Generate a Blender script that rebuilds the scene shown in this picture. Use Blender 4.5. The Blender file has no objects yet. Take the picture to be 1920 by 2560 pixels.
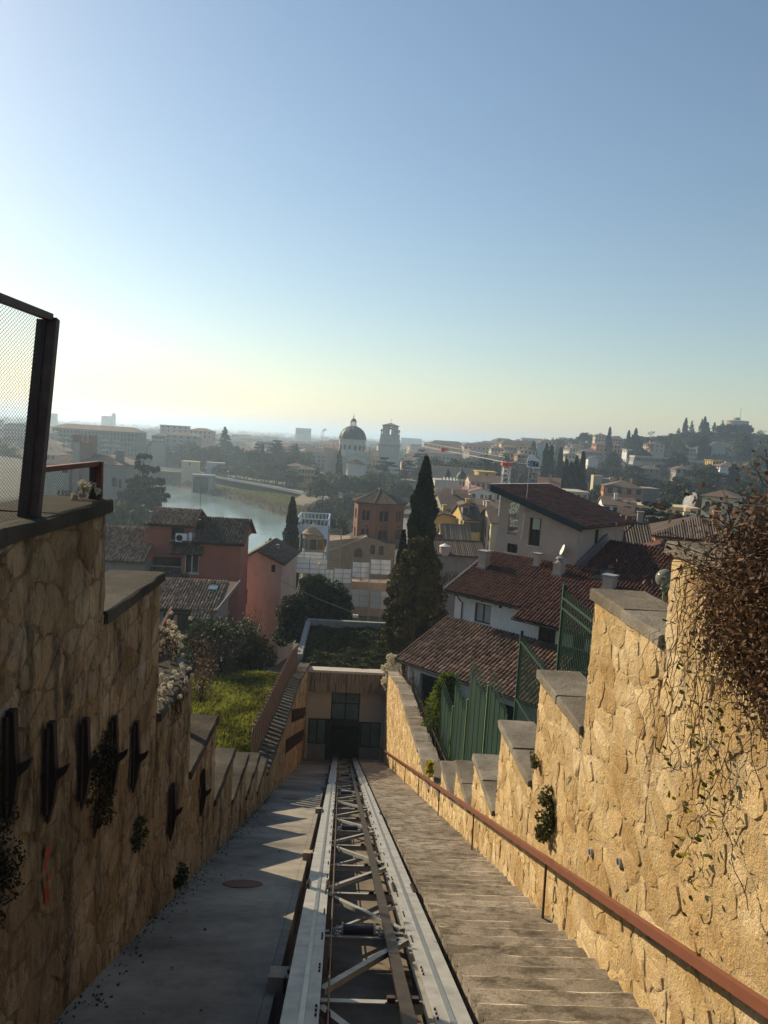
import bpy, math, random
import numpy as np
from mathutils import Vector, Matrix

random.seed(7)
RNG = np.random.default_rng(7)
SC = bpy.context.scene
COL = SC.collection
R = math.radians

# ------------------------------------------------------------------ camera, sky, sun, exposure
F_PX, ROLL, PITCH, YAW = 1868.0, R(3.5), R(5.74), R(2.45)      # survey of the photograph (1920 x 2560)
FW = Vector((math.sin(YAW)*math.cos(PITCH), math.cos(YAW)*math.cos(PITCH), -math.sin(PITCH)))
_r0 = Vector((math.cos(YAW), -math.sin(YAW), 0)); _u0 = _r0.cross(FW)
RT = math.cos(ROLL)*_r0 + math.sin(ROLL)*_u0
UP = RT.cross(FW)
cam = bpy.data.cameras.new('camera')
cam.sensor_fit = 'HORIZONTAL'; cam.sensor_width = 36.0; cam.lens = F_PX/1920*36.0
cam.clip_start = 0.05; cam.clip_end = 60000
camo = bpy.data.objects.new('camera', cam); COL.objects.link(camo)
camo.matrix_world = Matrix((( RT.x, UP.x, -FW.x, 0), (RT.y, UP.y, -FW.y, 0), (RT.z, UP.z, -FW.z, 0), (0, 0, 0, 1)))
SC.camera = camo

SUN_AZ, SUN_EL = R(44), R(26)                                   # 44 degrees to the left of the track
world = bpy.data.worlds.new('World'); SC.world = world; world.use_nodes = True
wn = world.node_tree
for n in list(wn.nodes): wn.nodes.remove(n)
sky = wn.nodes.new('ShaderNodeTexSky'); sky.sky_type = 'NISHITA'; sky.sun_disc = False
sky.sun_elevation = SUN_EL; sky.sun_rotation = -SUN_AZ
sky.altitude = 100; sky.air_density = 1.3; sky.dust_density = 0.42; sky.ozone_density = 2.0
bg = wn.nodes.new('ShaderNodeBackground'); bg.inputs['Strength'].default_value = 0.08
wo = wn.nodes.new('ShaderNodeOutputWorld')
wn.links.new(sky.outputs[0], bg.inputs[0]); wn.links.new(bg.outputs[0], wo.inputs[0])

sl = bpy.data.lights.new('sun', 'SUN'); sl.energy = 5.0; sl.angle = R(0.55); sl.color = (1.0, 0.82, 0.56)
so = bpy.data.objects.new('sun', sl); COL.objects.link(so)
SUN_DIR = Vector((-math.sin(SUN_AZ)*math.cos(SUN_EL), math.cos(SUN_AZ)*math.cos(SUN_EL), math.sin(SUN_EL)))
so.rotation_euler = SUN_DIR.to_track_quat('Z', 'Y').to_euler(); so.location = (-60, 60, 60)

vs = SC.view_settings
vs.view_transform = 'Standard'; vs.look = 'None'; vs.exposure = 0.5; vs.gamma = 1.0; vs.use_curve_mapping = False
SC.render.engine = 'CYCLES'
SC.cycles.use_denoising = True
SC.cycles.max_bounces = 5; SC.cycles.diffuse_bounces = 2; SC.cycles.glossy_bounces = 2
SC.cycles.transparent_max_bounces = 12; SC.cycles.volume_bounces = 1
SC.cycles.use_adaptive_sampling = True; SC.cycles.adaptive_threshold = 0.008

HAZE_D, HAZE_C = 0.00034, (.62, .80, 1.0, 1)

# ------------------------------------------------------------------ helpers
def at(u, v, Y):
    """the point at depth Y (metres along the track heading) seen at pixel u, v of the photograph"""
    d = FW + RT*((u-960)/F_PX) - UP*((v-1280)/F_PX)
    return d*(Y/d.y)
def zone(x0, y0, k): return lambda x, y, Y: at(x0+x*k, y0+y*k, Y)
zA = zone(560, 960, .3858); zB = zone(1060, 1080, .2411); zC = zone(1400, 1020, .3135)
zD = zone(100, 1000, .1929); zE = zone(380, 1040, .2411); zF = zone(780, 1000, .1808)
zK = zone(0, 0, 1920/1659)
def lerp(a, b, t): return a+(b-a)*t
def interp(x, xs, ys): return float(np.interp(x, xs, ys))

def tag(o, label=None, cat=None, group=None, kind=None):
    if label: o['label'] = label
    if cat: o['category'] = cat
    if group: o['group'] = group
    if kind: o['kind'] = kind
    return o
def thing(name, label, cat, loc=(0, 0, 0), rz=0.0, group=None):
    o = bpy.data.objects.new(name, None); COL.objects.link(o)
    o.empty_display_size = .3; o.location = loc; o.rotation_euler = (0, 0, rz)
    return tag(o, label, cat, group)
def link(name, mesh, parent=None):
    o = bpy.data.objects.new(name, mesh); COL.objects.link(o)
    if parent is not None: o.parent = parent
    return o
def copy_tree(o, parent=None):
    c = o.copy(); COL.objects.link(c); c.parent = parent
    for ch in o.children: copy_tree(ch, c)
    return c
def npmesh(name, V, Fq, mats, tint=None, smooth=False, midx=None):
    V = np.asarray(V, dtype=np.float32); Fq = np.asarray(Fq, dtype=np.int32)
    me = bpy.data.meshes.new(name); n, k = Fq.shape
    me.vertices.add(len(V)); me.vertices.foreach_set('co', V.ravel())
    me.loops.add(n*k); me.loops.foreach_set('vertex_index', Fq.ravel())
    me.polygons.add(n); me.polygons.foreach_set('loop_start', np.arange(0, n*k, k, dtype=np.int32))
    if smooth: me.polygons.foreach_set('use_smooth', np.ones(n, dtype=bool))
    if midx is not None: me.polygons.foreach_set('material_index', np.asarray(midx, dtype=np.int32))
    for m in (mats if isinstance(mats, (list, tuple)) else [mats]): me.materials.append(m)
    if tint is not None:
        a = me.attributes.new('tint', 'FLOAT', 'POINT'); a.data.foreach_set('value', np.asarray(tint, dtype=np.float32))
    me.update(calc_edges=True)
    return me

class MB:
    def __init__(s): s.v = []; s.f = []; s.m = []; s.t = []
    def vs(s, pts, tint=0.5):
        i = len(s.v); s.v += [tuple(p) for p in pts]; s.t += [tint]*len(pts); return i
    def poly(s, pts, mi=0, tint=.5):
        i = s.vs(pts, tint); s.f.append(tuple(range(i, i+len(pts)))); s.m.append(mi); return s
    def box(s, x0, x1, y0, y1, z0, z1, mi=0, tint=.5):
        i = s.vs([(x0,y0,z0),(x1,y0,z0),(x1,y1,z0),(x0,y1,z0),(x0,y0,z1),(x1,y0,z1),(x1,y1,z1),(x0,y1,z1)], tint)
        for q in ((0,3,2,1),(4,5,6,7),(0,1,5,4),(1,2,6,5),(2,3,7,6),(3,0,4,7)):
            s.f.append(tuple(i+k for k in q)); s.m.append(mi)
        return s
    def beam(s, a, b, w, h, mi=0, up=(0, 0, 1)):
        a = Vector(a); b = Vector(b); d = (b-a).normalized(); u = Vector(up)
        x = d.cross(u)
        if x.length < 1e-4: x = d.cross(Vector((1, 0, 0)))
        x.normalize(); u = x.cross(d)
        x *= w/2; u = u*(h/2)
        i = s.vs([a-x-u, a+x-u, a+x+u, a-x+u, b-x-u, b+x-u, b+x+u, b-x+u])
        for q in ((0,1,2,3),(7,6,5,4),(0,4,5,1),(1,5,6,2),(2,6,7,3),(3,7,4,0)):
            s.f.append(tuple(i+k for k in q)); s.m.append(mi)
        return s
    def tube(s, pts, rad, n=6, mi=0, cap=True, tint=.5):
        pts = [Vector(p) for p in pts]; N = len(pts)
        if not hasattr(rad, '__len__'): rad = [rad]*N
        ref = None; rings = []
        for k in range(N):
            d = (pts[min(k+1, N-1)]-pts[max(k-1, 0)]).normalized()
            if ref is None: ref = d.orthogonal().normalized()
            x = (ref-d*ref.dot(d)); x = x.normalized() if x.length > 1e-5 else d.orthogonal().normalized()
            ref = x; y = d.cross(x)
            rings.append(s.vs([pts[k]+(x*math.cos(2*math.pi*j/n)+y*math.sin(2*math.pi*j/n))*rad[k] for j in range(n)], tint))
        for k in range(N-1):
            for j in range(n):
                a = rings[k]; b = rings[k+1]
                s.f.append((a+j, a+(j+1) % n, b+(j+1) % n, b+j)); s.m.append(mi)
        if cap:
            s.f.append(tuple(rings[0]+j for j in reversed(range(n)))); s.m.append(mi)
            s.f.append(tuple(rings[-1]+j for j in range(n))); s.m.append(mi)
        return s
    def lathe(s, prof, n=16, c=(0, 0, 0), mi=0, a0=0.0):
        rings = [s.vs([(c[0]+r*math.cos(a0+2*math.pi*j/n), c[1]+r*math.sin(a0+2*math.pi*j/n), c[2]+z) for j in range(n)]) for r, z in prof]
        for k in range(len(prof)-1):
            a, b = rings[k], rings[k+1]
            for j in range(n):
                s.f.append((a+j, a+(j+1) % n, b+(j+1) % n, b+j)); s.m.append(mi)
        if prof[0][0] > 1e-3: s.f.append(tuple(rings[0]+j for j in reversed(range(n)))); s.m.append(mi)
        if prof[-1][0] > 1e-3: s.f.append(tuple(rings[-1]+j for j in range(n))); s.m.append(mi)
        return s
    def prism(s, pts, off, mi=0, tint=.5):
        """closed solid from a planar polygon swept by the vector off"""
        off = Vector(off); P = [Vector(p) for p in pts]; n = len(P)
        i = s.vs(P+[p+off for p in P], tint)
        s.f.append(tuple(i+k for k in reversed(range(n)))); s.m.append(mi)
        s.f.append(tuple(i+n+k for k in range(n))); s.m.append(mi)
        for k in range(n):
            s.f.append((i+k, i+(k+1) % n, i+n+(k+1) % n, i+n+k)); s.m.append(mi)
        return s
    def mesh(s, name, mats, smooth=False, off=None):
        V = s.v
        if off is not None: V = [(a-off[0], b-off[1], c-off[2]) for a, b, c in V]
        me = bpy.data.meshes.new(name); me.from_pydata(V, [], s.f)
        for m in (mats if isinstance(mats, (list, tuple)) else [mats]): me.materials.append(m)
        if any(s.m): me.polygons.foreach_set('material_index', s.m)
        if smooth: me.polygons.foreach_set('use_smooth', [True]*len(s.f))
        if any(t != .5 for t in s.t):
            a = me.attributes.new('tint', 'FLOAT', 'POINT'); a.data.foreach_set('value', s.t)
        return me
    def build(s, name, mats, parent=None, smooth=False, world=False):
        off = parent.location if (world and parent is not None) else None
        return link(name, s.mesh(name, mats, smooth, off), parent)

# ------------------------------------------------------------------ materials
class NT:
    def __init__(s, name):
        s.mat = bpy.data.materials.new(name); s.mat.use_nodes = True; s.t = s.mat.node_tree
        s.b = s.t.nodes['Principled BSDF']; s.out = s.t.nodes['Material Output']
        s.co = s.t.nodes.new('ShaderNodeTexCoord').outputs['Object']
    def n(s, ty, **kw):
        nd = s.t.nodes.new(ty)
        for k, v in kw.items(): setattr(nd, k, v)
        return nd
    def l(s, a, b): s.t.links.new(a, b)
    def noise(s, scale, detail=4, rough=.6, vec=None, stretch=None):
        nd = s.n('ShaderNodeTexNoise'); nd.inputs['Scale'].default_value = scale
        nd.inputs['Detail'].default_value = detail; nd.inputs['Roughness'].default_value = rough
        v = vec or s.co
        if stretch:
            mp = s.n('ShaderNodeMapping'); mp.inputs['Scale'].default_value = stretch; s.l(v, mp.inputs['Vector']); v = mp.outputs[0]
        s.l(v, nd.inputs['Vector']); return nd.outputs['Fac']
    def ramp(s, fac, stops):
        nd = s.n('ShaderNodeValToRGB'); e = nd.color_ramp.elements
        while len(e) < len(stops): e.new(0.5)
        for k, (p, c) in enumerate(stops): e[k].position = p; e[k].color = (*c, 1) if len(c) == 3 else c
        s.l(fac, nd.inputs[0]); return nd.outputs[0]
    def mix(s, fac, a, b, mode='MIX'):
        nd = s.n('ShaderNodeMix', data_type='RGBA', blend_type=mode)
        for sock, v in ((nd.inputs[0], fac), (nd.inputs[6], a), (nd.inputs[7], b)):
            if isinstance(v, (int, float)): sock.default_value = v
            elif isinstance(v, tuple): sock.default_value = (*v, 1)
            else: s.l(v, sock)
        return nd.outputs[2]
    def attr(s, name): nd = s.n('ShaderNodeAttribute', attribute_name=name); return nd.outputs['Fac']
    def orand(s): return s.n('ShaderNodeObjectInfo').outputs['Random']
    def rng(s, v, a, b, lo, hi):
        nd = s.n('ShaderNodeMapRange'); s.l(v, nd.inputs[0])
        for k, x in zip((1, 2, 3, 4), (a, b, lo, hi)): nd.inputs[k].default_value = x
        return nd.outputs[0]
    def col(s, c): s.l(c, s.b.inputs['Base Color']) if not isinstance(c, tuple) else setattr(s.b.inputs['Base Color'], 'default_value', (*c, 1))
    def rough(s, r): s.b.inputs['Roughness'].default_value = r
    def bump(s, h, strength=.4, dist=.02):
        nd = s.n('ShaderNodeBump'); nd.inputs['Strength'].default_value = strength; nd.inputs['Distance'].default_value = dist
        s.l(h, nd.inputs['Height']); s.l(nd.outputs[0], s.b.inputs['Normal'])
def cm(c, k): return tuple(min(1.0, x*k) for x in c)
def simple(name, c, rough=.8, var=.25, scale=3.0, bump=.0, bscale=30.0, dist=.01, metal=0.0, tint=0.0, orand=0.0, c2=None, spec=.3):
    m = NT(name); f = m.noise(scale, 5)
    col = m.ramp(f, [(.25, cm(c, 1-var)), (.75, c2 or cm(c, 1+var))])
    if tint: col = m.mix(1.0, col, m.ramp(m.attr('tint'), [(0, (1-tint,)*3), (1, (1+tint*.6,)*3)]), 'MULTIPLY')
    if orand: col = m.mix(1.0, col, m.ramp(m.orand(), [(0, (1-orand,)*3), (1, (1.0,)*3)]), 'MULTIPLY')
    m.col(col); m.rough(rough); m.b.inputs['Metallic'].default_value = metal
    m.b.inputs['Specular IOR Level'].default_value = spec
    if bump: m.bump(m.noise(bscale, 6, .65), bump, dist)
    return m.mat

def stone_mat(name, dark, mid, light, stain=.0, stain_col=(.03, .025, .018), aged=False):
    m = NT(name)
    big = m.noise(1.1, 5, .6); fine = m.noise(14, 8, .7); streak = m.noise(7, 5, .65, stretch=(1, 1, .35))
    c = m.ramp(big, [(.28, dark), (.5, mid), (.72, light)])
    c = m.mix(m.rng(fine, .35, .7, 0, .45), c, m.mix(.5, c, light))
    c = m.mix(m.rng(streak, .55, .75, 0, .6), c, dark)
    c = m.mix(1.0, c, m.ramp(m.attr('tint'), [(0, (.74, .68, .60)), (.5, (1, 1, 1)), (1, (1.14, 1.16, 1.22))]), 'MULTIPLY')
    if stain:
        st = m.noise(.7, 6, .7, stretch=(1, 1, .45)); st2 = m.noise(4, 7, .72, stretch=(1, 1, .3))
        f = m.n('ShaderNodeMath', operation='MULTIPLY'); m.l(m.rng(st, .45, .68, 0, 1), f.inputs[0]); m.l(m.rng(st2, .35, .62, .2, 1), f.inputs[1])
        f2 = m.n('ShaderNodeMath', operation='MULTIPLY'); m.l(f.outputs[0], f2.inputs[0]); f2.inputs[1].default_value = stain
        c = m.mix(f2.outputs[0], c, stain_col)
    if aged:      # lime patches and black vertical runs of an old, damp wall; pit shade put into the colour
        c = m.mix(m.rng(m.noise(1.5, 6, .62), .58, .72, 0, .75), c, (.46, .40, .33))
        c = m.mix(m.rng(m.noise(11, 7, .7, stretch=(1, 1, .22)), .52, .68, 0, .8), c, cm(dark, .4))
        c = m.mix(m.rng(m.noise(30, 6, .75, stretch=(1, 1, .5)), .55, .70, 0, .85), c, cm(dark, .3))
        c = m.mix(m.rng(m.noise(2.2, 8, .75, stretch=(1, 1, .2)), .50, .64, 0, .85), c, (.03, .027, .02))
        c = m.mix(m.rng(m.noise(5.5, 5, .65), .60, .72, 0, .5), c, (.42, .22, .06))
    m.col(c); m.rough(.92); m.b.inputs['Specular IOR Level'].default_value = .15
    h = m.n('ShaderNodeMath', operation='ADD'); m.l(m.noise(9, 7, .68, stretch=(1, 1, .5)), h.inputs[0]); m.l(m.noise(38, 6, .7), h.inputs[1])
    m.bump(h.outputs[0], .95, .05)
    return m.mat
M = {}
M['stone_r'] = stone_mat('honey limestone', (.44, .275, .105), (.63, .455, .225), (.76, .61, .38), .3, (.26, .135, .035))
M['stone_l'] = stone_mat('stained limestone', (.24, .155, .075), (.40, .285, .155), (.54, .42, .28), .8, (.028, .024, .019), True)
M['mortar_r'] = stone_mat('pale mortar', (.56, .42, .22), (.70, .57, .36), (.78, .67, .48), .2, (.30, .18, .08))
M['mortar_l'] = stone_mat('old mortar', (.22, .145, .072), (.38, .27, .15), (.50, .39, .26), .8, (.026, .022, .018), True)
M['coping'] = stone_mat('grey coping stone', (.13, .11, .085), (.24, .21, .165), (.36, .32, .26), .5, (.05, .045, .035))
M['coping_l'] = stone_mat('dark mossy coping stone', (.030, .026, .020), (.065, .056, .043), (.125, .108, .085), .6, (.02, .018, .014))  # darker tone than the coping of the opposite wall
M['steel_dark'] = simple('weathered steel', (.05, .027, .022), .6, .4, 9, .2, 60, .003)
M['rust'] = simple('rusty steel', (.10, .035, .02), .75, .5, 12, .2, 60, .003)
M['galv'] = simple('galvanised steel', (.34, .335, .315), .55, .30, 3.5, .05, 80, .002, metal=.55, spec=.5)
M['galv2'] = simple('galvanised bar', (.30, .295, .275), .55, .22, 6, 0, metal=.4, spec=.5)
M['rail_strip'] = simple('worn running strip', (.36, .37, .37), .35, .15, 4, 0, metal=.8, spec=.5)
M['guide'] = simple('greased guide rail', (.055, .042, .03), .45, .4, 6, .1, 60, .002, metal=.4)
M['cable'] = simple('steel cable', (.12, .09, .07), .5, .2, 30, metal=.6)
M['handrail'] = simple('brown painted steel', (.165, .060, .036), .42, .15, 4, .05, 60, .001)
M['bracket'] = simple('dark corten steel', (.022, .012, .010), .75, .4, 9, .2, 50, .003)
M['rubber'] = simple('roller rubber', (.03, .032, .045), .5, .2, 12)
M['block'] = simple('concrete block', (.26, .215, .165), .9, .3, 6, .4, 40, .01)
M['pane'] = simple('dark glass', (.02, .025, .028), .08, .1, 2, spec=.6)
M['white_paint'] = simple('white paint', (.70, .69, .66), .7, .08, 3)
def concrete_mat():
    m = NT('ramp concrete')
    a = m.noise(.42, 7, .68); b = m.noise(4, 8, .75); g = m.noise(90, 3, .6)
    c = m.ramp(a, [(.36, (.085, .078, .068)), (.5, (.19, .172, .145)), (.66, (.31, .28, .23))])
    c = m.mix(m.rng(b, .5, .75, 0, .55), c, (.075, .066, .055))
    c = m.mix(m.rng(g, .45, .7, 0, .3), c, (.34, .31, .26))
    m.col(c); m.rough(.9); m.b.inputs['Specular IOR Level'].default_value = .2
    m.bump(m.noise(60, 5, .7), .5, .008); return m.mat
M['ramp'] = concrete_mat()
def step_mat():
    m = NT('weathered stair concrete')
    a = m.noise(.8, 7, .7); b = m.noise(3.2, 9, .78, stretch=(.75, 1.5, 1)); g = m.noise(34, 7, .75)
    c = m.ramp(a, [(.34, (.17, .148, .118)), (.55, (.32, .278, .222)), (.7, (.43, .378, .31))])
    c = m.mix(m.rng(b, .46, .60, 0, .85), c, (.075, .062, .045))
    c = m.mix(m.rng(g, .48, .68, 0, .6), c, (.10, .082, .06))
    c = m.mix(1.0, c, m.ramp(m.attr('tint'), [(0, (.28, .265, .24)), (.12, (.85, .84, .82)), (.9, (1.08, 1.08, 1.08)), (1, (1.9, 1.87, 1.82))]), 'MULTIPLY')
    m.col(c); m.rough(.93); m.b.inputs['Specular IOR Level'].default_value = .15
    m.bump(g, .7, .014); return m.mat
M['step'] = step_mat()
M['channel'] = simple('channel floor', (.13, .105, .08), .95, .4, 2, .5, 30, .02)
# ------------------------------------------------------------------ the trench: ramp, channel, stairs, walls
TS = math.tan(R(21.5)); SLOPE = R(21.5)
def rampz(y): return -2.95-y*TS
def stairz(y): return -2.85-y*TS
XL, XR = -2.45, 3.1
YEND = 52.0

def strip(name, x0, x1, h, y0, y1, mat, nx=6, ny=80, thick=.4):
    V = []; Fq = []
    for j in range(ny+1):
        y = lerp(y0, y1, j/ny)
        for i in range(nx+1): V.append((lerp(x0, x1, i/nx), y, -h-y*TS+random.uniform(-.004, .004)))
    for j in range(ny):
        for i in range(nx):
            a = j*(nx+1)+i; Fq.append((a, a+1, a+nx+2, a+nx+1))
    o = link(name, npmesh(name, V, Fq, mat, smooth=True)); return tag(o, kind='structure')
ramp = strip('ramp', XL-.1, -.62, 2.95, 1, YEND+2, M['ramp'])
edge = MB().prism([(-.615, 1, -2.95-TS+.002), (-.615, YEND, rampz(YEND)+.002), (-.615, YEND, rampz(YEND)-.5), (-.615, 1, -3.45-TS)], (.10, 0, 0)).build('ramp_kerb', M['ramp'], ramp)
strip('channel_floor', -.51, 1.42, 3.28, 1, YEND+2, M['channel'], 4, 60)

stair = MB().prism([(1.43, 1, stairz(1)-.35), (1.43, YEND, stairz(YEND)-.35), (1.43, YEND, stairz(YEND)-.9), (1.43, 1, stairz(1)-.9)], (1.7, 0, 0)).build('stair_path', M['step'])
tag(stair, kind='structure')
TREAD = .365
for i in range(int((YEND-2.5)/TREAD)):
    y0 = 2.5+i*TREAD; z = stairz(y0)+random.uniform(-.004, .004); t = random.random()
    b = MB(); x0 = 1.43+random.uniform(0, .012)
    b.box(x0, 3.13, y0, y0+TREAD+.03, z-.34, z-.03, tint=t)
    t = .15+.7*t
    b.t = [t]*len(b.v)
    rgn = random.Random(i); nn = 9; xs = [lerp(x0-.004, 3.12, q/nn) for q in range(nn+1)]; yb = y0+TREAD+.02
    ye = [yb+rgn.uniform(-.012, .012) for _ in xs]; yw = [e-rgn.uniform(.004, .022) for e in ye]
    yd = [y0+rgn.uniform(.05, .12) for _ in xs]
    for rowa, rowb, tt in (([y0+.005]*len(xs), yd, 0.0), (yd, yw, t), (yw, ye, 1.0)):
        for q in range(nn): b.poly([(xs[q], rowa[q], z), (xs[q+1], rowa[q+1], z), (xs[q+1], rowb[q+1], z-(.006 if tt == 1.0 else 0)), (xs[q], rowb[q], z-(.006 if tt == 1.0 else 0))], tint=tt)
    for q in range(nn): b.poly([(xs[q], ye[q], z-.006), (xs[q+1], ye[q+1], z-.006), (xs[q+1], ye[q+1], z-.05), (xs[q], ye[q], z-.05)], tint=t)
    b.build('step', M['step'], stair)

# ---- stone walls -------------------------------------------------------------
def clip(poly, a, b, c):
    """keep a*x+b*y <= c"""
    out = []
    for i in range(len(poly)):
        p = poly[i]; q = poly[(i+1) % len(poly)]
        dp = a*p[0]+b*p[1]-c; dq = a*q[0]+b*q[1]-c
        if dp <= 0: out.append(p)
        if (dp < 0 < dq) or (dq < 0 < dp):
            t = dp/(dp-dq); out.append((p[0]+(q[0]-p[0])*t, p[1]+(q[1]-p[1])*t))
    return out
def cells(y0, y1, z0, z1, sx, sz, rng):
    """irregular rubble layout of the rectangle: Voronoi cells of a jittered, staggered grid"""
    nx = max(1, round((y1-y0)/sx)); nz = max(1, round((z1-z0)/sz)); pts = {}
    for j in range(-2, nz+2):
        for i in range(-2, nx+2):
            pts[i, j] = (y0+(i+.5+(.5 if j % 2 else 0)+rng.uniform(-.48, .48))*(y1-y0)/nx, z0+(j+.5+rng.uniform(-.46, .46))*(z1-z0)/nz)
    res = []
    for (i, j), p in pts.items():
        P = [(y0, z0), (y1, z0), (y1, z1), (y0, z1)]
        for dj in (-2, -1, 0, 1, 2):
            for di in (-2, -1, 0, 1, 2):
                q = pts.get((i+di, j+dj))
                if not q or q is p: continue
                a = q[0]-p[0]; b = (q[1]-p[1])*1.9          # squatter stones than a plain Voronoi diagram
                cc = a*(p[0]+q[0])/2+b*(p[1]+q[1])/2
                P = clip(P, a, b, cc)
                if len(P) < 3: break
            if len(P) < 3: break
        if len(P) >= 3: res.append(P)
    return res
def area(P): return .5*abs(sum(P[i][0]*P[(i+1) % len(P)][1]-P[(i+1) % len(P)][0]*P[i][1] for i in range(len(P))))
def stone_geom(P, x, sgn, rng, joint=.008, proud=(.004, .020)):
    cy = sum(p[0] for p in P)/len(P); cz = sum(p[1] for p in P)/len(P)
    Q = []
    for i in range(len(P)):                                  # cut the corners and wobble the long edges
        p = P[i]; q = P[(i+1) % len(P)]; L = math.hypot(q[0]-p[0], q[1]-p[1])
        if L < .04: continue
        for t in ((.14, .38, .64, .87) if L > .24 else (.2, .8)):
            w = rng.uniform(-.02, .02)
            Q.append((p[0]+(q[0]-p[0])*t+w, p[1]+(q[1]-p[1])*t+w))
    if len(Q) < 3: return None
    size = math.sqrt(area(P)); h = rng.uniform(*proud); tilt = rng.uniform(-.06, .06), rng.uniform(-.06, .06)
    def ring(inset, d, j=0):
        out = []
        for p in Q:
            dy, dz = p[0]-cy, p[1]-cz; L = math.hypot(dy, dz) or 1
            k = max(.2, 1-inset/L)
            yy, zz = cy+dy*k, cz+dz*k
            out.append((x+sgn*(d+j*rng.uniform(-.5, .5)+(tilt[0]*dy*k+tilt[1]*dz*k if d > .001 else 0)), yy, zz))
        return out
    r0 = ring(joint*.3, -.012); r1 = ring(joint+.010, h*.40+.001, .005); r2 = ring(size*.16+.02, h, .012)
    n = len(Q); V = r0+r1+r2+[(x+sgn*(h+rng.uniform(-.012, .012)), cy, cz)]
    Fc = []
    for k in range(n):
        a, b = k, (k+1) % n
        Fc.append((a, b, n+b)); Fc.append((a, n+b, n+a)); Fc.append((n+a, n+b, 2*n+b)); Fc.append((n+a, 2*n+b, 2*n+a)); Fc.append((2*n+a, 2*n+b, 3*n))
    if sgn < 0: Fc = [f[::-1] for f in Fc]
    return V, Fc
def stone_wall(name, label, x, sgn, thick, sections, basez, mat, mmat, seed, sx, sz, cope_w, drop0):
    """sections: (y0, y1, ztop at y0, ztop at y1); the face looks along sgn*x"""
    rng = random.Random(seed)
    root = thing(name, label, 'wall', (x, 20, basez(20)))
    allst = []
    xb = x-sgn*thick
    for (y0, y1, t0, t1) in sections:
        b = MB(); lo0, lo1 = basez(y0)-.6, basez(y1)-.6
        b.prism([(x-sgn*.001, y0, lo0), (x-sgn*.001, y1, lo1), (x-sgn*.001, y1, t1), (x-sgn*.001, y0, t0)], (-sgn*thick, 0, 0))
        b.build('core', mmat, root, world=True)
        z0 = basez(y1)-.25; z1 = max(t0, t1)
        for P in cells(y0+.006, y1-.006, z0, z1, sx, sz, rng):
            # below the sloping top
            s = (t1-t0)/(y1-y0); P = clip(P, -s, 1, t0-s*y0-.004)
            if len(P) < 3 or area(P) < .006: continue
            cy = sum(p[0] for p in P)/len(P)
            if max(p[1] for p in P) < basez(cy)-.02: continue
            g = stone_geom(P, x, sgn, rng)
            if g: allst.append((cy, area(P), g, rng.random()))
        # coping slabs: one or two stones per step, overhanging the face
        L = math.hypot(y1-y0, t1-t0); n = max(1, round(L/1.25)); ang = math.atan2(t1-t0, y1-y0)
        for k in range(n):
            a = lerp(0, 1, k/n); c = lerp(0, 1, (k+1)/n)
            ya, yb = lerp(y0, y1, a)+.004, lerp(y0, y1, c)-.004
            if k == n-1: yb += .07
            za, zb = lerp(t0, t1, a), lerp(t0, t1, c)
            h = .135+rng.uniform(-.01, .012); ov = .055+rng.uniform(-.012, .012); tt = rng.random()
            m = MB(); xs0, xs1 = x+sgn*ov, x-sgn*(cope_w-ov)
            prof = [(xs0, .012), (xs0, h-.02), (xs0-sgn*.025, h), (xs1+sgn*.02, h-.004), (xs1, .03)]
            NS = 4; rings = []
            for j in range(NS+1):
                yy = lerp(ya, yb, j/NS); zz = lerp(za, zb, j/NS)
                rings.append(m.vs([(px+rng.uniform(-.008, .008), yy, zz+pz+rng.uniform(-.006, .006)) for px, pz in prof], tt))
            for j in range(NS):
                for q in range(5):
                    f = (rings[j]+q, rings[j]+(q+1) % 5, rings[j+1]+(q+1) % 5, rings[j+1]+q)
                    m.f.append(f if sgn < 0 else f[::-1]); m.m.append(0)
            m.f.append(tuple(rings[0]+q for q in range(5))); m.m.append(0)
            m.f.append(tuple(rings[-1]+q for q in reversed(range(5)))); m.m.append(0)
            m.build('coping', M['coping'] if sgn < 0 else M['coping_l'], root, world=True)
    def seen(s):  # how large it shows: area over squared distance
        return s[1]/(s[0]**2+9) if s[0] > drop0 else 0
    allst.sort(key=seen, reverse=True)
    off = root.location
    rest = MB()
    for k, (cy, ar, (V, Fc), tt) in enumerate(allst):
        if k < 300:
            me = bpy.data.meshes.new('stone'); me.from_pydata([(a-off.x, b-off.y, c-off.z) for a, b, c in V], [], Fc)
            me.materials.append(mat); a = me.attributes.new('tint', 'FLOAT', 'POINT'); a.data.foreach_set('value', [tt]*len(V))
            link('stone', me, root)
        else:
            i = rest.vs(V, tt); rest.f += [tuple(i+q for q in f) for f in Fc]; rest.m += [0]*len(Fc)
    o = rest.build('stones', mat, root, world=True); o['kind'] = 'stuff'
    return root

LEFT = [(1.0, 7.52, -.93, -.93), (7.52, 9.75, -2.07, -2.07), (9.75, 11.95, -3.98, -3.98), (11.95, 14.45, -5.84, -5.84), (14.45, 16.9, -7.6, -7.6),
        (16.9, 19.45, -8.82, -8.82), (19.45, 22.15, -10.02, -10.02), (22.15, 24.9, -11.25, -11.25), (24.9, 28.5, -11.9, -12.45), (28.5, 41.9, -12.5, -14.25), (41.9, 52.4, -14.35, -16.6)]
RIGHT = [(1.0, 7.0, -.96, -.96), (7.0, 9.1, -1.88, -1.88), (9.1, 11.3, -3.64, -3.64), (11.3, 13.75, -5.42, -5.42), (13.75, 16.25, -7.2, -7.2),
         (16.25, 18.72, -8.46, -8.46), (18.72, 21.26, -9.62, -9.62), (21.26, 23.72, -10.75, -10.75), (23.72, 27.8, -11.7, -12.0), (27.8, 40.0, -12.1, -13.7), (40.0, 52.4, -13.75, -16.6)]
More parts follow.
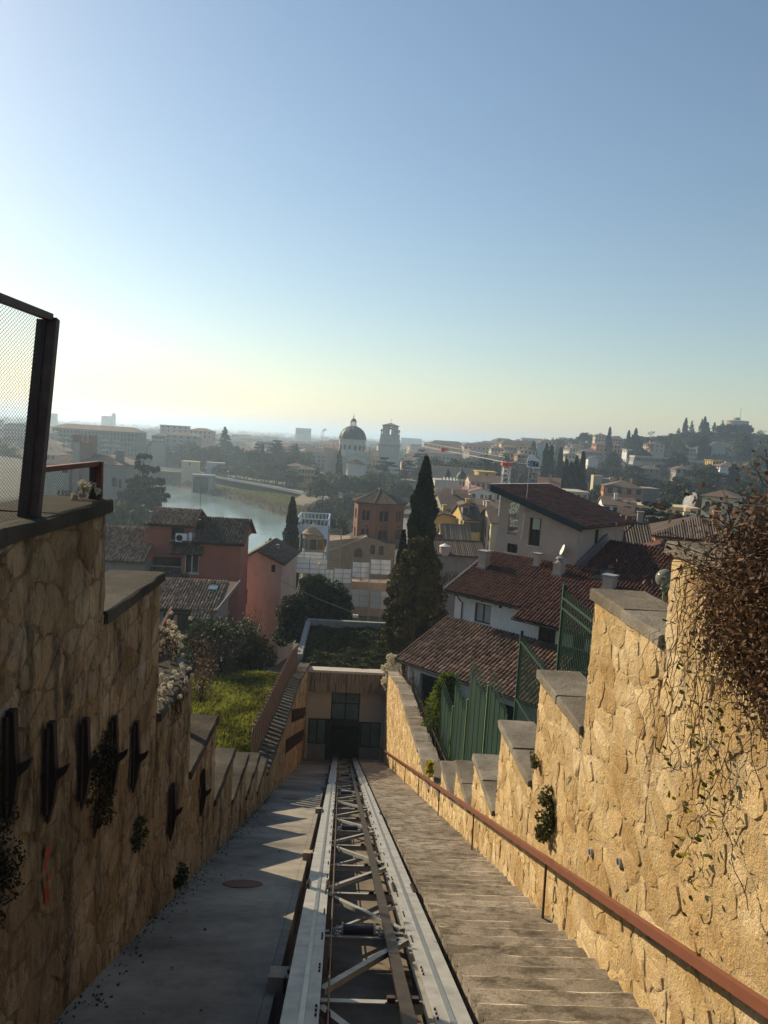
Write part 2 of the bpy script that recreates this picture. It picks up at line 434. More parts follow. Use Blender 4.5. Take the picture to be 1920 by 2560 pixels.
left_wall = stone_wall('retaining_wall', 'stepped stone retaining wall with dark stained face in shade beside the concrete ramp', XL, 1, .62, LEFT, rampz, M['stone_l'], M['mortar_l'], 3, .46, .29, .74, 4.2)
right_wall = stone_wall('retaining_wall', 'sunlit honey stone stepped retaining wall beside the stairs and brown handrail', XR, -1, .62, RIGHT, stairz, M['stone_r'], M['mortar_r'], 5, .44, .28, .72, 4.4)

# ---- brown handrail along the stairs -----------------------------------------
hr = thing('handrail', 'brown painted steel handrail running down the sunlit stone wall', 'handrail', (2.97, 5, stairz(5)))
def hz(y): return -1.86-y*TS
MB().beam((2.96, 2.2, hz(2.2)), (2.96, YEND-.3, hz(YEND-.3)), .062, .085).build('rail', M['handrail'], hr, world=True)
for y in (9.75, 15.2, 20.6, 26, 31.5, 37, 42.5, 48):
    MB().beam((2.99, y, stairz(y)-.1), (2.97, y, hz(y)-.04), .028, .028, up=(0, 1, 0)).build('post', M['steel_dark'], hr, world=True)
for y in (5.1, 7.3, 12.4, 17.9, 23.3, 28.7):
    MB().beam((2.97, y, hz(y)-.06), (3.11, y+.02, hz(y)-.10), .03, .03).build('bracket', M['steel_dark'], hr, world=True)

# ---- funicular track ----------------------------------------------------------
tr = thing('funicular_track', 'steel funicular track of pale beams with cross ties, cable and guide rail', 'track', (0, 0, -2.7))
tr.rotation_euler = (-SLOPE, 0, 0)
S0, S1 = 2.0, 57.0
def s_of(y): return y/math.cos(SLOPE)
BOLT = MB().lathe([(.011, 0), (.011, .018), (.004, .022)], 6).mesh('bolt', M['steel_dark']); BOLT2 = MB().lathe([(.015, 0), (.015, .03), (.006, .034)], 6).mesh('bolt', M['steel_dark'])
def beam_profile(xa, xb, groove):
    m = MB(); xm = (xa+xb)/2
    m.box(xa, xb, S0, S1, -.022, 0); m.box(xm-.012, xm+.012, S0, S1, -.28, -.0225); m.box(xa+.03, xb-.03, S0, S1, -.30, -.2805)
    return m
for nm, xa, xb, g0, g1 in (('rail_beam', -.37, -.04, -.215, -.165), ('rail_beam', .985, 1.315, 1.115, 1.165)):
    o = beam_profile(xa, xb, g0).build(nm, M['galv'], tr)
    MB().box(g0, g1, S0, S1, .0005, .014).build('running_strip', M['rail_strip'], o)
    # groups of bolts along the inner flange edge
    y = 5.0; k = 0
    while y < 30:
        for q in range(3): link('bolt', BOLT, o).location = ((xb-.03) if xa < 0 else (xa+.03), s_of(y)+q*.11, .0008)
        y += 1.12
    for y in (11.17, 20.4, 29.6, 38.8):
        for xe in (xa+.012, xb-.012):
            s = s_of(y); pl = MB().box(xe-.03, xe+.03, s-.28, s+.28, .001, .016).build('splice_plate', M['steel_dark'], tr)
            for q in range(5): link('bolt', BOLT2, pl).location = (xe, s-.22+q*.11, .0165)
y = 4.7; k = 0
while y < 52:
    s = s_of(y); dbl = (k % 4 == 2)
    for off in ((-.11, .12) if dbl else (0,)):
        m = MB(); m.box(-.045, .99, s+off-.05, s+off+.05, -.17, -.155); m.box(-.045, .99, s+off-.004, s+off+.004, -.26, -.1705)
        m.build('cross_tie', M['galv2'], tr)
    if dbl:
        p = MB(); p.tube([(.19, s, -.10), (.59, s, -.10)], .062, 14)
        ro = p.build('cable_roller', M['rubber'], tr, smooth=False)
        f = MB()
        for xx in (.18, .60): f.tube([(xx-.012, s, -.10), (xx+.012, s, -.10)], .085, 14)
        f.tube([(.06, s, -.10), (.74, s, -.10)], .016, 8)
        f.build('flange', M['galv2'], ro)
        for xx in (.11, .68):
            for oo in (-.11, .12):
                MB().lathe([(.035, 0), (.035, .03), (.018, .031), (.018, .06)], 8, (xx, s+oo, -.1545)).build('bolt', M['galv'], ro)
    else:
        m = MB(); m.box(.60, .97, s-.055, s-.048, -.154, -.145)
        for xx in (.66, .90): m.box(xx-.04, xx+.04, s-.045, s+.045, -.1545, -.11)
        m.build('rail_clamp', M['steel_dark'], tr)
    # diagonal bracing, alternately leaning
    s2 = s_of(min(y+2.25, 52))
    a, b_ = ((-.04, s+.22, -.15), (.985, s2-.3, -.15)) if k % 2 else ((-.04, s2-.25, -.15), (.985, s+.2, -.15))
    MB().beam(a, b_, .085, .06).build('diagonal_brace', M['galv2'], tr)
    if k % 2 == 0:
        MB().beam((-.04, s+.3, -.24), (.985, s2-.5, -.24), .05, .04).build('lower_brace', M['galv2'], tr)
    y += 2.25; k += 1
g = MB(); g.box(.72, .85, S0, S1, -.105, -.085); g.box(.775, .795, S0, S1, -.19, -.1055); g.box(.74, .83, S0, S1, -.205, -.1905)
g.build('guide_rail', M['guide'], tr)
MB().tube([(.04, S0, -.035), (.04, S1, -.035)], .011, 6).build('cable', M['cable'], tr)
y = 4.8
while y < 40:
    s = s_of(y); m = MB(); m.box(.015, .065, s-.035, s+.035, -.15, -.06); m.box(.018, .03, s-.03, s+.03, -.06, -.02); m.box(.05, .062, s-.03, s+.03, -.06, -.02)
    m.build('cable_guide', M['rust'], tr); y += 1.5
for y in (7.5, 14.6, 22.0, 29.5, 37, 44.5):
    s = s_of(y)
    m = MB(); m.box(-.60, -.385, s-.19, s+.19, -.55, -.09); m.build('support_block', M['block'], tr)
    m = MB(); m.box(-.41, -.372, s-.06, s+.06, -.24, -.05)
    for q in range(4): m.box(-.43, -.4105, s-.32+q*.03, s-.305+q*.03, -.2, -.06)
    m.build('bolt_plate', M['steel_dark'], tr)

# ---- pointed steel fins on the shaded wall ------------------------------------
def fin_mesh(h, arm):
    # a tapering blade standing out from the wall, with a short stub arm
    m = MB()
    m.prism([(-.03, 0, h), (.05, 0, h), (.075, 0, h*.62), (.10, 0, h*.42), (.06, 0, h*.18), (.0, 0, -.02), (-.03, 0, .02)][::-1], (0, .07, 0))
    m.box(-.03, .012, -.05, -.001, h*.1, h*.96)
    if arm: m.prism([(.074, .015, h*.40), (.20, .015, h*.50), (.235, .015, h*.575), (.20, .015, h*.585), (.15, .015, h*.545), (.073, .015, h*.52)][::-1], (0, .045, 0))
    return m.mesh('wall_fin', M['bracket'])
fm = fin_mesh(.92, True)
fins = [(5.32, -3.0, 'dark pointed steel fin on shaded wall below the mesh fence, partly cut by frame edge'),
        (6.05, -3.38, 'dark pointed steel fin with side arm above the red graffiti stain'),
        (6.85, -3.66, 'dark pointed steel fin beside the mossy clump, uphill side'),
        (7.72, -3.98, 'dark pointed steel fin half hidden behind the mossy clump'),
        (8.55, -4.36, 'dark pointed steel fin with side arm between mossy clump and wall joint'),
        (10.56, -6.1, 'dark pointed steel fin low on the wall, second from the bare slabs'),
        (12.92, -6.98, 'dark pointed steel fin next to the pale coping slabs')]
for y, z, lb in fins:
    o = link('wall_fin', fm); o.scale = (.68, 1, .94); o.location = (XL+.055, y, z); tag(o, lb, 'wall fin', 'pointed steel fins on the shaded wall')
M['fin_rust'] = simple('dark rusty fin', (.055, .016, .011), .8, .4, 12)
# two combs of small rusty fins near the station
for row, (ya, yb, za, zb, nf) in enumerate(((35.6, 46.8, -14.25, -18.35, 11), (32.6, 46.6, -14.5, -19.75, 14))):
    fm2 = MB().prism([(0, 0, .02), (.05, 0, 0), (.13, 0, .28), (.20, 0, .34), (.12, 0, .40), (.10, 0, .68), (0, 0, .68)][::-1], (0, .06, 0)).mesh('rusty_fin', M['fin_rust'])
    for k in range(nf):
        o = link('rusty_fin', fm2); t = k/(nf-1); o.location = (XL+.05, lerp(ya, yb, t), lerp(za, zb, t))
        tag(o, ('small rusty fin in the upper comb on the wall near the station', 'small rusty fin in the lower comb on the wall near the station')[row], 'rusty fin', ('upper comb of rusty fins', 'lower comb of rusty fins')[row])

gm = MB(); rgf = random.Random(3)
for k in range(9):
    y = 6.0+rgf.uniform(0, .16); z = -3.72-rgf.uniform(0, .5); w_, h_ = rgf.uniform(.02, .06), rgf.uniform(.06, .2); xx = XL+.036+.0006*k
    gm.poly([(xx, y, z), (xx, y+w_, z+.02), (xx, y+w_*.8, z+h_), (xx, y-.01, z+h_*.8)])
tag(gm.build('graffiti', simple('orange red spray paint', (.26, .045, .018), .9, .5, 20)), 'faded orange red graffiti mark on the shaded wall under a steel fin', 'graffiti')
# two drain pipe ends in the sunlit wall
for (y, z, lb) in ((8.38, -4.79, 'grey drain pipe end in sunlit wall, downhill one of two'), (7.51, -4.39, 'grey drain pipe end in sunlit wall, uphill one of two')):
    m = MB(); n = 14
    ri = [m.vs([(x_, y+r_*math.cos(2*math.pi*j/n), z+r_*math.sin(2*math.pi*j/n)) for j in range(n)]) for x_, r_ in ((3.12, .055), (3.062, .055), (3.062, .042), (3.13, .042))]
    for a, b in zip(ri, ri[1:]):
        for j in range(n): m.f.append((a+j, a+(j+1) % n, b+(j+1) % n, b+j)); m.m.append(0)
    m.f.append(tuple(ri[-1]+j for j in range(n))); m.m.append(1)
    o = m.build('drain_pipe', [simple('pvc pipe', (.35, .33, .31), .6), M['pane']]); tag(o, lb, 'pipe', 'drain pipes in the sunlit wall')
# round drain cover and small one on the ramp
for (x, y, rx, lb) in ((-1.5, 12.1, .33, 'oval rusty drain cover with weeds on the shaded ramp'), (-1.6, 25.6, .34, 'small dark drain cover far down the ramp')):
    m = MB(); n = 20
    i = m.vs([(x+rx*math.cos(2*math.pi*j/n), y+.30*math.sin(2*math.pi*j/n), rampz(y+.30*math.sin(2*math.pi*j/n))+.012) for j in range(n)])
    j0 = m.vs([(x+(rx+.03)*math.cos(2*math.pi*j/n), y+.33*math.sin(2*math.pi*j/n), rampz(y+.33*math.sin(2*math.pi*j/n))-.01) for j in range(n)])
    m.f.append(tuple(i+k for k in range(n))); m.m.append(0)
    for k in range(n): m.f.append((j0+k, j0+(k+1) % n, i+(k+1) % n, i+k)); m.m.append(0)
    tag(m.build('drain_cover', M['rust']), lb, 'drain cover')

# ---- mesh fence on the first coping -------------------------------------------
mf = thing('mesh_fence', 'dark steel framed wire mesh fence standing on the dark coping', 'fence', (-2.74, 6, -.79))
fx = -2.53
zt = .79
MB().beam((fx+.02, 5.99, -.80), (fx+.02, 6.30, zt), .075, .07, up=(0, 1, 0)).build('post', M['steel_dark'], mf, world=True)
MB().beam((fx-.056, 5.96, -.80), (fx-.056, 6.27, zt-.02), .075, .05, up=(0, 1, 0)).build('angle', M['black_steel'] if 'black_steel' in M else M.setdefault('black_steel', simple('black steel', (.016, .014, .013), .7, .2, 5)), mf, world=True)
MB().box(fx-.03, fx+.03, 2.0, 6.27, zt-.02, zt+.035).build('top_bar', M['steel_dark'], mf, world=True)
MB().box(fx-.025, fx+.03, 6.12, 7.43, -.455, -.41).build('top_bar', M['rust'], mf, world=True)
MB().box(fx+.0, fx+.05, 7.44, 7.50, -.80, -.41).build('post', M['rust'], mf, world=True)
MB().box(fx-.06, fx-.001, 7.42, 7.47, -.80, -.456).build('angle', M['black_steel'], mf, world=True)
def wire(y0, y1, z0, z1, p=.026, w=.0042):
    """diamond mesh of real strands"""
    V = []; Fq = []
    def seg(a, b):
        d = Vector((b[0]-a[0], b[1]-a[1])); L = d.length
        if L < 1e-4: return
        nrm = Vector((-d.y, d.x))/L*w/2; i = len(V)
        V.extend([(fx, a[0]-nrm.x, a[1]-nrm.y), (fx, a[0]+nrm.x, a[1]+nrm.y), (fx, b[0]+nrm.x, b[1]+nrm.y), (fx, b[0]-nrm.x, b[1]-nrm.y)]); Fq.append((i, i+1, i+2, i+3))
    sl_ = .62
    for sg in (1, -1):
        c = -(z1-z0)-abs(y1-y0)*sl_
        while c < (z1-z0)+abs(y1-y0)*sl_*2:
            # line z = z0 + c + sg*sl*(y-y0)
            ya, yb = sorted(((0-c)/(sg*sl_)+y0, (z1-z0-c)/(sg*sl_)+y0))
            ya, yb = max(ya, y0), min(yb, y1)
            if yb > ya: seg((ya, z0+c+sg*sl_*(ya-y0)), (yb, z0+c+sg*sl_*(yb-y0)))
            c += p*1.15
    return V, Fq
for (a, b, c, d) in ((3.6, 6.1, -.79, zt-.02), (6.05, 7.44, -.79, -.455)):
    V, Fq = wire(a, b, c, d); V = [(p[0]-mf.location.x, p[1]-mf.location.y, p[2]-mf.location.z) for p in V]
    link('wire_mesh', npmesh('wire_mesh', V, Fq, M['steel_dark']), mf)

# ---- lower station at the end of the trench ------------------------------------
M['st_conc'] = None
def stained():
    m = NT('streaked concrete')
    a = m.noise(2.2, 6, .65, stretch=(6, 1, .35)); g = m.noise(30, 5, .6)
    c = m.ramp(a, [(.40, (.055, .042, .03)), (.52, (.24, .185, .13)), (.8, (.33, .27, .2))])
    c = m.mix(m.rng(g, .4, .7, 0, .3), c, (.2, .16, .12)); m.col(c); m.rough(.9); m.bump(g, .4, .01); return m.mat
M['st_conc'] = stained()
M['panel'] = simple('beige panel', (.55, .49, .41), .7, .06, 1)
M['frame_dark'] = simple('dark window frame', (.018, .016, .015), .5, .2, 3)
M['glass_teal'] = simple('glass with painted reflection', (.10, .17, .17), .05, .4, .9, spec=.9)  # cyan reflections put into the base colour of the glass
M['conc_pale'] = simple('pale concrete', (.42, .38, .33), .85, .15, 2, .2, 30, .01)
M['conc_grey'] = simple('grey concrete', (.25, .25, .24), .85, .2, 1.5, .2, 30, .01)
M['black'] = simple('tunnel dark', (.01, .01, .01), .9, .1, 1)
st = thing('lower_station', 'concrete lower station portal with glass front at the bottom of the track', 'station', (.4, 52, rampz(52)))
def sb(name, mat, *b): return MB().box(*b).build(name, mat, st, world=True)
ly = 51.3
sb('lintel', M['st_conc'], -2.44, 3.09, ly, ly+.5, -18.15, -16.72)
sb('cornice', M['conc_pale'], -2.60, 3.30, ly-.12, ly+.7, -16.715, -16.55)
fy = 52.2
sb('side_wall', M['panel'], -2.44, -2.30, ly+.51, fy+.3, -24.6, -16.8)
sb('side_wall', M['panel'], 2.95, 3.09, ly+.51, fy+.3, -24.6, -16.8)
sb('wall_panel', M['panel'], -2.29, -.72, fy, fy+.15, -20.45, -16.9)
sb('wall_panel', M['panel'], 1.35, 2.94, fy, fy+.15, -20.55, -16.9)
sb('sill_wall', M['conc_grey'], -2.29, -.95, fy, fy+.2, -25.2, -22.35)
sb('sill_wall', M['conc_grey'], 1.5, 2.94, fy, fy+.2, -25.2, -22.5)
def glazing(x0, x1, z0, z1, nx, nz):
    w = MB(); t = .07; y = fy+.02
    w.box(x0, x1, y, y+.1, z0, z0+t); w.box(x0, x1, y, y+.1, z1-t, z1)
    for i in range(nx+1):
        x = lerp(x0+t/2, x1-t/2, i/nx); w.box(x-t/2, x+t/2, y+.001, y+.101, z0+t, z1-t)
    for j in range(1, nz): z = lerp(z0, z1, j/nz); w.box(x0+t, x1-t, y+.002, y+.098, z-t/2, z+t/2)
    wo_ = w.build('window', M['frame_dark'], st, world=True)
    for i in range(nx):
        for j in range(nz):
            a, b = lerp(x0, x1, i/nx)+.05, lerp(x0, x1, (i+1)/nx)-.05; c, d = lerp(z0, z1, j/nz)+.05, lerp(z0, z1, (j+1)/nz)-.05
            tilt = random.uniform(-.012, .012)
            p = MB().poly([(a, y+.06+tilt, c), (b, y+.06, c), (b, y+.06, d), (a, y+.06+tilt, d)]).mesh('pane', M['glass_teal'], off=st.location)
            link('pane', p, wo_)
glazing(-.71, 1.34, -20.5, -18.0, 2, 2)
glazing(-2.28, -1.0, -22.34, -20.47, 2, 1)
glazing(1.52, 2.93, -22.48, -20.57, 2, 1)
sb('door_frame', M['frame_dark'], -1.0, -.66, fy-.02, fy+.3, -25, -20.46)
sb('door_frame', M['frame_dark'], 1.31, 1.5, fy-.02, fy+.3, -25, -20.56)
sb('door_head', M['frame_dark'], -.659, 1.309, fy-.02, fy+.3, -20.9, -20.51)
t = MB(); t.box(-.66, -.62, fy+.31, fy+9, -27, -20.3); t.box(1.27, 1.31, fy+.31, fy+9, -27, -20.3); t.box(-.66, 1.31, fy+9.01, fy+9.2, -27, -20.3); t.box(-.66, 1.31, fy+.31, fy+9, -20.5, -20.3)
t.build('tunnel', M['black'], st, world=True)
sb('roof_slab', M['conc_grey'], -3.0, 4.2, ly+.71, 63.4, -17.3, -16.75)
pw = MB(); pw.box(-3.35, 4.3, 63.4, 63.75, -19, -16.05); pw.build('parapet', M['conc_grey'], st, world=True)
pw = MB(); pw.box(-3.45, -3.05, 53.5, 63.39, -19, -16.15); pw.build('parapet', M['conc_grey'], st, world=True)
MB().box(2.13, 2.2, fy-.03, fy-.001, -19.93, -19.83).build('signal_lamp', simple('lamp glass', (.6, .75, .65), .2), st, world=True)
MB().box(2.30, 2.36, fy-.03, fy-.001, -19.94, -19.85).build('signal_lamp', simple('lamp glass', (.6, .75, .65), .2), st, world=True)
# ------------------------------------------------------------------ terrain and river
RIVER = [(-520, 900), (-300, 690), (-125, 472), (-84, 412), (-60, 375), (-43, 345), (-32, 324), (-20, 298), (-4, 266), (2, 236), (-6, 206), (-22, 172), (-42, 138), (-75, 105), (-150, 70), (-400, 20),
         (-420, 90), (-200, 135), (-135, 185), (-104, 235), (-95, 290), (-106, 335), (-150, 445), (-330, 670), (-560, 880)]
_RP = np.array(RIVER, float); _RQ = np.roll(_RP, -1, axis=0)
def river_sd(X, Y):
    """signed distance to the river outline, negative in the water (numpy arrays)"""
    d = np.full(X.shape, 1e9); ins = np.zeros(X.shape, bool)
    for (ax, ay), (bx, by) in zip(_RP, _RQ):
        vx, vy = bx-ax, by-ay; t = np.clip(((X-ax)*vx+(Y-ay)*vy)/(vx*vx+vy*vy), 0, 1)
        d = np.minimum(d, np.hypot(X-ax-t*vx, Y-ay-t*vy))
        c = ((ay > Y) != (by > Y)) & (X < (bx-ax)*(Y-ay)/((by-ay) if by != ay else 1e-9)+ax); ins ^= c
    return np.where(ins, -d, d)
GLY = [-60, 0, 10, 20, 27, 45, 50, 60, 80, 130, 200]; GLZ = [-1, -3, -5.2, -9.5, -12.6, -15.0, -17.5, -21.5, -24.5, -28.5, -29]
GRY = [-60, 0, 10, 20, 30, 40, 55, 80, 130, 200]; GRZ = [-1, -3, -6.2, -11, -14.6, -16.4, -18.5, -24, -28.5, -29]
def sstep(a, b, x): t = np.clip((x-a)/(b-a), 0, 1); return t*t*(3-2*t)
def ground_arr(X, Y):
    zl = np.interp(Y, GLY, GLZ); zr = np.interp(Y, GRY, GRZ); w = sstep(-3, 6, X)
    z = zl*(1-w)+zr*w
    z = np.where((np.abs(X-.5) < 7) & (Y > 53), np.minimum(z, np.interp(Y, [53, 64, 75, 90], [-20.5, -21.5, -23, -25])), z)
    q = X/np.maximum(Y, 1); hq = np.interp(q, [.05, .09, .18, .26, .33, .39, .47, .53, .6, 1.2], [0, 3, 16, 28, 36, 41, 48, 51, 52, 56])
    z = z+hq*np.interp(Y, [110, 150, 245, 380, 470, 560, 600, 640, 700], [0, .08, .2, .28, .36, .54, .66, .85, 1])*(1-.35*sstep(800, 1600, Y))
    z = z-6*sstep(700, 2500, Y)*(q < .05)
    sd = river_sd(X, Y)
    z = np.where(sd < 18, np.minimum(z, np.interp(sd, [-6, 0, 3, 12, 18], [-41, -36.5, -35.2, -32.2, -29.2])), z)
    z = np.where((X > -2.9) & (X < 3.6) & (Y < 53), -2.95-Y*TS-1.6, z)
    z = np.where((X > -3.3) & (X < 4.25) & (Y >= 53) & (Y < 63), np.minimum(z, -27), z)
    return z
def gz(x, y): return float(ground_arr(np.array([float(x)]), np.array([float(y)]))[0])
def axis(dense, lo, hi):
    a = sorted(dense); L = [a[0]]; s = 6.0
    while L[-1] > lo: L.append(L[-1]-s); s *= 1.22
    H = [a[-1]]; s = 6.0
    while H[-1] < hi: H.append(H[-1]+s); s *= 1.22
    return np.array(sorted(set(L+list(a)+H)))
gx = axis(list(np.arange(-164, 300, 4.0))+[-3.45, -3.25, -2.88, 3.58, 3.9, 4.3, 6, -6, -9, 9], -14000, 14000)
gy = axis(list(np.arange(-40, 600, 4.0))+[52.9, 53.1, 63.1, 63.3], -200, 16000)
GX, GY = np.meshgrid(gx, gy); GZ = ground_arr(GX, GY)
GZ = GZ+np.where((np.abs(GX) > 8) | (GY > 66), RNG.uniform(-.12, .12, GZ.shape), 0)
nx, ny = len(gx), len(gy); idx = np.arange(nx*ny).reshape(ny, nx)
Fq = np.stack([idx[:-1, :-1], idx[:-1, 1:], idx[1:, 1:], idx[1:, :-1]], -1).reshape(-1, 4)
def ground_mat():
    m = NT('earth and grass'); a = m.noise(.05, 6, .65); b = m.noise(.9, 6, .7)
    c = m.ramp(a, [(.35, (.030, .042, .018)), (.55, (.048, .05, .026)), (.7, (.065, .06, .036))])
    c = m.mix(m.rng(b, .4, .7, 0, .5), c, (.03, .04, .018)); m.col(c); m.rough(.95); return m.mat
tag(link('ground', npmesh('ground', np.stack([GX.ravel(), GY.ravel(), GZ.ravel()], 1), Fq, ground_mat(), smooth=True)), kind='structure')
def water_mat():
    m = NT('river water'); m.col((.15, .21, .20)); m.rough(.06); m.b.inputs['IOR'].default_value = 1.33
    m.b.inputs['Specular IOR Level'].default_value = .6
    a = m.noise(.12, 5, .6, stretch=(1, .45, 1)); b = m.noise(.9, 5, .65, stretch=(1, .5, 1)); h = m.n('ShaderNodeMath', operation='MULTIPLY_ADD')
    m.l(a, h.inputs[0]); h.inputs[1].default_value = 3.0; m.l(b, h.inputs[2]); m.bump(h.outputs[0], .16, .2)
    r_ = m.rng(m.noise(.03, 4, .6, stretch=(1, .35, 1)), .4, .65, .05, .22); m.l(r_, m.b.inputs['Roughness']); return m.mat
me = bpy.data.meshes.new('river'); me.from_pydata([(x, y, -36) for x, y in RIVER], [], [tuple(range(len(RIVER)))]); me.materials.append(water_mat())
tag(link('river', me), kind='structure')

# ------------------------------------------------------------------ foliage
def leaf_mat(name, c1, c2, trans=.25, rough=.7, tint=.35, orand=.25):
    m = NT(name); f = m.noise(1.3, 4, .6)
    c = m.ramp(f, [(.3, c1), (.7, c2)])
    c = m.mix(1.0, c, m.ramp(m.attr('tint'), [(0, (1-tint,)*3), (1, (1+tint,)*3)]), 'MULTIPLY')
    if orand: c = m.mix(1.0, c, m.ramp(m.orand(), [(0, (1-orand, 1-orand, 1-orand)), (.5, (1.05, 1.0, .9)), (1, (.95, 1.0, 1.0))]), 'MULTIPLY')
    m.col(c); m.rough(rough); m.b.inputs['Specular IOR Level'].default_value = .2
    if trans:
        t = m.n('ShaderNodeBsdfTranslucent'); m.l(c, t.inputs['Color']); mx = m.n('ShaderNodeMixShader'); mx.inputs[0].default_value = trans
        m.l(m.b.outputs[0], mx.inputs[1]); m.l(t.outputs[0], mx.inputs[2]); m.l(mx.outputs[0], m.out.inputs['Surface'])
    return m.mat
M['lf_dark'] = leaf_mat('dark evergreen leaves', (.022, .036, .017), (.055, .072, .034))
M['lf_oak'] = leaf_mat('olive green leaves', (.035, .045, .018), (.075, .085, .035))
M['lf_cyp'] = leaf_mat('cypress foliage', (.012, .022, .010), (.030, .042, .020), .1)
M['lf_cyp_brown'] = leaf_mat('golden cypress foliage', (.036, .034, .011), (.095, .078, .023), .2, tint=.6)
M['lf_cedar'] = leaf_mat('cedar needles', (.018, .034, .024), (.04, .06, .042), .1)
M['lf_bright'] = leaf_mat('bright green foliage', (.06, .10, .015), (.16, .21, .03), .3)
M['lf_grass'] = leaf_mat('meadow grass', (.095, .105, .014), (.21, .215, .035), .3, tint=.45, orand=0)
M['lf_roof'] = leaf_mat('roof sedum', (.022, .034, .012), (.055, .065, .022), .2, tint=.5, orand=0)
M['lf_dry'] = leaf_mat('dry vine', (.085, .048, .026), (.17, .10, .055), .15, tint=.5, orand=0)
M['lf_ivy'] = leaf_mat('ivy leaf', (.06, .085, .012), (.20, .22, .025), .4, tint=.4, orand=.55)
M['lf_yel'] = leaf_mat('yellow leaf', (.36, .30, .02), (.5, .45, .05), .4, orand=.2)
M['lf_moss'] = leaf_mat('dark moss', (.014, .015, .007), (.035, .034, .015), .1, tint=.4)
M['lf_weed'] = leaf_mat('weed leaves', (.045, .06, .018), (.12, .125, .04), .3, tint=.5)
M['lf_white'] = leaf_mat('clematis seed head', (.46, .40, .30), (.66, .60, .48), .3, tint=.25, orand=.1)
M['lf_reed'] = leaf_mat('dry reeds', (.10, .075, .045), (.19, .15, .095), .2, tint=.4, orand=0)
M['lf_bare'] = leaf_mat('bare twigs', (.045, .036, .028), (.085, .07, .055), 0, tint=.3, orand=.2)
M['bark'] = simple('bark', (.055, .04, .03), .95, .3, 4, .5, 12, .03)
M['bark_pale'] = simple('pale bark', (.16, .12, .09), .95, .3, 5, .3, 20, .01)

def rdir(n, rng): d = rng.normal(size=(n, 3)); return d/np.linalg.norm(d, axis=1, keepdims=True)
def leafquads(P, size, rng, along=None, aspect=1.0, tint=None):
    n = len(P); size = np.broadcast_to(np.asarray(size, float), (n,))[:, None]
    a = rdir(n, rng) if along is None else along
    b = np.cross(a, rdir(n, rng)); b /= np.linalg.norm(b, axis=1, keepdims=True)+1e-9
    a = a*size*aspect; b = b*size
    V = np.stack([P-b*.5-a*.45, P+b*.55-a*.35, P+b*.18+a*.6, P-b*.32+a*.5], 1).reshape(-1, 3)
    Fq = np.arange(4*n).reshape(n, 4)
    t = np.repeat(tint if tint is not None else rng.uniform(0, 1, n), 4)
    return V, Fq, t
def merge(parts):
    V = []; Fq = []; T = []; o = 0
    for v, f, t in parts: V.append(v); Fq.append(f+o); T.append(t); o += len(v)
    return np.concatenate(V), np.concatenate(Fq), np.concatenate(T)
def clumps(C, rad, n, size, rng, flat=1.0, aspect=1.3):
    """leaves gathered round the clump centres C"""
    K = len(C); ids = np.repeat(np.arange(K), n); d = rdir(K*n, rng)
    r = (np.asarray(rad)*np.ones(K))[ids][:, None]*(.45+.55*rng.uniform(0, 1, (K*n, 1))**.5)
    P = C[ids]+d*r*np.array([1, 1, flat])
    tk = rng.uniform(0, 1, K)[ids]*.75+rng.uniform(0, .25, K*n)
    return leafquads(P, size*rng.uniform(.7, 1.3, K*n), rng, along=None, aspect=aspect, tint=tk)

def crown_broad(seed, H=10., W=8., K=90, n=30, size=.5, trunk=.1):
    rng = np.random.default_rng(seed); d = rdir(K, rng); d[:, 2] = np.abs(d[:, 2])*1.1-.35
    lob = 1+.22*np.sin(d[:, 0]*3.1+seed)+.18*np.cos(d[:, 1]*4.3+seed*2)
    C = d*(.72+.28*rng.uniform(0, 1, (K, 1)))*lob[:, None]*np.array([W/2*.85, W/2*.85, H*(1-trunk)/2*.9])+np.array([0, 0, H*(trunk+(1-trunk)*.48)])
    return clumps(C, W*.135*rng.uniform(.7, 1.3, K), n, size, rng, .8)
def crown_cypress(seed, H=14., Rm=1.25, n=5200, size=.22, lumps=60, tuft=0.):
    rng = np.random.default_rng(seed); t = rng.uniform(0, 1, n)**1.12; az = rng.uniform(0, 2*np.pi, n)
    prof = np.interp(t, [0, .04, .2, .5, .8, .95, 1], [.35, .75, 1, .86, .48, .16, .015])*Rm
    lt = rng.uniform(0, 1, lumps); la = rng.uniform(0, 2*np.pi, lumps); bul = np.zeros(n); ti = np.zeros(n)
    for k in range(lumps):
        g = np.exp(-((t-lt[k])*H/(Rm*.55))**2-((np.angle(np.exp(1j*(az-la[k]))))*1.6)**2); bul = np.maximum(bul, g*rng.uniform(.5, 1)); ti += g*rng.uniform(-1, 1)
    r = prof*(.50+.62*bul**1.3+.10*rng.uniform(-1, 1, n)); P = np.stack([r*np.cos(az), r*np.sin(az), t*H], 1)
    out = np.stack([np.cos(az), np.sin(az), np.full(n, 2.2-.9*tuft)], 1)+rng.normal(size=(n, 3))*.35
    out /= np.linalg.norm(out, axis=1, keepdims=True)
    return leafquads(P, size*rng.uniform(.6, 1.25, n), rng, along=out, aspect=2.0, tint=np.clip(.5+.35*ti+rng.uniform(-.25, .25, n), 0, 1))
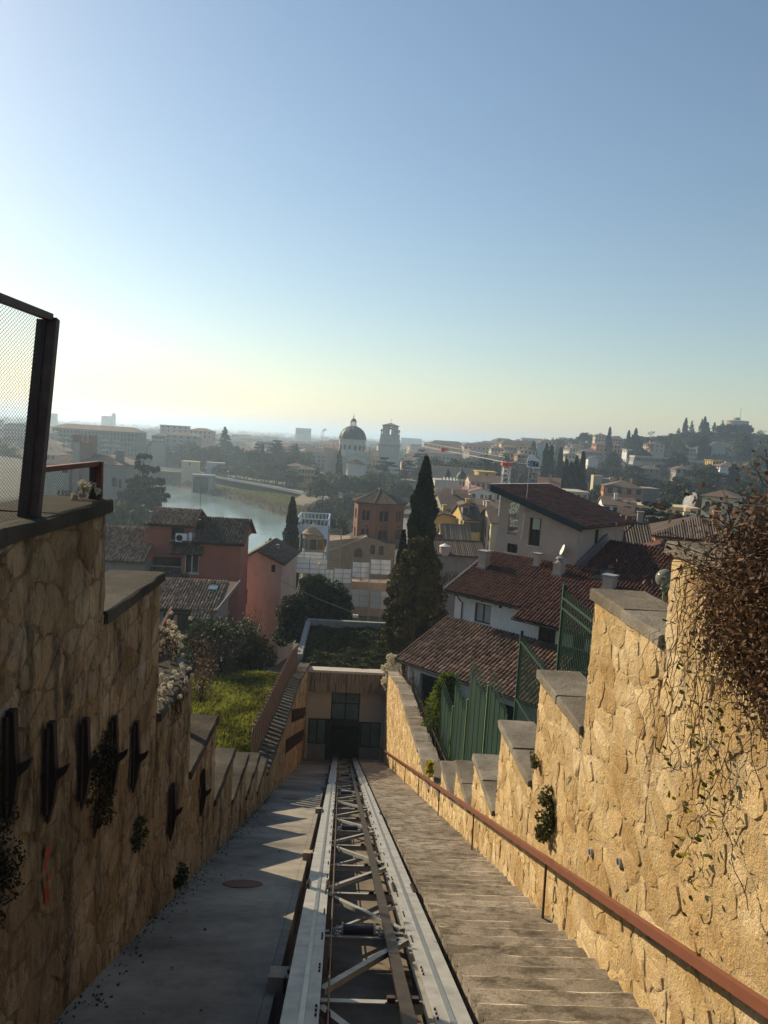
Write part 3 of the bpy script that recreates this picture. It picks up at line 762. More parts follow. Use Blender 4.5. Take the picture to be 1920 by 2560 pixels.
def crown_cedar(seed, H=14., W=12., layers=9, n=300, size=.40):
    rng = np.random.default_rng(seed); parts = []
    for k in range(layers):
        t0 = k/(layers-1)
        for b in range(rng.integers(5, 8)):
            t = np.clip(t0+rng.normal()*.022, 0, 1); z = H*(.14+.83*t)
            Rr = W/2*np.interp(t, [0, .25, .6, .85, 1], [.7, 1, .86, .66, .40]); a0 = rng.uniform(0, 2*np.pi); L = Rr*rng.uniform(.35, 1.15); m = int(n*(L/(W/2))**1.2)+20
            s = rng.uniform(.05, 1, m)**.65; lat = rng.normal(size=m)*(.30*L*(1-.45*s)+.2)*.62
            P = np.stack([s*L*np.cos(a0)-lat*np.sin(a0), s*L*np.sin(a0)+lat*np.cos(a0), z+.12*L*s-.13*L*s*s+rng.normal(size=m)*.11], 1)
            al = rdir(m, rng)*np.array([1, 1, .35]); parts.append(leafquads(P, size*rng.uniform(.5, 1.2, m), rng, along=al, aspect=1.4, tint=np.clip(rng.uniform(0, 1)*.7+rng.uniform(0, .3, m), 0, 1)))
    return merge(parts)
def crown_fir(seed, H=16., W=7., n=3600, size=.42):
    rng = np.random.default_rng(seed); nb = 120; tb_ = rng.uniform(.06, 1, nb)**.9; ab_ = rng.uniform(0, 2*np.pi, nb); Lb = (1-tb_)**.85*W/2*rng.uniform(.6, 1.15, nb)+.15
    i = rng.integers(0, nb, n); s = rng.uniform(0, 1, n)**.6; lat = rng.normal(size=n)*.22*Lb[i]*(1.1-s)
    P = np.stack([s*Lb[i]*np.cos(ab_[i])-lat*np.sin(ab_[i]), s*Lb[i]*np.sin(ab_[i])+lat*np.cos(ab_[i]), tb_[i]*H-.22*s*Lb[i]+rng.normal(size=n)*.12], 1)
    return leafquads(P, size*rng.uniform(.6, 1.2, n)*(1.15-.5*tb_[i]), rng, aspect=1.5, tint=np.clip(rng.uniform(0, 1, nb)[i]*.8+rng.uniform(0, .2, n), 0, 1))
def crown_pine(seed, H=11., W=12.):
    rng = np.random.default_rng(seed); K = 60; a = rng.uniform(0, 2*np.pi, K); r = np.sqrt(rng.uniform(0, 1, K))*W/2*.9
    C = np.stack([r*np.cos(a), r*np.sin(a), H*(.72+.2*np.sqrt(np.maximum(0, 1-(r/(W/2))**2)))+rng.normal(size=K)*.25], 1)
    return clumps(C, W*.10, 42, .42, rng, .6)
def twig_tree(seed, H=9., W=7., depth=5, r0=.16, up=.25, rmin=.012, n0=1):
    """bare branching tree as thin three-sided tubes"""
    rr = random.Random(seed); m = MB()
    def grow(p, d, L, rad, k):
        q = p+d*L*.55+Vector((rr.uniform(-1, 1), rr.uniform(-1, 1), rr.uniform(-.4, .8)))*L*.06; e = p+d*L+Vector((rr.uniform(-1, 1), rr.uniform(-1, 1), rr.uniform(-.3, .6)))*L*.10
        m.tube([p, q, e], [rad, rad*.8, max(rmin, rad*.6)], 3, cap=False, tint=rr.random())
        if k == 0: return
        for _ in range(rr.choice((2, 3, 3))):
            ax = Vector((rr.gauss(0, 1), rr.gauss(0, 1), rr.gauss(0, .5))).normalized()
            nd = (d+ax*rr.uniform(.45, .95)+Vector((0, 0, up))).normalized()
            grow(lerp(q, e, rr.uniform(.2, 1)), nd, L*rr.uniform(.58, .82), max(rmin, rad*.58), k-1)
    for _ in range(n0):
        d = Vector((rr.uniform(-.3, .3), rr.uniform(-.3, .3), 1)).normalized()
        if n0 > 1: d = Vector((rr.uniform(-.8, .8), rr.uniform(-.8, .8), 1)).normalized()
        grow(Vector((rr.uniform(-.3, .3)*(n0 > 1), rr.uniform(-.3, .3)*(n0 > 1), 0)), d, H*.30, r0, depth)
    V = np.array(m.v); s = H/max(V[:, 2].max(), .1); sw = W/2/np.percentile(np.hypot(V[:, 0], V[:, 1]), 97)
    m.v = [(x*sw, y*sw, z*s) for x, y, z in m.v]
    return m
def trunk_mesh(H, r, mat='bark', lean=.02):
    m = MB(); pts = [(lean*H*math.sin(k*1.3)*.5, lean*H*math.cos(k*.9)*.3, H*k/5) for k in range(6)]
    m.tube(pts, [r*(1.35 if k == 0 else 1-.14*k) for k in range(6)], 7)
    for a in range(4):
        z = H*(.55+.1*a); an = a*2.1; m.tube([(0, 0, z), (math.cos(an)*H*.18, math.sin(an)*H*.18, z+H*.14), (math.cos(an)*H*.3, math.sin(an)*H*.3, z+H*.22)], [r*.45, r*.3, r*.1], 5)
    return m.mesh('trunk', M[mat])
PROTO = {}
def proto(key, crown, mat, trunk_h, trunk_r, H, tm='bark'):
    if isinstance(crown, MB): cmesh = crown.mesh('crown', M[mat])
    else: cmesh = npmesh('crown', crown[0], crown[1], M[mat], tint=crown[2])
    PROTO[key] = (cmesh, trunk_mesh(trunk_h, trunk_r, tm), H)
for k in range(3):
    proto('broad%d' % k, crown_broad(11+k), 'lf_dark', 6.5, .28, 10)
    proto('oak%d' % k, crown_broad(31+k, W=8.5), 'lf_oak', 6.5, .28, 10)
for k in range(2):
    proto('cypress%d' % k, crown_cypress(5+k, n=3800, size=.30), 'lf_cyp', 4, .2, 14)
    proto('cedar%d' % k, crown_cedar(8+k), 'lf_cedar', 11, .35, 14)
    proto('fir%d' % k, crown_fir(3+k), 'lf_dark', 12, .3, 16)
    proto('bare%d' % k, twig_tree(21+k, depth=5, rmin=.03, r0=.2), 'lf_bare', 3.2, .2, 9)
proto('pine0', crown_pine(2), 'lf_dark', 9.0, .3, 11)
ADJ = {'broad': 'dark evergreen', 'oak': 'olive green', 'bare': 'bare leafless', 'cypress': 'slim pointed', 'cedar': 'spreading cedar', 'fir': 'dark conifer', 'pine': 'umbrella pine'}
def tree(key, top, label, width=None, name='tree', cat='tree', group=None, rz=None, base=None):
    """top: world point of the highest twig; width in metres"""
    if group and label.startswith('tree '): label = ADJ[key.rstrip('0123456789')]+' '+label
    cm_, tm_, H0 = PROTO[key]; b = gz(top.x, top.y)-.3 if base is None else base
    H = max(2.0, top.z-b); root = thing(name, label, cat, (top.x, top.y, b), random.uniform(0, 6.28) if rz is None else rz, group)
    s = H/H0; w = s
    if width is not None:
        w0 = {'broad': 8, 'oak': 8.5, 'cypress': 2.5, 'cedar': 12, 'fir': 7, 'bare': 7, 'pine': 12}[''.join(c for c in key if c.isalpha())]
        w = width/w0
    for nm, me in (('trunk', tm_), ('crown', cm_)):
        o = link(nm, me, root); o.scale = (w, w, s)
    return root

# ------------------------------------------------------------------ foreground vegetation
def scatter(name, V, Fq, T, mat, label, cat, loc, group=None, kind=None, parts=None):
    root = thing(name, label, cat, loc, 0, group)
    o = link('foliage', npmesh('foliage', V-np.array(loc), Fq, M[mat], tint=T), root)
    return root
rng = np.random.default_rng(99)
# lawn between the wall and the houses
gxy = np.stack([rng.uniform(-13.5, -3.2, 34000), rng.uniform(26.5, 47, 34000)], 1)
P = np.stack([gxy[:, 0], gxy[:, 1], ground_arr(gxy[:, 0], gxy[:, 1])+.06], 1)
al = rdir(len(P), rng)*.5+np.array([0, 0, 1.0])
V, Fq, T = leafquads(P, .11*rng.uniform(.6, 1.4, len(P)), rng, along=al, aspect=2.0, tint=np.clip(.5+.5*np.sin(P[:, 0]*1.7+2*np.sin(P[:, 1]*.8))+rng.normal(size=len(P))*.2, 0, 1))
tag(link('grass', npmesh('grass', V, Fq, M['lf_grass'], tint=T)), 'bright green grass lawn beyond the stepped wall', 'grass', kind='stuff')
# planted roof of the station
n = 16000; xy = np.stack([rng.uniform(-3.0, 4.1, n), rng.uniform(52.1, 63.3, n)], 1)
hmp = .14+.16*np.sin(xy[:, 0]*2.3+xy[:, 1]*1.3)*np.sin(xy[:, 1]*2.1-xy[:, 0])+.1*np.sin(xy[:, 0]*5.1)*np.cos(xy[:, 1]*4.3)
P = np.stack([xy[:, 0], xy[:, 1], -16.72+np.clip(hmp, .02, .4)*rng.uniform(.4, 1, n)], 1)
V, Fq, T = leafquads(P, .16*rng.uniform(.6, 1.3, n), rng, aspect=1.4, tint=np.clip(hmp*2.2+rng.uniform(-.2, .2, n), 0, 1))
tag(link('roof_planting', npmesh('roof_planting', V, Fq, M['lf_roof'], tint=T)), 'low green planting covering the flat station roof', 'ground cover', kind='stuff')

def blob(c, r, n, size, mat, name, label, cat, seed=1, stems=None, aspect=1.4, flat=1.0, K=14, group=None):
    rg = np.random.default_rng(seed); c = np.array(c, float); r = np.array(r, float)*np.ones(3)
    d = rdir(K, rg); C = c+d*r*(.55+.4*rg.uniform(0, 1, (K, 1)))
    V, Fq, T = clumps(C, float(r.mean())*.42, n//K, size, rg, flat, aspect)
    root = thing(name, label, cat, tuple(c-np.array([0, 0, r[2]])), 0, group)
    link('foliage', npmesh('foliage', V-np.array(root.location), Fq, M[mat], tint=T), root)
    s = MB()
    for k in range(6):
        e = Vector(C[k % K]); s.tube([Vector(root.location), lerp(Vector(root.location), e, .5)+Vector((random.uniform(-.1, .1),)*3)*float(r.mean()), e], [.03*float(r.mean()), .02*float(r.mean()), .008*float(r.mean())], 4)
    s.build('stem', M['bark'], root, world=True)
    return root
# weeds on the two walls
blob((3.0, 10.1, -5.25), (.09, .22, .38), 1500, .026, 'lf_weed', 'wall_weed', 'dark green leafy weed tuft growing out of the sunlit wall', 'plant', 4)
blob((3.02, 10.95, -4.8), (.06, .10, .16), 220, .026, 'lf_weed', 'wall_weed', 'small sprig growing at the wall joint above the weed tuft', 'plant', 5)
blob((-2.42, 7.3, -3.7), (.05, .42, .52), 3400, .018, 'lf_moss', 'moss_clump', 'dark mossy clump on the shaded wall between steel fins', 'plant', 6)
blob((-2.42, 5.05, -3.1), (.045, .4, .6), 2600, .018, 'lf_moss', 'moss_clump', 'dark moss patch on the shaded wall at the frame edge', 'plant', 7)
blob((-2.40, 8.9, -5.05), (.04, .2, .26), 300, .025, 'lf_dark', 'wall_weed', 'sparse green weed low on the shaded wall', 'plant', 8)
blob((-2.36, 11.2, -7.1), (.06, .3, .2), 360, .03, 'lf_dark', 'wall_weed', 'dark weed at the foot of the shaded wall', 'plant', 18)
blob((2.9, 22.6, -10.3), (.12, .22, .28), 380, .06, 'lf_yel', 'coping_weed', 'yellow green weed growing on top of the stepped coping', 'plant', 9)
# pale flowering shrub beside the portal
blob((3.35, 50.4, -16.3), (.62, .8, 1.25), 2600, .10, 'lf_white', 'variegated_shrub', 'pale variegated shrub hanging over the wall end beside the station portal', 'shrub', 10)
# clematis seed heads
def fluff(label, pts, seed, spread=.3, n=40, stem=True):
    rg = np.random.default_rng(seed); C = np.array(pts, float)
    C = np.concatenate([C+rg.normal(size=C.shape)*spread for _ in range(max(1, n//len(C)))])
    V, Fq, T = clumps(C, .032, 46, .017, rg, 1, 1.6)
    root = thing('clematis', label, 'plant', tuple(C.mean(0)-np.array([0, 0, .3])))
    o = link('seed_heads', npmesh('seed_heads', V-np.array(root.location), Fq, M['lf_white'], tint=T), root); o['kind'] = 'stuff'
    s = MB()
    for k in range(0, len(C)):
        a = Vector(root.location)+Vector((random.uniform(-.2, .2), random.uniform(-.3, .3), random.uniform(-.3, .1))); e = Vector(C[k])
        s.tube([a, lerp(a, e, .5)+Vector((random.uniform(-.08, .08), random.uniform(-.08, .08), random.uniform(0, .1))), e], [.006, .005, .003], 3, cap=False)
    s.build('stems', M['lf_dry'], root, world=True)
fluff('white fluffy clematis seed heads spilling over the third coping', [(-2.5, 10.0+.2*k, -3.72-.02*k) for k in range(8)], 1, .11, 64)
fluff('white fluffy clematis bunch standing behind the third coping', [(-3.1, 12.1+.2*k, -3.4-.08*k) for k in range(7)], 2, .17, 84)
fluff('few white seed heads beside the short mesh fence post', [(-2.62, 7.35, -.68), (-2.62, 7.4, -.62), (-2.6, 7.28, -.72)], 3, .04, 9)

# climbing vine over the top of the sunlit wall
vn = thing('climbing_vine', 'dry brown climbing vine with yellow green leaves smothering the wall corner', 'vine', (3.2, 6.0, -.9))
s = MB(); rr = random.Random(12); ends = []
for k in range(2300):
    y = rr.uniform(4.0, 5.85)-abs(rr.gauss(0, .35)); up = rr.random()
    p = Vector((rr.uniform(3.0, 3.5), y, -.82+rr.uniform(-.15, .12)))
    hang = rr.random() < .55
    d = Vector((rr.uniform(-.5, .1), rr.uniform(-.4, .6), -1 if hang else rr.uniform(.1, .7))).normalized(); pts = [p]
    if not hang: p.y = rr.uniform(3.8, 5.15)
    for q in range(rr.randint(5, 11)):
        d = (d+Vector((rr.gauss(0, .38), rr.gauss(0, .5), rr.gauss(-.05 if hang else -.1, .4)))).normalized()
        nxt = pts[-1]+d*rr.uniform(.07, .16)
        if nxt.z < -.9: nxt.x = min(nxt.x, 3.03-rr.uniform(0, .07)); nxt.x = max(nxt.x, 2.84)
        pts.append(nxt)
    s.tube(pts, [lerp(.0055, .002, j/len(pts))*rr.uniform(.7, 1.4) for j in range(len(pts))], 3, cap=False, tint=rr.random())
    ends += pts[2:]
for (y0, n_) in ((6.6, 2), (6.3, 4), (6.0, 7), (5.8, 8), (5.5, 9)):     # long trailing shoots down the face
    for k in range(n_):
        p = Vector((3.02, y0+rr.uniform(-.3, .3), -1.0)); pts = [p]; d = Vector((0, rr.uniform(-.2, .2), -1))
        for q in range(rr.randint(8, 34)):
            d = (d+Vector((0, rr.gauss(0, .3), -.05))).normalized(); nx_ = pts[-1]+d*.09; nx_.x = 3.03-rr.uniform(0, .05); pts.append(nx_)
        s.tube(pts, [.004]*len(pts), 3, cap=False, tint=rr.random()); ends += pts[4:]
for k in range(5):                                                          # stray twigs against the sky
    p = Vector((rr.uniform(3.2, 3.7), rr.uniform(5.2, 5.65), -.4)); pts = [p]; d = Vector((rr.uniform(-.3, .3), rr.uniform(-.1, .5), 1)).normalized()
    for q in range(rr.randint(7, 13)): d = (d+Vector((rr.gauss(0, .25), rr.gauss(0, .25), .1))).normalized(); pts.append(pts[-1]+d*.10)
    s.tube(pts, [.0035]*len(pts), 3, cap=False, tint=rr.random())
s.build('stems', M['lf_dry'], vn, world=True)['kind'] = 'stuff'
E_ = np.array([tuple(p) for p in ends]); pick = E_[rng.integers(0, len(E_), 42000)]+rng.normal(size=(42000, 3))*.055
pick = pick[pick[:, 1]-rng.uniform(0, 1.0, len(pick)) < 5.1]
V, Fq, T = leafquads(pick, .020*rng.uniform(.5, 1.5, len(pick)), rng, aspect=1.5)
link('dry_leaves', npmesh('dry_leaves', V-np.array(vn.location), Fq, M['lf_dry'], tint=T), vn)['kind'] = 'stuff'
hm = MB(); hm.f = [(0, 1, 2, 3), (0, 3, 4, 5), (0, 5, 6, 7)]; hm.m = [0]*3
hm.v = [(0, 0, 0), (-.35, .18, .05), (-.48, .55, .02), (-.12, 1.05, -.08), (.12, 1.05, -.08), (.48, .55, .02), (.40, .2, .05), (.2, .02, .05)]
hm.f = [(0, 1, 2, 3), (0, 3, 4), (0, 4, 5, 6), (0, 6, 7)]; hm.m = [0]*4; hm.t = [.5]*8
lm_g = hm.mesh('leaf', M['lf_ivy']); lm_y = hm.mesh('leaf', M['lf_yel'])
low = E_[(E_[:, 2] < -1.25)]
for k in range(295):
    src = low if rr.random() < .93 else E_
    p = Vector(src[rr.randrange(len(src))])
    if p.y > 6.8 and rr.random() < .5: p.y -= .5
    if k < 190: t_ = rr.random(); p = Vector((3.02, 5.5+1.45*t_**1.5*rr.uniform(.6, 1), -1.25-rr.random()**1.3*(3.4-1.6*t_)))
    o = link('leaf', lm_y if rr.random() < .26 else lm_g, vn); o.location = p+Vector((-.03, 0, 0))-vn.location
    sc = rr.uniform(.028, .062)*(1 if p.y > 5.3 else .7); o.scale = (sc, sc, sc); o.rotation_euler = (rr.uniform(1.8, 3.6), rr.uniform(-.6, .6), rr.uniform(-2.6, -.6))

# litter along the foot of the shaded wall
n = 800; yy = rng.uniform(5, 26, n); xx = XL+.04+np.abs(rng.normal(size=n))**1.6*.14
P = np.stack([xx, yy, -2.95-yy*TS+.012], 1); V, Fq, T = leafquads(P, .022*rng.uniform(.4, 1.6, n), rng, along=rdir(n, rng)*np.array([1, 1, .25]), aspect=1.3)
tag(link('leaf_litter', npmesh('leaf_litter', V, Fq, M['bark'], tint=T)), 'dark dead leaves lying along the foot of the shaded wall', 'leaf litter', kind='stuff')
n = 26; yy = rng.uniform(5, 22, n); xx = rng.uniform(-2.3, -.7, n)
P = np.stack([xx, yy, -2.95-yy*TS+.010], 1); V, Fq, T = leafquads(P, .022*rng.uniform(.4, 1.6, n), rng, along=rdir(n, rng)*np.array([1, 1, .15]), aspect=1.3)
tag(link('leaf_litter', npmesh('leaf_litter', V, Fq, M['bark'], tint=T)), 'scattered dead leaves across the concrete ramp', 'leaf litter', kind='stuff')
# ------------------------------------------------------------------ building kit
def onx(u, v, x):
    d = FW + RT*((u-960)/F_PX) - UP*((v-1280)/F_PX); return d*(x/d.x)
def onz(u, v, z):
    d = FW + RT*((u-960)/F_PX) - UP*((v-1280)/F_PX); return d*(z/d.z)
def plaster(name, c, dirt=.35, sc=.6):
    m = NT(name); a = m.noise(sc, 6, .65); b = m.noise(2.4, 6, .7, stretch=(1, 1, .3)); g = m.noise(25, 4, .6)
    k = m.ramp(a, [(.3, cm(c, .82)), (.7, cm(c, 1.08))])
    k = m.mix(m.rng(b, .52, .78, 0, dirt), k, cm(c, .45)); m.col(k); m.rough(.92); m.b.inputs['Specular IOR Level'].default_value = .15
    m.bump(g, .25, .01); return m.mat
def tile_mat(name, c1, c2, c3, lich=.3):
    m = NT(name); a = m.noise(.5, 5, .6); f = m.noise(9, 5, .7)
    c = m.ramp(m.attr('tint'), [(0, c1), (.5, c2), (1, c3)])
    c = m.mix(m.rng(a, .35, .7, 0, .5), c, cm(c2, .55)); c = m.mix(m.rng(f, .5, .75, 0, lich), c, (.16, .14, .10))
    m.col(c); m.rough(.85); m.b.inputs['Specular IOR Level'].default_value = .25; m.bump(f, .3, .01); return m.mat
def tile_far(name, c1, c2, scale=26):
    m = NT(name); a = m.noise(.35, 6, .7); w = m.noise(2.5, 4, .7)
    c = m.ramp(a, [(.3, c1), (.7, c2)]); c = m.mix(m.rng(w, .4, .7, 0, .5), c, cm(c1, .5))
    c = m.mix(1.0, c, m.ramp(m.orand(), [(0, (.7, .7, .72)), (1, (1.1, 1.05, 1))]), 'MULTIPLY')
    m.col(c); m.rough(.9); m.bump(m.noise(6, 3, .6), .5, .05); return m.mat
M['tile_red'] = tile_mat('red brown clay tiles', (.068, .027, .020), (.088, .034, .024), (.118, .046, .032), .16)
M['tile_old'] = tile_mat('weathered clay tiles', (.15, .10, .07), (.26, .18, .125), (.42, .31, .22), .3)
M['tile_dark'] = tile_mat('dark weathered clay tiles', (.075, .055, .042), (.12, .09, .068), (.19, .145, .11), .35)
M['tf_brown'] = tile_far('brown tile roof', (.10, .065, .045), (.19, .125, .088))
M['tf_red'] = tile_far('red tile roof', (.13, .06, .04), (.24, .12, .08))
M['tile_brown'] = tile_mat('brown clay tiles', (.085, .050, .036), (.145, .085, .060), (.25, .16, .115), .25)
M['tile_tower'] = tile_mat('red brown tower tiles', (.13, .058, .042), (.19, .085, .06), (.26, .12, .085), .2)
M['wood'] = simple('dark wood', (.05, .028, .018), .75, .3, 5)
M['wood_red'] = simple('red brown window frame', (.10, .022, .016), .6, .2, 4)
M['gutter'] = simple('dark gutter', (.03, .026, .024), .5, .2, 3, metal=.3)
M['fascia'] = simple('dark blue grey fascia', (.022, .026, .032), .6, .2, 3)
M['lead'] = simple('grey lead flashing', (.20, .20, .20), .55, .2, 3, metal=.3)
M['curtain'] = simple('pale curtain', (.45, .45, .36), .9, .2, 8)
M['shade'] = simple('grey blind', (.30, .33, .30), .8, .1, 4)
WALLC = {}
def wc(key, c, **kw):
    if key not in WALLC: WALLC[key] = plaster(key, c, **kw)
    return WALLC[key]
w_white = wc('white plaster', (.66, .64, .60), dirt=.25); w_pinkb = wc('pinkish beige plaster', (.46, .34, .275), dirt=.3)
w_red = wc('oxide red plaster', (.36, .14, .10), dirt=.3); w_salmon = wc('salmon plaster', (.52, .39, .315), dirt=.5)
w_yellow = wc('ochre yellow plaster', (.52, .36, .13), dirt=.3); w_cream = wc('cream plaster', (.52, .43, .30), dirt=.3)
w_grey = wc('grey plaster', (.28, .26, .24), dirt=.4); w_orange = wc('orange plaster', (.48, .23, .13), dirt=.35); w_pale = wc('pale stone', (.43, .39, .34), dirt=.35)
w_brick = None

def wallface(mb, o, ex, w, h, ops, depth=.16, mi=0, top=None):
    """wall rectangle with real openings; ops: (x0, x1, z0, z1, arch)"""
    o = Vector(o); ex = Vector(ex); ez = Vector((0, 0, 1)); nin = -(ex.cross(ez))
    P = lambda x, z, d=0: o+ex*x+ez*z+nin*d
    xs = sorted({0, w, *[a for q in ops for a in q[:2]]}); zs = sorted({0, h, *[a for q in ops for a in q[2:4]]})
    for i in range(len(xs)-1):
        for j in range(len(zs)-1):
            cx, cz = (xs[i]+xs[i+1])/2, (zs[j]+zs[j+1])/2
            if any(q[0] < cx < q[1] and q[2] < cz < q[3] for q in ops): continue
            mb.poly([P(xs[i], zs[j]), P(xs[i+1], zs[j]), P(xs[i+1], zs[j+1]), P(xs[i], zs[j+1])], mi)
    for q in ops:
        x0, x1, z0, z1 = q[:4]; arch = len(q) > 4 and q[4]
        prof = [(x0, z0), (x1, z0)]
        if arch:
            r = (x1-x0)/2; zc = z1-r; cx = (x0+x1)/2; A = [(cx+r*math.cos(t), zc+r*math.sin(t)) for t in [math.pi*k/8 for k in range(9)]]
            prof += A
            for k in range(4): mb.poly([P(x1, z1), P(*A[k+1]), P(*A[k])], mi)
            for k in range(4, 8): mb.poly([P(x0, z1), P(*A[k+1]), P(*A[k])], mi)
            mb.poly([P(x0, z1), P(x1, z1), P(*A[4])], mi)
        else: prof += [(x1, z1), (x0, z1)]
        for k in range(len(prof)):
            a, b = prof[k], prof[(k+1) % len(prof)]
            mb.poly([P(*a), P(*a, depth), P(*b, depth), P(*b)], mi)
def window_part(root, o, ex, q, depth, frame='frame_dark', pane='pane', sill=True, shutters=None, split=True):
    o = Vector(o); ex = Vector(ex); ez = Vector((0, 0, 1)); nin = -(ex.cross(ez))
    P = lambda x, z, d: o+ex*x+ez*z+nin*d
    x0, x1, z0, z1 = q[:4]; m = MB(); t = min(.07, (x1-x0)*.12); d0 = depth-.06
    def barq(a0, a1, b0, b1):
        m.prism([P(a0, b0, d0), P(a1, b0, d0), P(a1, b1, d0), P(a0, b1, d0)], nin*.05)
    barq(x0, x1, z0, z0+t); barq(x0, x1, z1-t, z1); barq(x0, x0+t, z0+t, z1-t); barq(x1-t, x1, z0+t, z1-t)
    if x1-x0 > .6: xm = (x0+x1)/2; barq(xm-t/2, xm+t/2, z0+t, z1-t)
    m.poly([P(x0, z0, depth-.012), P(x1, z0, depth-.012), P(x1, z1, depth-.012), P(x0, z1, depth-.012)], 1)
    w = m.build('window', [M[frame], M[pane]], root)
    if sill: MB().prism([P(x0-.08, z0-.09, -.06), P(x1+.08, z0-.09, -.06), P(x1+.08, z0-.09, depth*.5), P(x0-.08, z0-.09, depth*.5)], ez*.085).build('sill', M['conc_pale'], w)
    if shutters:
        sw = (x1-x0)/2
        for a, b in ((x0-sw-.02, x0-.02), (x1+.02, x1+sw+.02)):
            MB().prism([P(a, z0, -.005), P(b, z0, -.005), P(b, z1, -.005), P(a, z1, -.005)], -nin*.05).build('shutter', M[shutters], w)
    return w
def roof_plane(root, eL, eR, rR, rL, mat, style='corr', pitch=.22, row=.36, name='roof', thick=.13, base=None, single=False):
    """a roof slope: slab plus clay tiles clipped to the (possibly hipped) outline"""
    eL, eR, rR, rL = map(Vector, (eL, eR, rR, rL)); sd = (eR-eL).normalized()
    mid = (rR+rL)/2-(eL+eR)/2; td = (mid-sd*mid.dot(sd)).normalized(); n = sd.cross(td).normalized()
    if n.z < 0: n = -n
    P = lambda s, t, h=0: eL+sd*s+td*t+n*h
    sl = MB(); pts = [eL, eR, rR, rL]
    if (rR-rL).length < .05: pts = [eL, eR, rR]
    sl.prism([p-n*thick for p in pts], n*thick)
    slab = sl.build(name, M[base or mat] if style == 'flat' else M[base or mat], root)
    if style == 'flat': return slab
    W = (eR-eL).length; poly = [((p-eL).dot(sd), (p-eL).dot(td)) for p in (eL, eR, rR, rL)]
    def trange(s):
        lo, hi = None, None; ts = []
        for i in range(4):
            a, b = poly[i], poly[(i+1) % 4]
            if abs(a[0]-b[0]) < 1e-6: continue
            u = (s-a[0])/(b[0]-a[0])
            if -1e-6 <= u <= 1+1e-6: ts.append(a[1]+(b[1]-a[1])*u)
        return (min(ts), max(ts)) if len(ts) > 1 else None
    nc = max(1, int(W/pitch)); r = pitch*.44; arcs = [(-math.cos(a)*r, math.sin(a)*r*1.0) for a in (.1, .9, math.pi/2, math.pi-.9, math.pi-.1)]
    V = []; Fq = []; T = []; tiles = []
    for c in range(nc):
        s0 = (c+.5)*W/nc; tr_ = trange(s0)
        if not tr_: continue
        t0, t1 = tr_[0]-.04, tr_[1]
        if t1-t0 < .15: continue
        if style == 'corr': segs = [(t0, t1)]
        else:
            k = max(1, round((t1-t0)/row)); segs = [(lerp(t0, t1, q/k), lerp(t0, t1, (q+1)/k)) for q in range(k)]
        for (a, b) in segs:
            tt = random.random(); j = random.gauss(0, .009)
            tiles.append((s0+j, a, b, tt))
    inst = []
    if single:
        tiles.sort(key=lambda q: (root.matrix_world @ P(q[0], q[1])).length); inst, tiles = tiles[:300], tiles[300:]
    for s0, a, b, tt in tiles:
        i = len(V)
        hj = random.gauss(0, .006)
        for t_, kk, h in ((a-.03+random.gauss(0, .012), 1.06, .035+hj), (b, .9, .012+hj)):
            for x, z in arcs: p = P(s0+x*kk, t_, z*kk+h*(0 if style == 'corr' else 1)); V.append((p.x, p.y, p.z)); T.append(tt)
        for q in range(4): Fq.append((i+q, i+q+1, i+6+q, i+5+q))
        if style != 'corr':                                   # the thickness seen at the lower end
            j = len(V)
            for x, z in arcs: p = P(s0+x*1.06, a-.03, z*1.06+.035-.02); V.append((p.x, p.y, p.z)); T.append(tt*.6)
            for q in range(4): Fq.append((j+q, j+q+1, i+q+1, i+q))
    if V:
        o = link('tiles', npmesh('tiles', V, Fq, M[mat], tint=T), slab); o['kind'] = 'stuff'
    if inst:
        L = np.median([q[2]-q[1] for q in inst]); tv = []; ms = []
        for v_ in range(4):
            b_ = MB(); i = b_.vs([(x*1.06, -.03, z*1.06+.035) for x, z in arcs], v_/3); j = b_.vs([(x*.9, L, z*.9+.012) for x, z in arcs], v_/3); k = b_.vs([(x*1.06, -.03, z*1.06+.015) for x, z in arcs], v_/3)
            for q in range(4): b_.f += [(i+q, i+q+1, j+q+1, j+q), (k+q, k+q+1, i+q+1, i+q)]; b_.m += [0, 0]
            ms.append(b_.mesh('tile', M[mat]))
        Rm_ = Matrix((( sd.x, td.x, n.x), (sd.y, td.y, n.y), (sd.z, td.z, n.z))).to_4x4()
        for s0, a, b, tt in inst:
            o = link('tile', ms[int(tt*3.99)], slab); o.matrix_local = Matrix.Translation(P(s0, a)) @ Rm_
    return slab
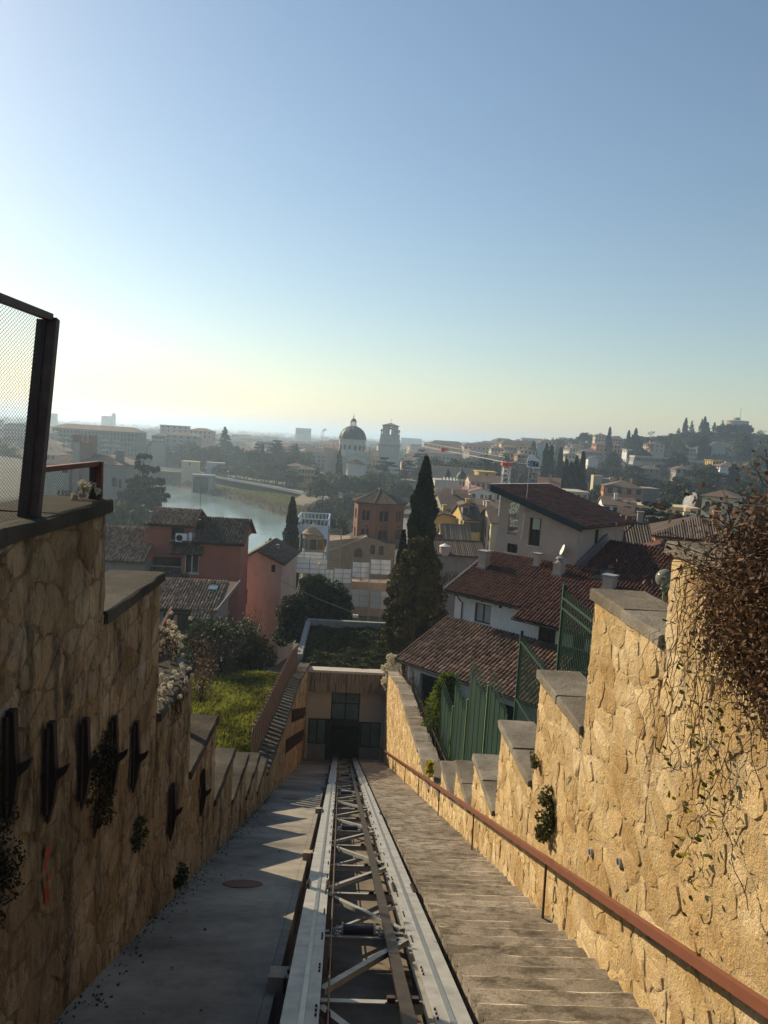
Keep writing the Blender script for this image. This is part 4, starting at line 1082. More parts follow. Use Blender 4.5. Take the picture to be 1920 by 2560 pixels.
def house(name, label, cat, loc, rz, w, d, h, wall, roof='gx', pitch=.42, ov=.35, rmat='tf_brown', style='flat', ops=None, frame='frame_dark', pane='pane', shutters=None, depth=.14, chim=0, group=None, sills=True, cornice=None, asym=.5):
    """local frame: x along the front, y into depth, z up from the base; the front looks along -y"""
    root = thing(name, label, cat, loc, rz, group); ops = ops or {}
    m = MB()
    F4 = {'front': ((-w/2, 0, 0), (1, 0, 0), w), 'right': ((w/2, 0, 0), (0, 1, 0), d), 'left': ((-w/2, d, 0), (0, -1, 0), d), 'back': ((w/2, d, 0), (-1, 0, 0), w)}
    for k, (o, ex, L) in F4.items(): wallface(m, o, ex, L, h, ops.get(k, []), depth)
    rp = lambda *a, **kw: roof_plane(root, *a, rmat, style, **kw)
    if roof == 'gx':
        rh = pitch*d/2
        for sx in (-1, 1): m.poly([(sx*w/2, 0, h), (sx*w/2, d, h), (sx*w/2, d/2, h+rh)][::1 if sx > 0 else -1])
        z0 = h-pitch*ov+.02; X = w/2+ov*.7
        rp((-X, -ov, z0), (X, -ov, z0), (X, d/2, h+rh+.02), (-X, d/2, h+rh+.02)); rp((X, d+ov, z0), (-X, d+ov, z0), (-X, d/2, h+rh+.02), (X, d/2, h+rh+.02)); zr = h+rh
    elif roof == 'gy':
        rh = pitch*w/2
        m.poly([(-w/2, 0, h), (w/2, 0, h), (w*(asym-.5), 0, h+rh)]); m.poly([(w/2, d, h), (-w/2, d, h), (w*(asym-.5), d, h+rh)])
        xr = w*(asym-.5)
        sl_ = rh/(xr+w/2); sr = rh/(w/2-xr)
        rp((-w/2-ov, d+ov*.7, h-sl_*ov+.02), (-w/2-ov, -ov*.7, h-sl_*ov+.02), (xr, -ov*.7, h+rh+.02), (xr, d+ov*.7, h+rh+.02))
        rp((w/2+ov, -ov*.7, h-sr*ov+.02), (w/2+ov, d+ov*.7, h-sr*ov+.02), (xr, d+ov*.7, h+rh+.02), (xr, -ov*.7, h+rh+.02)); zr = h+rh
    elif roof == 'hip':
        k = min(w, d)/2; rh = pitch*k; z0 = h-pitch*ov+.02; X = w/2+ov; A = w/2-k; B = d/2-k; zt_ = h+rh+.02
        a, b, c, e = (-X, -ov, z0), (X, -ov, z0), (X, d+ov, z0), (-X, d+ov, z0); rl, rr_ = (-A, d/2-B, zt_), (A, d/2-B, zt_); bl, br = (-A, d/2+B, zt_), (A, d/2+B, zt_)
        rp(a, b, rr_, rl); rp(b, c, br, rr_); rp(c, e, bl, br); rp(e, a, rl, bl); zr = h+rh
    else:
        m.box(-w/2-ov, w/2+ov, -ov, d+ov, h+.001, h+.25); zr = h+.25
    m.build('walls', wall, root)
    for k, q in ops.items():
        o, ex, L = F4[k]
        for t in q: window_part(root, o, ex, t, depth, frame, pane, sills, shutters)
    if roof in ('gx', 'hip') and style != 'flat':
        A = w/2 if roof == 'gx' else max(.1, w/2-min(w, d)/2); MB().tube([(-A, d/2, zr+.06), (A, d/2, zr+.06)], .12, 8).build('ridge', M[rmat], root)
    for c in range(chim):
        x = random.uniform(-w*.35, w*.35); y = random.uniform(d*.3, d*.7); b = MB(); b.box(x-.3, x+.3, y-.3, y+.3, h, zr+.7); b.box(x-.38, x+.38, y-.38, y+.38, zr+.701, zr+.82); b.build('chimney', wall, root)
    return root
def grid(w, h, nx, nz, ww, wh, m0=.8, z0=1.0, dz=3.0, arch=False):
    return [(m0+(w-2*m0-ww)*(i/(nx-1) if nx > 1 else .5), m0+(w-2*m0-ww)*(i/(nx-1) if nx > 1 else .5)+ww, z0+j*dz, z0+j*dz+wh, arch) for i in range(nx) for j in range(nz) if z0+j*dz+wh < h-.15]

# ------------------------------------------------------------------ white house with the tower, turned 45 degrees
WA = Vector((6.77, 46.0, -17.6)); wr = thing('house', 'white house with two red brown tiled roofs beside the sunlit wall', 'house', WA, -R(45))
bpy.context.view_layer.update()
Z = lambda z: z-WA.z
m = MB(); ops = [(1.55, 2.75, Z(-10.95), Z(-9.75)), (6.1, 7.2, Z(-11.35), Z(-9.85)), (8.3, 9.0, Z(-11.0), Z(-10.1))]
wallface(m, (0, 0, 0), (1, 0, 0), 20, Z(-9.25), ops); wallface(m, (0, 8, 0), (0, -1, 0), 8, Z(-9.25), [])
m.poly([(0, 8, Z(-9.25)), (0, 0, Z(-9.25)), (0, 4.2, Z(-7.4))])
wallface(m, (20, 8, 0), (-1, 0, 0), 20, Z(-9.25), [])
m.build('walls', w_white, wr)
window_part(wr, (0, 0, 0), (1, 0, 0), ops[0], .16, 'wood_red', 'shade'); window_part(wr, (0, 0, 0), (1, 0, 0), ops[1], .16, 'wood_red', 'pane'); window_part(wr, (0, 0, 0), (1, 0, 0), ops[2], .16, 'wood_red', 'pane')
MB().box(3.3, 3.5, -.03, .1, Z(-9.75), Z(-9.55)).build('vent', M['frame_dark'], wr)
sl45 = .44
roof_plane(wr, (-.45, -.55, Z(-9.3)), (5.2, -.55, Z(-9.3)), (5.2, 4.2, Z(-9.3)+4.75*sl45), (-.45, 4.2, Z(-9.3)+4.75*sl45), 'tile_red', 'tiles')
roof_plane(wr, (5.21, -1.5, Z(-9.72)), (20, -1.5, Z(-9.72)), (20, 4.2, Z(-9.3)+4.75*sl45), (5.21, 4.2, Z(-9.3)+4.75*sl45), 'tile_red', 'tiles')
roof_plane(wr, (20, 8.6, Z(-9.3)), (6.0, 8.6, Z(-9.3)), (6.0, 4.2, Z(-9.3)+4.75*sl45), (20, 4.2, Z(-9.3)+4.75*sl45), 'tile_red', 'flat')
MB().tube([(-.5, -.6, Z(-9.38)), (5.2, -.6, Z(-9.38))], .07, 8).build('gutter', M['gutter'], wr)
MB().tube([(5.2, -1.56, Z(-9.8)), (20, -1.56, Z(-9.8))], .07, 8).build('gutter', M['gutter'], wr)
MB().tube([(.55, -.6, Z(-9.4)), (.55, -.3, Z(-9.75)), (.62, -.06, Z(-9.95)), (.62, -.06, Z(-11.25))], .045, 7).build('downpipe', M['wood'], wr)
for k in range(6): MB().box(.3+k*1.0, .42+k*1.0, -.5, -.001, Z(-9.52), Z(-9.38)).build('rafter', M['wood'], wr)
MB().beam((-.5, -.6, Z(-9.27)), (-.5, 4.2, Z(-9.27)+4.75*sl45), .06, .16).build('verge', M['lead'], wr)
# lower roof in front (nearest tiles are single pieces)
lz0, lz1 = Z(-13.0), Z(-11.1)
roof_plane(wr, (-.35, -4.8, lz0), (9.6, -4.8, lz0), (9.6, -.02, lz1), (-.35, -.02, lz1), 'tile_brown', 'tiles', single=True, pitch=.235)
MB().tube([(-.4, -4.88, lz0-.06), (9.6, -4.88, lz0-.06)], .07, 8).build('gutter', M['gutter'], wr)
m = MB(); wallface(m, (0, -4.2, 0), (1, 0, 0), 9.6, lz0+.05, [(1.0, 3.6, .2, Z(-13.55)), (4.6, 7.6, .2, Z(-13.7))], .3); wallface(m, (0, -.01, 0), (0, -1, 0), 4.19, lz0+.05, [])
m.poly([(0, -.01, lz0+.05), (0, -4.2, lz0+.05), (0, -.01, lz1-.1)]); m.build('porch_wall', w_white, wr)
for a, b in ((1.0, 3.6), (4.6, 7.6)): window_part(wr, (0, -4.2, 0), (1, 0, 0), (a, b, .2, Z(-13.6)), .3, 'wood', 'pane', sill=False)
for k in range(9): MB().box(.2+k*1.1, .32+k*1.1, -4.8, -4.201, lz0-.10, lz0+.02).build('rafter', M['wood'], wr)
MB().beam((-.42, -4.9, lz0+.02), (-.42, -.02, lz1+.02), .08, .2).build('verge', M['wood'], wr)
# pinkish tower part with its sloping roof
tz0 = Z(-8.6); zl, zr_ = Z(-2.95), Z(-4.55)
def tz(x): return lerp(zl, zr_, x/5.8)
m = MB(); ty0, ty1 = 4.2, 10.6
opsT = [(.75, 1.5, Z(-5.85), Z(-3.65)), (2.35, 3.2, Z(-6.35), Z(-4.45)), (.8, 1.6, Z(-7.05), Z(-6.45))]
wallface(m, (0, ty0, tz0), (1, 0, 0), 5.8, Z(-4.55)-tz0, [(a, b, c-tz0, min(d, Z(-4.56))-tz0) for a, b, c, d in opsT])
# wedge above, with the loggia opening carried up
xs = [0, .75, 1.5, 5.8]; zc = Z(-4.55)
for a, b in zip(xs, xs[1:]):
    lo = Z(-3.65) if (a, b) == (.75, 1.5) else zc
    m.poly([(a, ty0, lo), (b, ty0, lo), (b, ty0, tz(b)), (a, ty0, tz(a))])
wallface(m, (5.8, ty0, tz0), (0, 1, 0), ty1-ty0, Z(-4.55)-tz0, [(2.3, 2.8, Z(-5.95)-tz0, Z(-5.05)-tz0)])
wallface(m, (0, ty1, tz0), (0, -1, 0), ty1-ty0, Z(-2.95)-tz0, [(.6, ty1-ty0-.45, Z(-5.85)-tz0, Z(-3.4)-tz0)], .25)
m.poly([(5.8, ty1, tz0), (0, ty1, tz0), (0, ty1, tz(0)), (5.8, ty1, tz(5.8))])
tw = m.build('tower_wall', w_pinkb, wr)
o2 = opsT[1]; window_part(wr, (0, ty0, 0), (1, 0, 0), o2, .2, 'wood_red', 'pane')
MB().box(2.52, 3.05, ty0+.13, ty0+.15, Z(-5.3), Z(-4.6)).build('curtain', M['curtain'], wr)
window_part(wr, (0, ty0, 0), (1, 0, 0), opsT[2], .16, 'frame_dark', 'pane')
window_part(wr, (5.8, ty0, 0), (0, 1, 0), (2.3, 2.8, Z(-5.95), Z(-5.05)), .16, 'wood', 'pane')
ra = MB()
for k in range(8): ra.tube([(.78+k*.1, ty0+.03, Z(-5.85)), (.78+k*.1, ty0+.03, Z(-5.15))], .01, 4)
ra.tube([(.75, ty0+.03, Z(-5.15)), (1.5, ty0+.03, Z(-5.15))], .015, 4)
for k in range(4): ra.tube([(.84+k*.17+.06*math.cos(a), ty0+.03, Z(-5.5)+.09*math.sin(a)) for a in np.linspace(0, 6.28, 9)], .009, 4)
ra.build('balcony_rail', M['rust'], wr)
ln = MB()
for k in range(5): ln.lathe([(.0, 0), (.12, .03), (.13, .12), (.0, .2)], 8, (.85+k*.13, ty0+.25, Z(-5.84)))
ln.build('white_laundry', M['white_paint'], wr)
e = .5
rt_ = roof_plane(wr, (6.35, ty0-e, zr_-.12), (6.35, ty1+e, zr_-.12), (-.45, ty1+e, zl+.16), (-.45, ty0-e, zl+.16), 'tile_tower', 'tiles', thick=.2, pitch=.26)
MB().beam((-.47, ty0-e-.03, zl+.05), (6.38, ty0-e-.03, zr_-.23), .05, .42, up=(0, 0, 1)).build('fascia', M['fascia'], wr)
MB().beam((-.5, ty0-e-.03, zl+.1), (-.5, ty1+e, zl+.1), .05, .36).build('fascia', M['fascia'], wr)
MB().beam((-.5, ty0-e, zl+.29), (-.5, ty1+e, zl+.29), .16, .03).build('flashing', M['white_paint'], wr)
for x in (.35, 1.75, 3.6, 5.3): MB().box(x, x+.22, ty0-e+.05, ty0-.001, tz(x)-.32, tz(x)-.06).build('beam_end', M['wood'], wr)
for k in range(8): MB().box(5.801, 6.3, ty0+.4+k*.75, ty0+.5+k*.75, zr_-.22, zr_-.10).build('rafter', M['wood'], wr)
MB().tube([(6.42, ty0-e, zr_-.16), (6.42, ty1+e, zr_-.16)], .06, 7).build('gutter', M['gutter'], wr)
MB().tube([(6.42, ty1+.2, zr_-.16), (6.1, ty1+.1, zr_-.6), (5.9, ty1-.1, zr_-.9), (5.9, ty1-.1, tz0)], .05, 7).build('downpipe', M['gutter'], wr)
an = MB(); ax, ay = 2.05, ty0-.12
an.tube([(ax-.12, ay, Z(-6.0)), (ax-.02, ay, Z(-4.4)), (ax+.02, ay, Z(-3.4)), (ax+.06, ay, Z(-1.3))], .028, 6)
for z_, L in ((-1.9, .5), (-1.7, .7), (-2.1, .6)): an.beam((ax+.05-L*.7, ay, Z(z_)), (ax+.05+L*.3, ay+.1, Z(z_)), .015, .015)
an.build('antenna', M['galv2'], wr)
# dish, chimneys, skylight, dormer on the main roof
def rz_at(x, y): return Z(-9.3)+(y+.55)*sl45
ds = MB(); c = Vector((5.1, 3.8, Z(-6.25))); axd = Vector((-.62, -.55, .28)).normalized(); u_ = axd.orthogonal().normalized(); v_ = axd.cross(u_)
rings = [ds.vs([c+axd*(.0+.35*r_*r_)+(u_*math.cos(a)+v_*math.sin(a))*r_ for a in np.linspace(0, 2*math.pi, 17)[:-1]]) for r_ in (.02, .13, .26, .35)]
for a, b in zip(rings, rings[1:]):
    for j in range(16): ds.f.append((a+j, a+(j+1) % 16, b+(j+1) % 16, b+j)); ds.m.append(0)
ds.build('satellite_dish', M['white_paint'], wr, smooth=True)
MB().tube([(5.1, 3.82, Z(-6.27)), (5.15, 3.95, Z(-6.6)), (5.15, 4.22, Z(-6.75))], .025, 6).tube([(5.1, 3.85, Z(-6.5)), (4.6, 3.5, Z(-6.45))], .012, 5).build('dish_arm', M['lead'], wr)
def chimney(x, y, w, hh, cap='slab'):
    z0 = rz_at(x, y)-.2; b = MB(); b.box(x-w/2, x+w/2, y-w/2, y+w/2, z0, z0+hh); c_ = b.build('chimney', w_pinkb, wr)
    k = MB()
    if cap == 'slab': k.box(x-w/2-.08, x+w/2+.08, y-w/2-.08, y+w/2+.08, z0+hh+.002, z0+hh+.09)
    else: k.lathe([(.20, 0), (.24, .06), (.15, .1), (.15, .2), (.25, .24), (.18, .34), (.02, .38)], 12, (x, y, z0+hh+.002))
    k.build('cap', M['conc_grey'], c_); MB().box(x-w/2-.06, x+w/2+.06, y-w/2-.06, y+w/2+.06, z0, z0+.28).build('flashing', M['lead'], c_)
chimney(.35, 2.35, .55, 1.25); chimney(3.55, 3.55, .38, .95); chimney(5.35, 3.1, .55, .95, 'round'); chimney(8.9, 2.6, .6, 1.0)
sk = MB(); x, y = 8.0, 3.6; sk.prism([(x-.45, y-.5, rz_at(x, y-.5)+.10), (x+.45, y-.5, rz_at(x, y-.5)+.10), (x+.45, y+.5, rz_at(x, y+.5)+.10), (x-.45, y+.5, rz_at(x, y+.5)+.10)], (0, 0, .1)); sk.build('skylight', M['pane'], wr)
# cross wing behind with higher ridge
roof_plane(wr, (6.3, 3.6, rz_at(0, 3.6)), (12.4, 3.6, rz_at(0, 3.6)), (12.4, 7.6, rz_at(0, 3.6)+1.75), (6.3, 7.6, rz_at(0, 3.6)+1.75), 'tile_red', 'tiles', name='upper_roof')
MB().beam((5.98, 4.2, rz_at(0, 4.0)+.05), (5.98, 7.9, rz_at(0, 3.6)+1.9), .12, .5).build('flashing', M['lead'], wr)
m = MB(); m.poly([(12.4, 3.7, rz_at(0, 3.6)), (12.4, 9.5, rz_at(0, 3.6)), (12.4, 7.6, rz_at(0, 3.6)+1.6)]); m.poly([(12.39, 9.5, rz_at(0, 3.6)), (12.39, 3.7, rz_at(0, 3.6)), (12.39, 7.6, rz_at(0, 3.6)+1.6)]); m.build('gable', w_white, wr)

# ------------------------------------------------------------------ houses on the river side
def ph(zonef, L, Rr, Y):
    """front eave corners in the photograph -> centre, width, height"""
    a = zonef(*L, Y); b = zonef(*Rr, Y); return Vector(((a.x+b.x)/2, Y, (a.z+b.z)/2)), (b-a).xy.length
# red house: two volumes, one thing
c, w1 = ph(zK, (415, 1168), (526, 1176), 66); bz = -22.5
rh_ = thing('house', 'oxide red house with weathered tile roofs and white framed window by the river', 'house', (c.x, 66, bz))
bpy.context.view_layer.update()
def hwall(root, x0, x1, y0, y1, z1, mat, ops, roofargs=None, dep=.15, frame='frame_dark', pane='pane', sills=True):
    m = MB(); wallface(m, (x0, y0, 0), (1, 0, 0), x1-x0, z1, ops, dep); wallface(m, (x1, y0, 0), (0, 1, 0), y1-y0, z1, []); wallface(m, (x0, y1, 0), (0, -1, 0), y1-y0, z1, []); wallface(m, (x1, y1, 0), (-1, 0, 0), x1-x0, z1, [])
    m.build('walls', mat, root)
    for q in ops: window_part(root, (x0, y0, 0), (1, 0, 0), q, dep, frame, pane, sills)
ez = c.z-bz
hwall(rh_, -w1/2-.9, w1/2-.25, 0, 5, ez, w_red, [(.32, 1.55, ez-2.9, ez-.75)], frame='white_paint')
roof_plane(rh_, (-w1/2, -.35, ez-.02), (w1/2+.1, -.35, ez-.02), (w1/2+.1, 4.0, ez+1.75), (-w1/2, 4.0, ez+1.75), 'tile_dark', 'tiles')
roof_plane(rh_, (w1/2+.1, 8.0, ez-.02), (-w1/2, 8.0, ez-.02), (-w1/2, 4.0, ez+1.75), (w1/2+.1, 4.0, ez+1.75), 'tile_dark', 'flat')
m = MB(); m.poly([(w1/2-.25, 0, ez), (w1/2-.25, 7.6, ez), (w1/2-.25, 4, ez+1.7)]); m.build('gable', w_red, rh_)
MB().tube([(-w1/2, -.42, ez-.1), (w1/2+.15, -.42, ez-.1)], .07, 7).build('gutter', M['gutter'], rh_)
a2 = zK(312, 1131, 66); b2 = zK(420, 1138, 66); x0, x1 = a2.x-c.x, b2.x-c.x; e2 = (a2.z+b2.z)/2-bz
hwall(rh_, x0+.2, x1-.3, .6, 5, e2, w_red, [(2.05, 3.15, e2-1.35, e2-.25), (.45, 3.1, e2-3.75, e2-2.95)], frame='wood')
roof_plane(rh_, (x0, .2, e2+.0), (x1, .2, e2+.0), (x1, 3.4, e2+1.15), (x0, 3.4, e2+1.15), 'tile_old', 'tiles')
roof_plane(rh_, (x1, 6.4, e2+.0), (x0, 6.4, e2+.0), (x0, 3.4, e2+1.15), (x1, 3.4, e2+1.15), 'tile_old', 'flat')
MB().tube([(x0, .14, e2-.1), (x1, .14, e2-.1)], .06, 7).build('gutter', M['gutter'], rh_)
roof_plane(rh_, (x0+.3, -.9, e2-4.95), (x1-.35, -.9, e2-4.95), (x1-.35, .59, e2-3.9), (x0+.3, .59, e2-3.9), 'tile_dark', 'tiles', name='awning')
MB().box(x0+.3, x1-.4, .35, .58, e2-2.55, e2-2.47).build('ledge', M['lead'], rh_)
ac = MB(); ac.box(x1-1.55, x1-.62, .0, .4, e2-1.4, e2-.7); ac.lathe([(.0, 0), (.26, 0), (.28, .02)], 16, (0, 0, 0))
acu = MB().box(x1-1.62, x1-.62, .0, .4, e2-1.45, e2-.7).build('air_conditioner', M['white_paint'], rh_)
fan = MB(); fan.tube([(x1-1.28, -.012, e2-1.08), (x1-1.28, -.002, e2-1.08)], .28, 16); fan.build('fan', M['gutter'], acu)
MB().box(x1-.5, x1-.05, .1, .4, e2-1.45, e2-.6).build('cabinet', M['white_paint'], rh_)
MB().box(x1-2.0, x1+.6, -.45, .55, e2-1.62, e2-1.5).build('balcony_slab', M['gutter'], rh_)
roof_plane(rh_, (x1-1.9, -.8, e2-2.35), (x1+.9, -.8, e2-2.35), (x1+.9, .3, e2-1.65), (x1-1.9, .3, e2-1.65), 'tile_dark', 'tiles', name='awning')
for xx, ht in ((x1+.05, 1.2), (x1-.12, .9)): MB().tube([(xx, .1, e2-2.3), (xx, .1, e2+ht)], .06, 7).build('pipe', M['tile_old'], rh_)
MB().box(x1+.3, x1+.52, 1.6, 1.82, e2-.4, e2+.75).build('chimney', M['gutter'], rh_)
MB().box(x0+.1, x0+.4, 1.0, 1.35, e2, e2+1.0).build('chimney', w_grey, rh_)
an = MB(); an.tube([(x1-.2, 3.2, e2+1.1), (x1-.2, 3.2, e2+3.6)], .025, 5)
for z_ in (3.2, 2.9): an.beam((x1-.7, 3.2, e2+z_), (x1+.2, 3.2, e2+z_+.05), .02, .02)
an.tube([(x1-.2, 3.2, e2+1.9), (x1-.6, 3.0, e2+1.5)], .02, 5); an.beam((x1-.9, 3.0, e2+1.75), (x1-1.5, 3.0, e2+2.1), .02, .02); an.build('antenna', M['lead'], rh_)
an = MB(); an.tube([(x0+.5, 3.2, e2+1.1), (x0+.5, 3.2, e2+2.9)], .02, 5); an.beam((x0-.3, 3.2, e2+2.5), (x0+1.2, 3.2, e2+2.45), .02, .02); an.build('antenna', M['lead'], rh_)
# tiled house in front of it, lower
a = zK(345, 1313, 55); b = zK(415, 1320, 55); rg_ = zK(517, 1257, 60); lz = -23
l2 = thing('house', 'low house with sunlit weathered tile roof and small skylight below the red house', 'house', (a.x+3, 55, lz))
bpy.context.view_layer.update()
ox = l2.location.x; X0, X1 = a.x-4-ox, rg_.x-ox; E0 = (a.z+b.z)/2-lz; R0 = rg_.z-lz
roof_plane(l2, (X0, 0, E0), (X1-.9, 0, E0), (X1, 5, R0), (X0, 5, R0), 'tile_old', 'tiles', pitch=.225)
roof_plane(l2, (b.x-ox, -1.1, E0-.42), (X1-1.2, -1.1, E0-.42), (X1-.9, .0, E0-.01), (b.x-ox, .0, E0-.01), 'tile_old', 'tiles', pitch=.225)
hwall(l2, X0, X1-1.3, .4, 8, E0-.05, w_grey, [(4.2, 6.9, E0-2.4, E0-.35)], frame='wood')
MB().beam((X1-.85, -.05, E0+.05), (X1+.06, 5, R0+.05), .1, .25).build('verge', M['lead'], l2)
MB().prism([(X1-2.15, 3.1, lerp(E0, R0, 3.1/5)+.13), (X1-1.45, 3.1, lerp(E0, R0, 3.1/5)+.13), (X1-1.45, 3.75, lerp(E0, R0, 3.75/5)+.13), (X1-2.15, 3.75, lerp(E0, R0, 3.75/5)+.13)], (0, 0, .06)).build('skylight', M['glass_teal'], l2)
MB().tube([(X0, -.08, E0-.1), (b.x-ox, -.08, E0-.1)], .07, 7).build('gutter', M['gutter'], l2)
# roof further along the slope, half hidden by the coping
a = zK(215, 1212, 64); b = zK(312, 1214, 64); t_ = zK(312, 1140, 69); lz = -24
l3 = thing('house', 'long house with dark tiled roof and antennas adjoining the red house', 'house', (a.x, 64, lz)); bpy.context.view_layer.update(); ox = a.x
roof_plane(l3, (-3, 0, (a.z+b.z)/2-lz), (b.x-ox, 0, (a.z+b.z)/2-lz), (b.x-ox, 5, t_.z-lz), (-3, 5, t_.z-lz), 'tile_old', 'tiles')
hwall(l3, -3, b.x-ox-.1, .5, 5, (a.z+b.z)/2-lz-.05, w_grey, [(2.5, 3.4, 4.5, 6)])
for k in range(2):
    an = MB(); an.beam((1.2, 2.0+k, 10.4-k*.3), (3.4, 2.2+k, 10.2-k*.3), .03, .03); an.tube([(2.2, 2.1+k, 9.0), (2.2, 2.1+k, 10.4-k*.3)], .02, 5); an.build('antenna', M['lead'], l3)
# salmon gabled house
a = zK(516, 1213, 74); b = zK(610, 1213, 74); rg_ = zK(562, 1189, 74)
wd = b.x-a.x; hb = -24.5
sh = house('house', 'salmon plaster gabled house with patchy brown roof between red house and laurel', 'house', ((a.x+b.x)/2, 74, hb), R(-6), wd, 8.5, (a.z+b.z)/2-hb, w_salmon, 'gy', (rg_.z-(a.z+b.z)/2)/(wd/2)*1.0, .35, 'tile_dark', 'tiles',
           {'front': [(.1, .55, (a.z+b.z)/2-hb-1.55, (a.z+b.z)/2-hb-.9), (wd-1.05, wd-.65, (a.z+b.z)/2-hb-1.0, (a.z+b.z)/2-hb-.25), (.15, .95, (a.z+b.z)/2-hb-4.4, (a.z+b.z)/2-hb-2.9), (.15, .8, (a.z+b.z)/2-hb-8.2, (a.z+b.z)/2-hb-6.0), (wd-.9, wd-.3, .6, 1.5)]}, asym=.42)
bpy.context.view_layer.update()
MB().box(.6, .95, 4, 4.35, 8, 12.6).build('chimney', w_grey, sh)
an = MB(); an.tube([(wd*.3, 5, 10), (wd*.3, 5, 14.2)], .02, 5)
for k in range(4): an.beam((wd*.3-.8, 5, 13.9-k*.35), (wd*.3+.5, 5, 13.85-k*.35), .02, .02)
an.build('antenna', M['lead'], sh)

# ------------------------------------------------------------------ near trees and shrubs
def big_tree(name, label, base, parts, cat='tree', trunk=None):
    root = thing(name, label, cat, base)
    for nm, (V, Fq, T), mat, off, sc in parts:
        o = link(nm, npmesh(nm, V, Fq, M[mat], tint=T), root); o.location = off; o.scale = sc
    if trunk: link('trunk', trunk_mesh(*trunk), root)
    return root
top = zK(928, 990, 62); gb = -20.8
big_tree('cypress_tree', 'tall dark pointed cypress rising above the station roof', (top.x-.4, 62, gb), [('crown', crown_cypress(77, top.z-gb-1.2, 2.0, 28000, .19, 90, .3), 'lf_cyp', (0.15, 0, 1.2), (1, 1, 1)), ('side_crown', crown_cypress(79, 10.5, 1.0, 7000, .19, 50, .3), 'lf_cyp', (-1.35, .2, 2.5), (1, 1, 1))], trunk=(9, .3))
top = zK(893, 1165, 58.5)
rgb_ = np.random.default_rng(41); Hb = top.z+19.5; K = 240; tt = rgb_.uniform(.05, 1, K); az = rgb_.uniform(0, 6.28, K)
pr = np.interp(tt, [0, .1, .3, .6, .85, 1], [.25, .55, 1.0, .95, .62, .15])*2.55
Cc = np.stack([pr*np.cos(az)*rgb_.uniform(.55, 1, K), pr*np.sin(az)*rgb_.uniform(.55, 1, K), tt*Hb*.97], 1)
Vb, Fb, Tb = clumps(Cc, .42*rgb_.uniform(.7, 1.3, K), 130, .13, rgb_, 1.25, 1.5)
big_tree('cypress_tree', 'bushy golden green cypress standing in front of the tall dark cypress', (top.x+.55, 58.5, -19.6), [('crown', (Vb, Fb, Tb), 'lf_cyp_brown', (0, 0, .3), (1, 1, 1))], trunk=(6, .25))
top = zK(635, 1077, 118); b0 = gz(top.x, 118)
big_tree('cypress_tree', 'lone slender cypress standing against the river', (top.x-.2, 118, b0), [('crown', crown_cypress(55, top.z-b0-1, 1.75, 9000, .3, 90), 'lf_cyp', (0, 0, 1), (1, 1, 1))], trunk=(6, .25))
rgb_ = np.random.default_rng(43); K = 110; d = rdir(K, rgb_); d[:, 2] = np.abs(d[:, 2])
Cc = d*np.array([3.5, 2.6, 5.4])*(.7+.3*rgb_.uniform(0, 1, (K, 1)))
Vb, Fb, Tb = clumps(Cc, .95, 150, .20, rgb_, 1.0, 1.8)
top = zK(665, 1228, 69); big_tree('laurel_bush', 'big dark green laurel bush beside the salmon house', (top.x+1.15, 69, top.z-5.7-.6), [('crown', (Vb, Fb, Tb), 'lf_dark', (0, 0, -.2), (1, 1, 1))], 'bush', trunk=(3, .2))
def bare_bush(label, base, H, W, seed, depth=5, leaf=0, mat='lf_bare', n0=9, rmin=.008):
    root = thing('bare_shrub', label, 'shrub', base); tm_ = twig_tree(seed, H, W, depth, .035, .35, rmin, n0)
    tm_.build('twigs', M[mat], root)
    if leaf:
        rg = np.random.default_rng(seed); Vv = np.array(tm_.v); P = Vv[rg.integers(0, len(Vv), leaf)]+rg.normal(size=(leaf, 3))*.08
        V, Fq, T = leafquads(P, .05, rg, aspect=1.5, tint=rg.uniform(0, 1, leaf)); link('leaves', npmesh('leaves', V, Fq, M['lf_white'], tint=T), root)['kind'] = 'stuff'
    return root
for k, (u, v, Y, W, lb, lf) in enumerate(((455, 1330, 47, 3.6, 'tangled bare shrub behind the third coping and the white clematis', 150), (520, 1310, 50, 3.8, 'tall bare shrub with pale seed heads before the salmon house', 420), (545, 1300, 52, 3.0, 'thin bare sapling close to the salmon house wall', 120), (485, 1370, 43, 2.8, 'low bare bramble at the edge of the lawn', 60))):
    p = zK(u, v, Y); g = gz(p.x, Y)-.2; bare_bush(lb, (p.x, Y, g), max(2.0, p.z-g), W, 60+k, 4, lf)
for k, (u, v, Y, rx, rz_, lb) in enumerate(((450, 1400, 45, 1.9, 1.9, 'dark green bush under the bare shrubs by the lawn'), (540, 1410, 50, 2.1, 1.6, 'dark low bush between lawn and salmon house'), (500, 1385, 49, 2.0, 1.8, 'shady evergreen bush in the middle of the bare shrubs'))):
    p = zK(u, v, Y); blob((p.x, Y, p.z-.3), (rx, 1.5, rz_), 3600, .13, 'lf_dark', 'bush', lb, 'bush', 70+k, K=26)
p = zK(437, 1440, 30); blob((p.x-.2, 31, p.z-.4), (.5, .8, 1.5), 1100, .06, 'lf_dry', 'dry_bush', 'dry brown creeper with few yellow leaves beside the lawn', 'bush', 74, K=18)
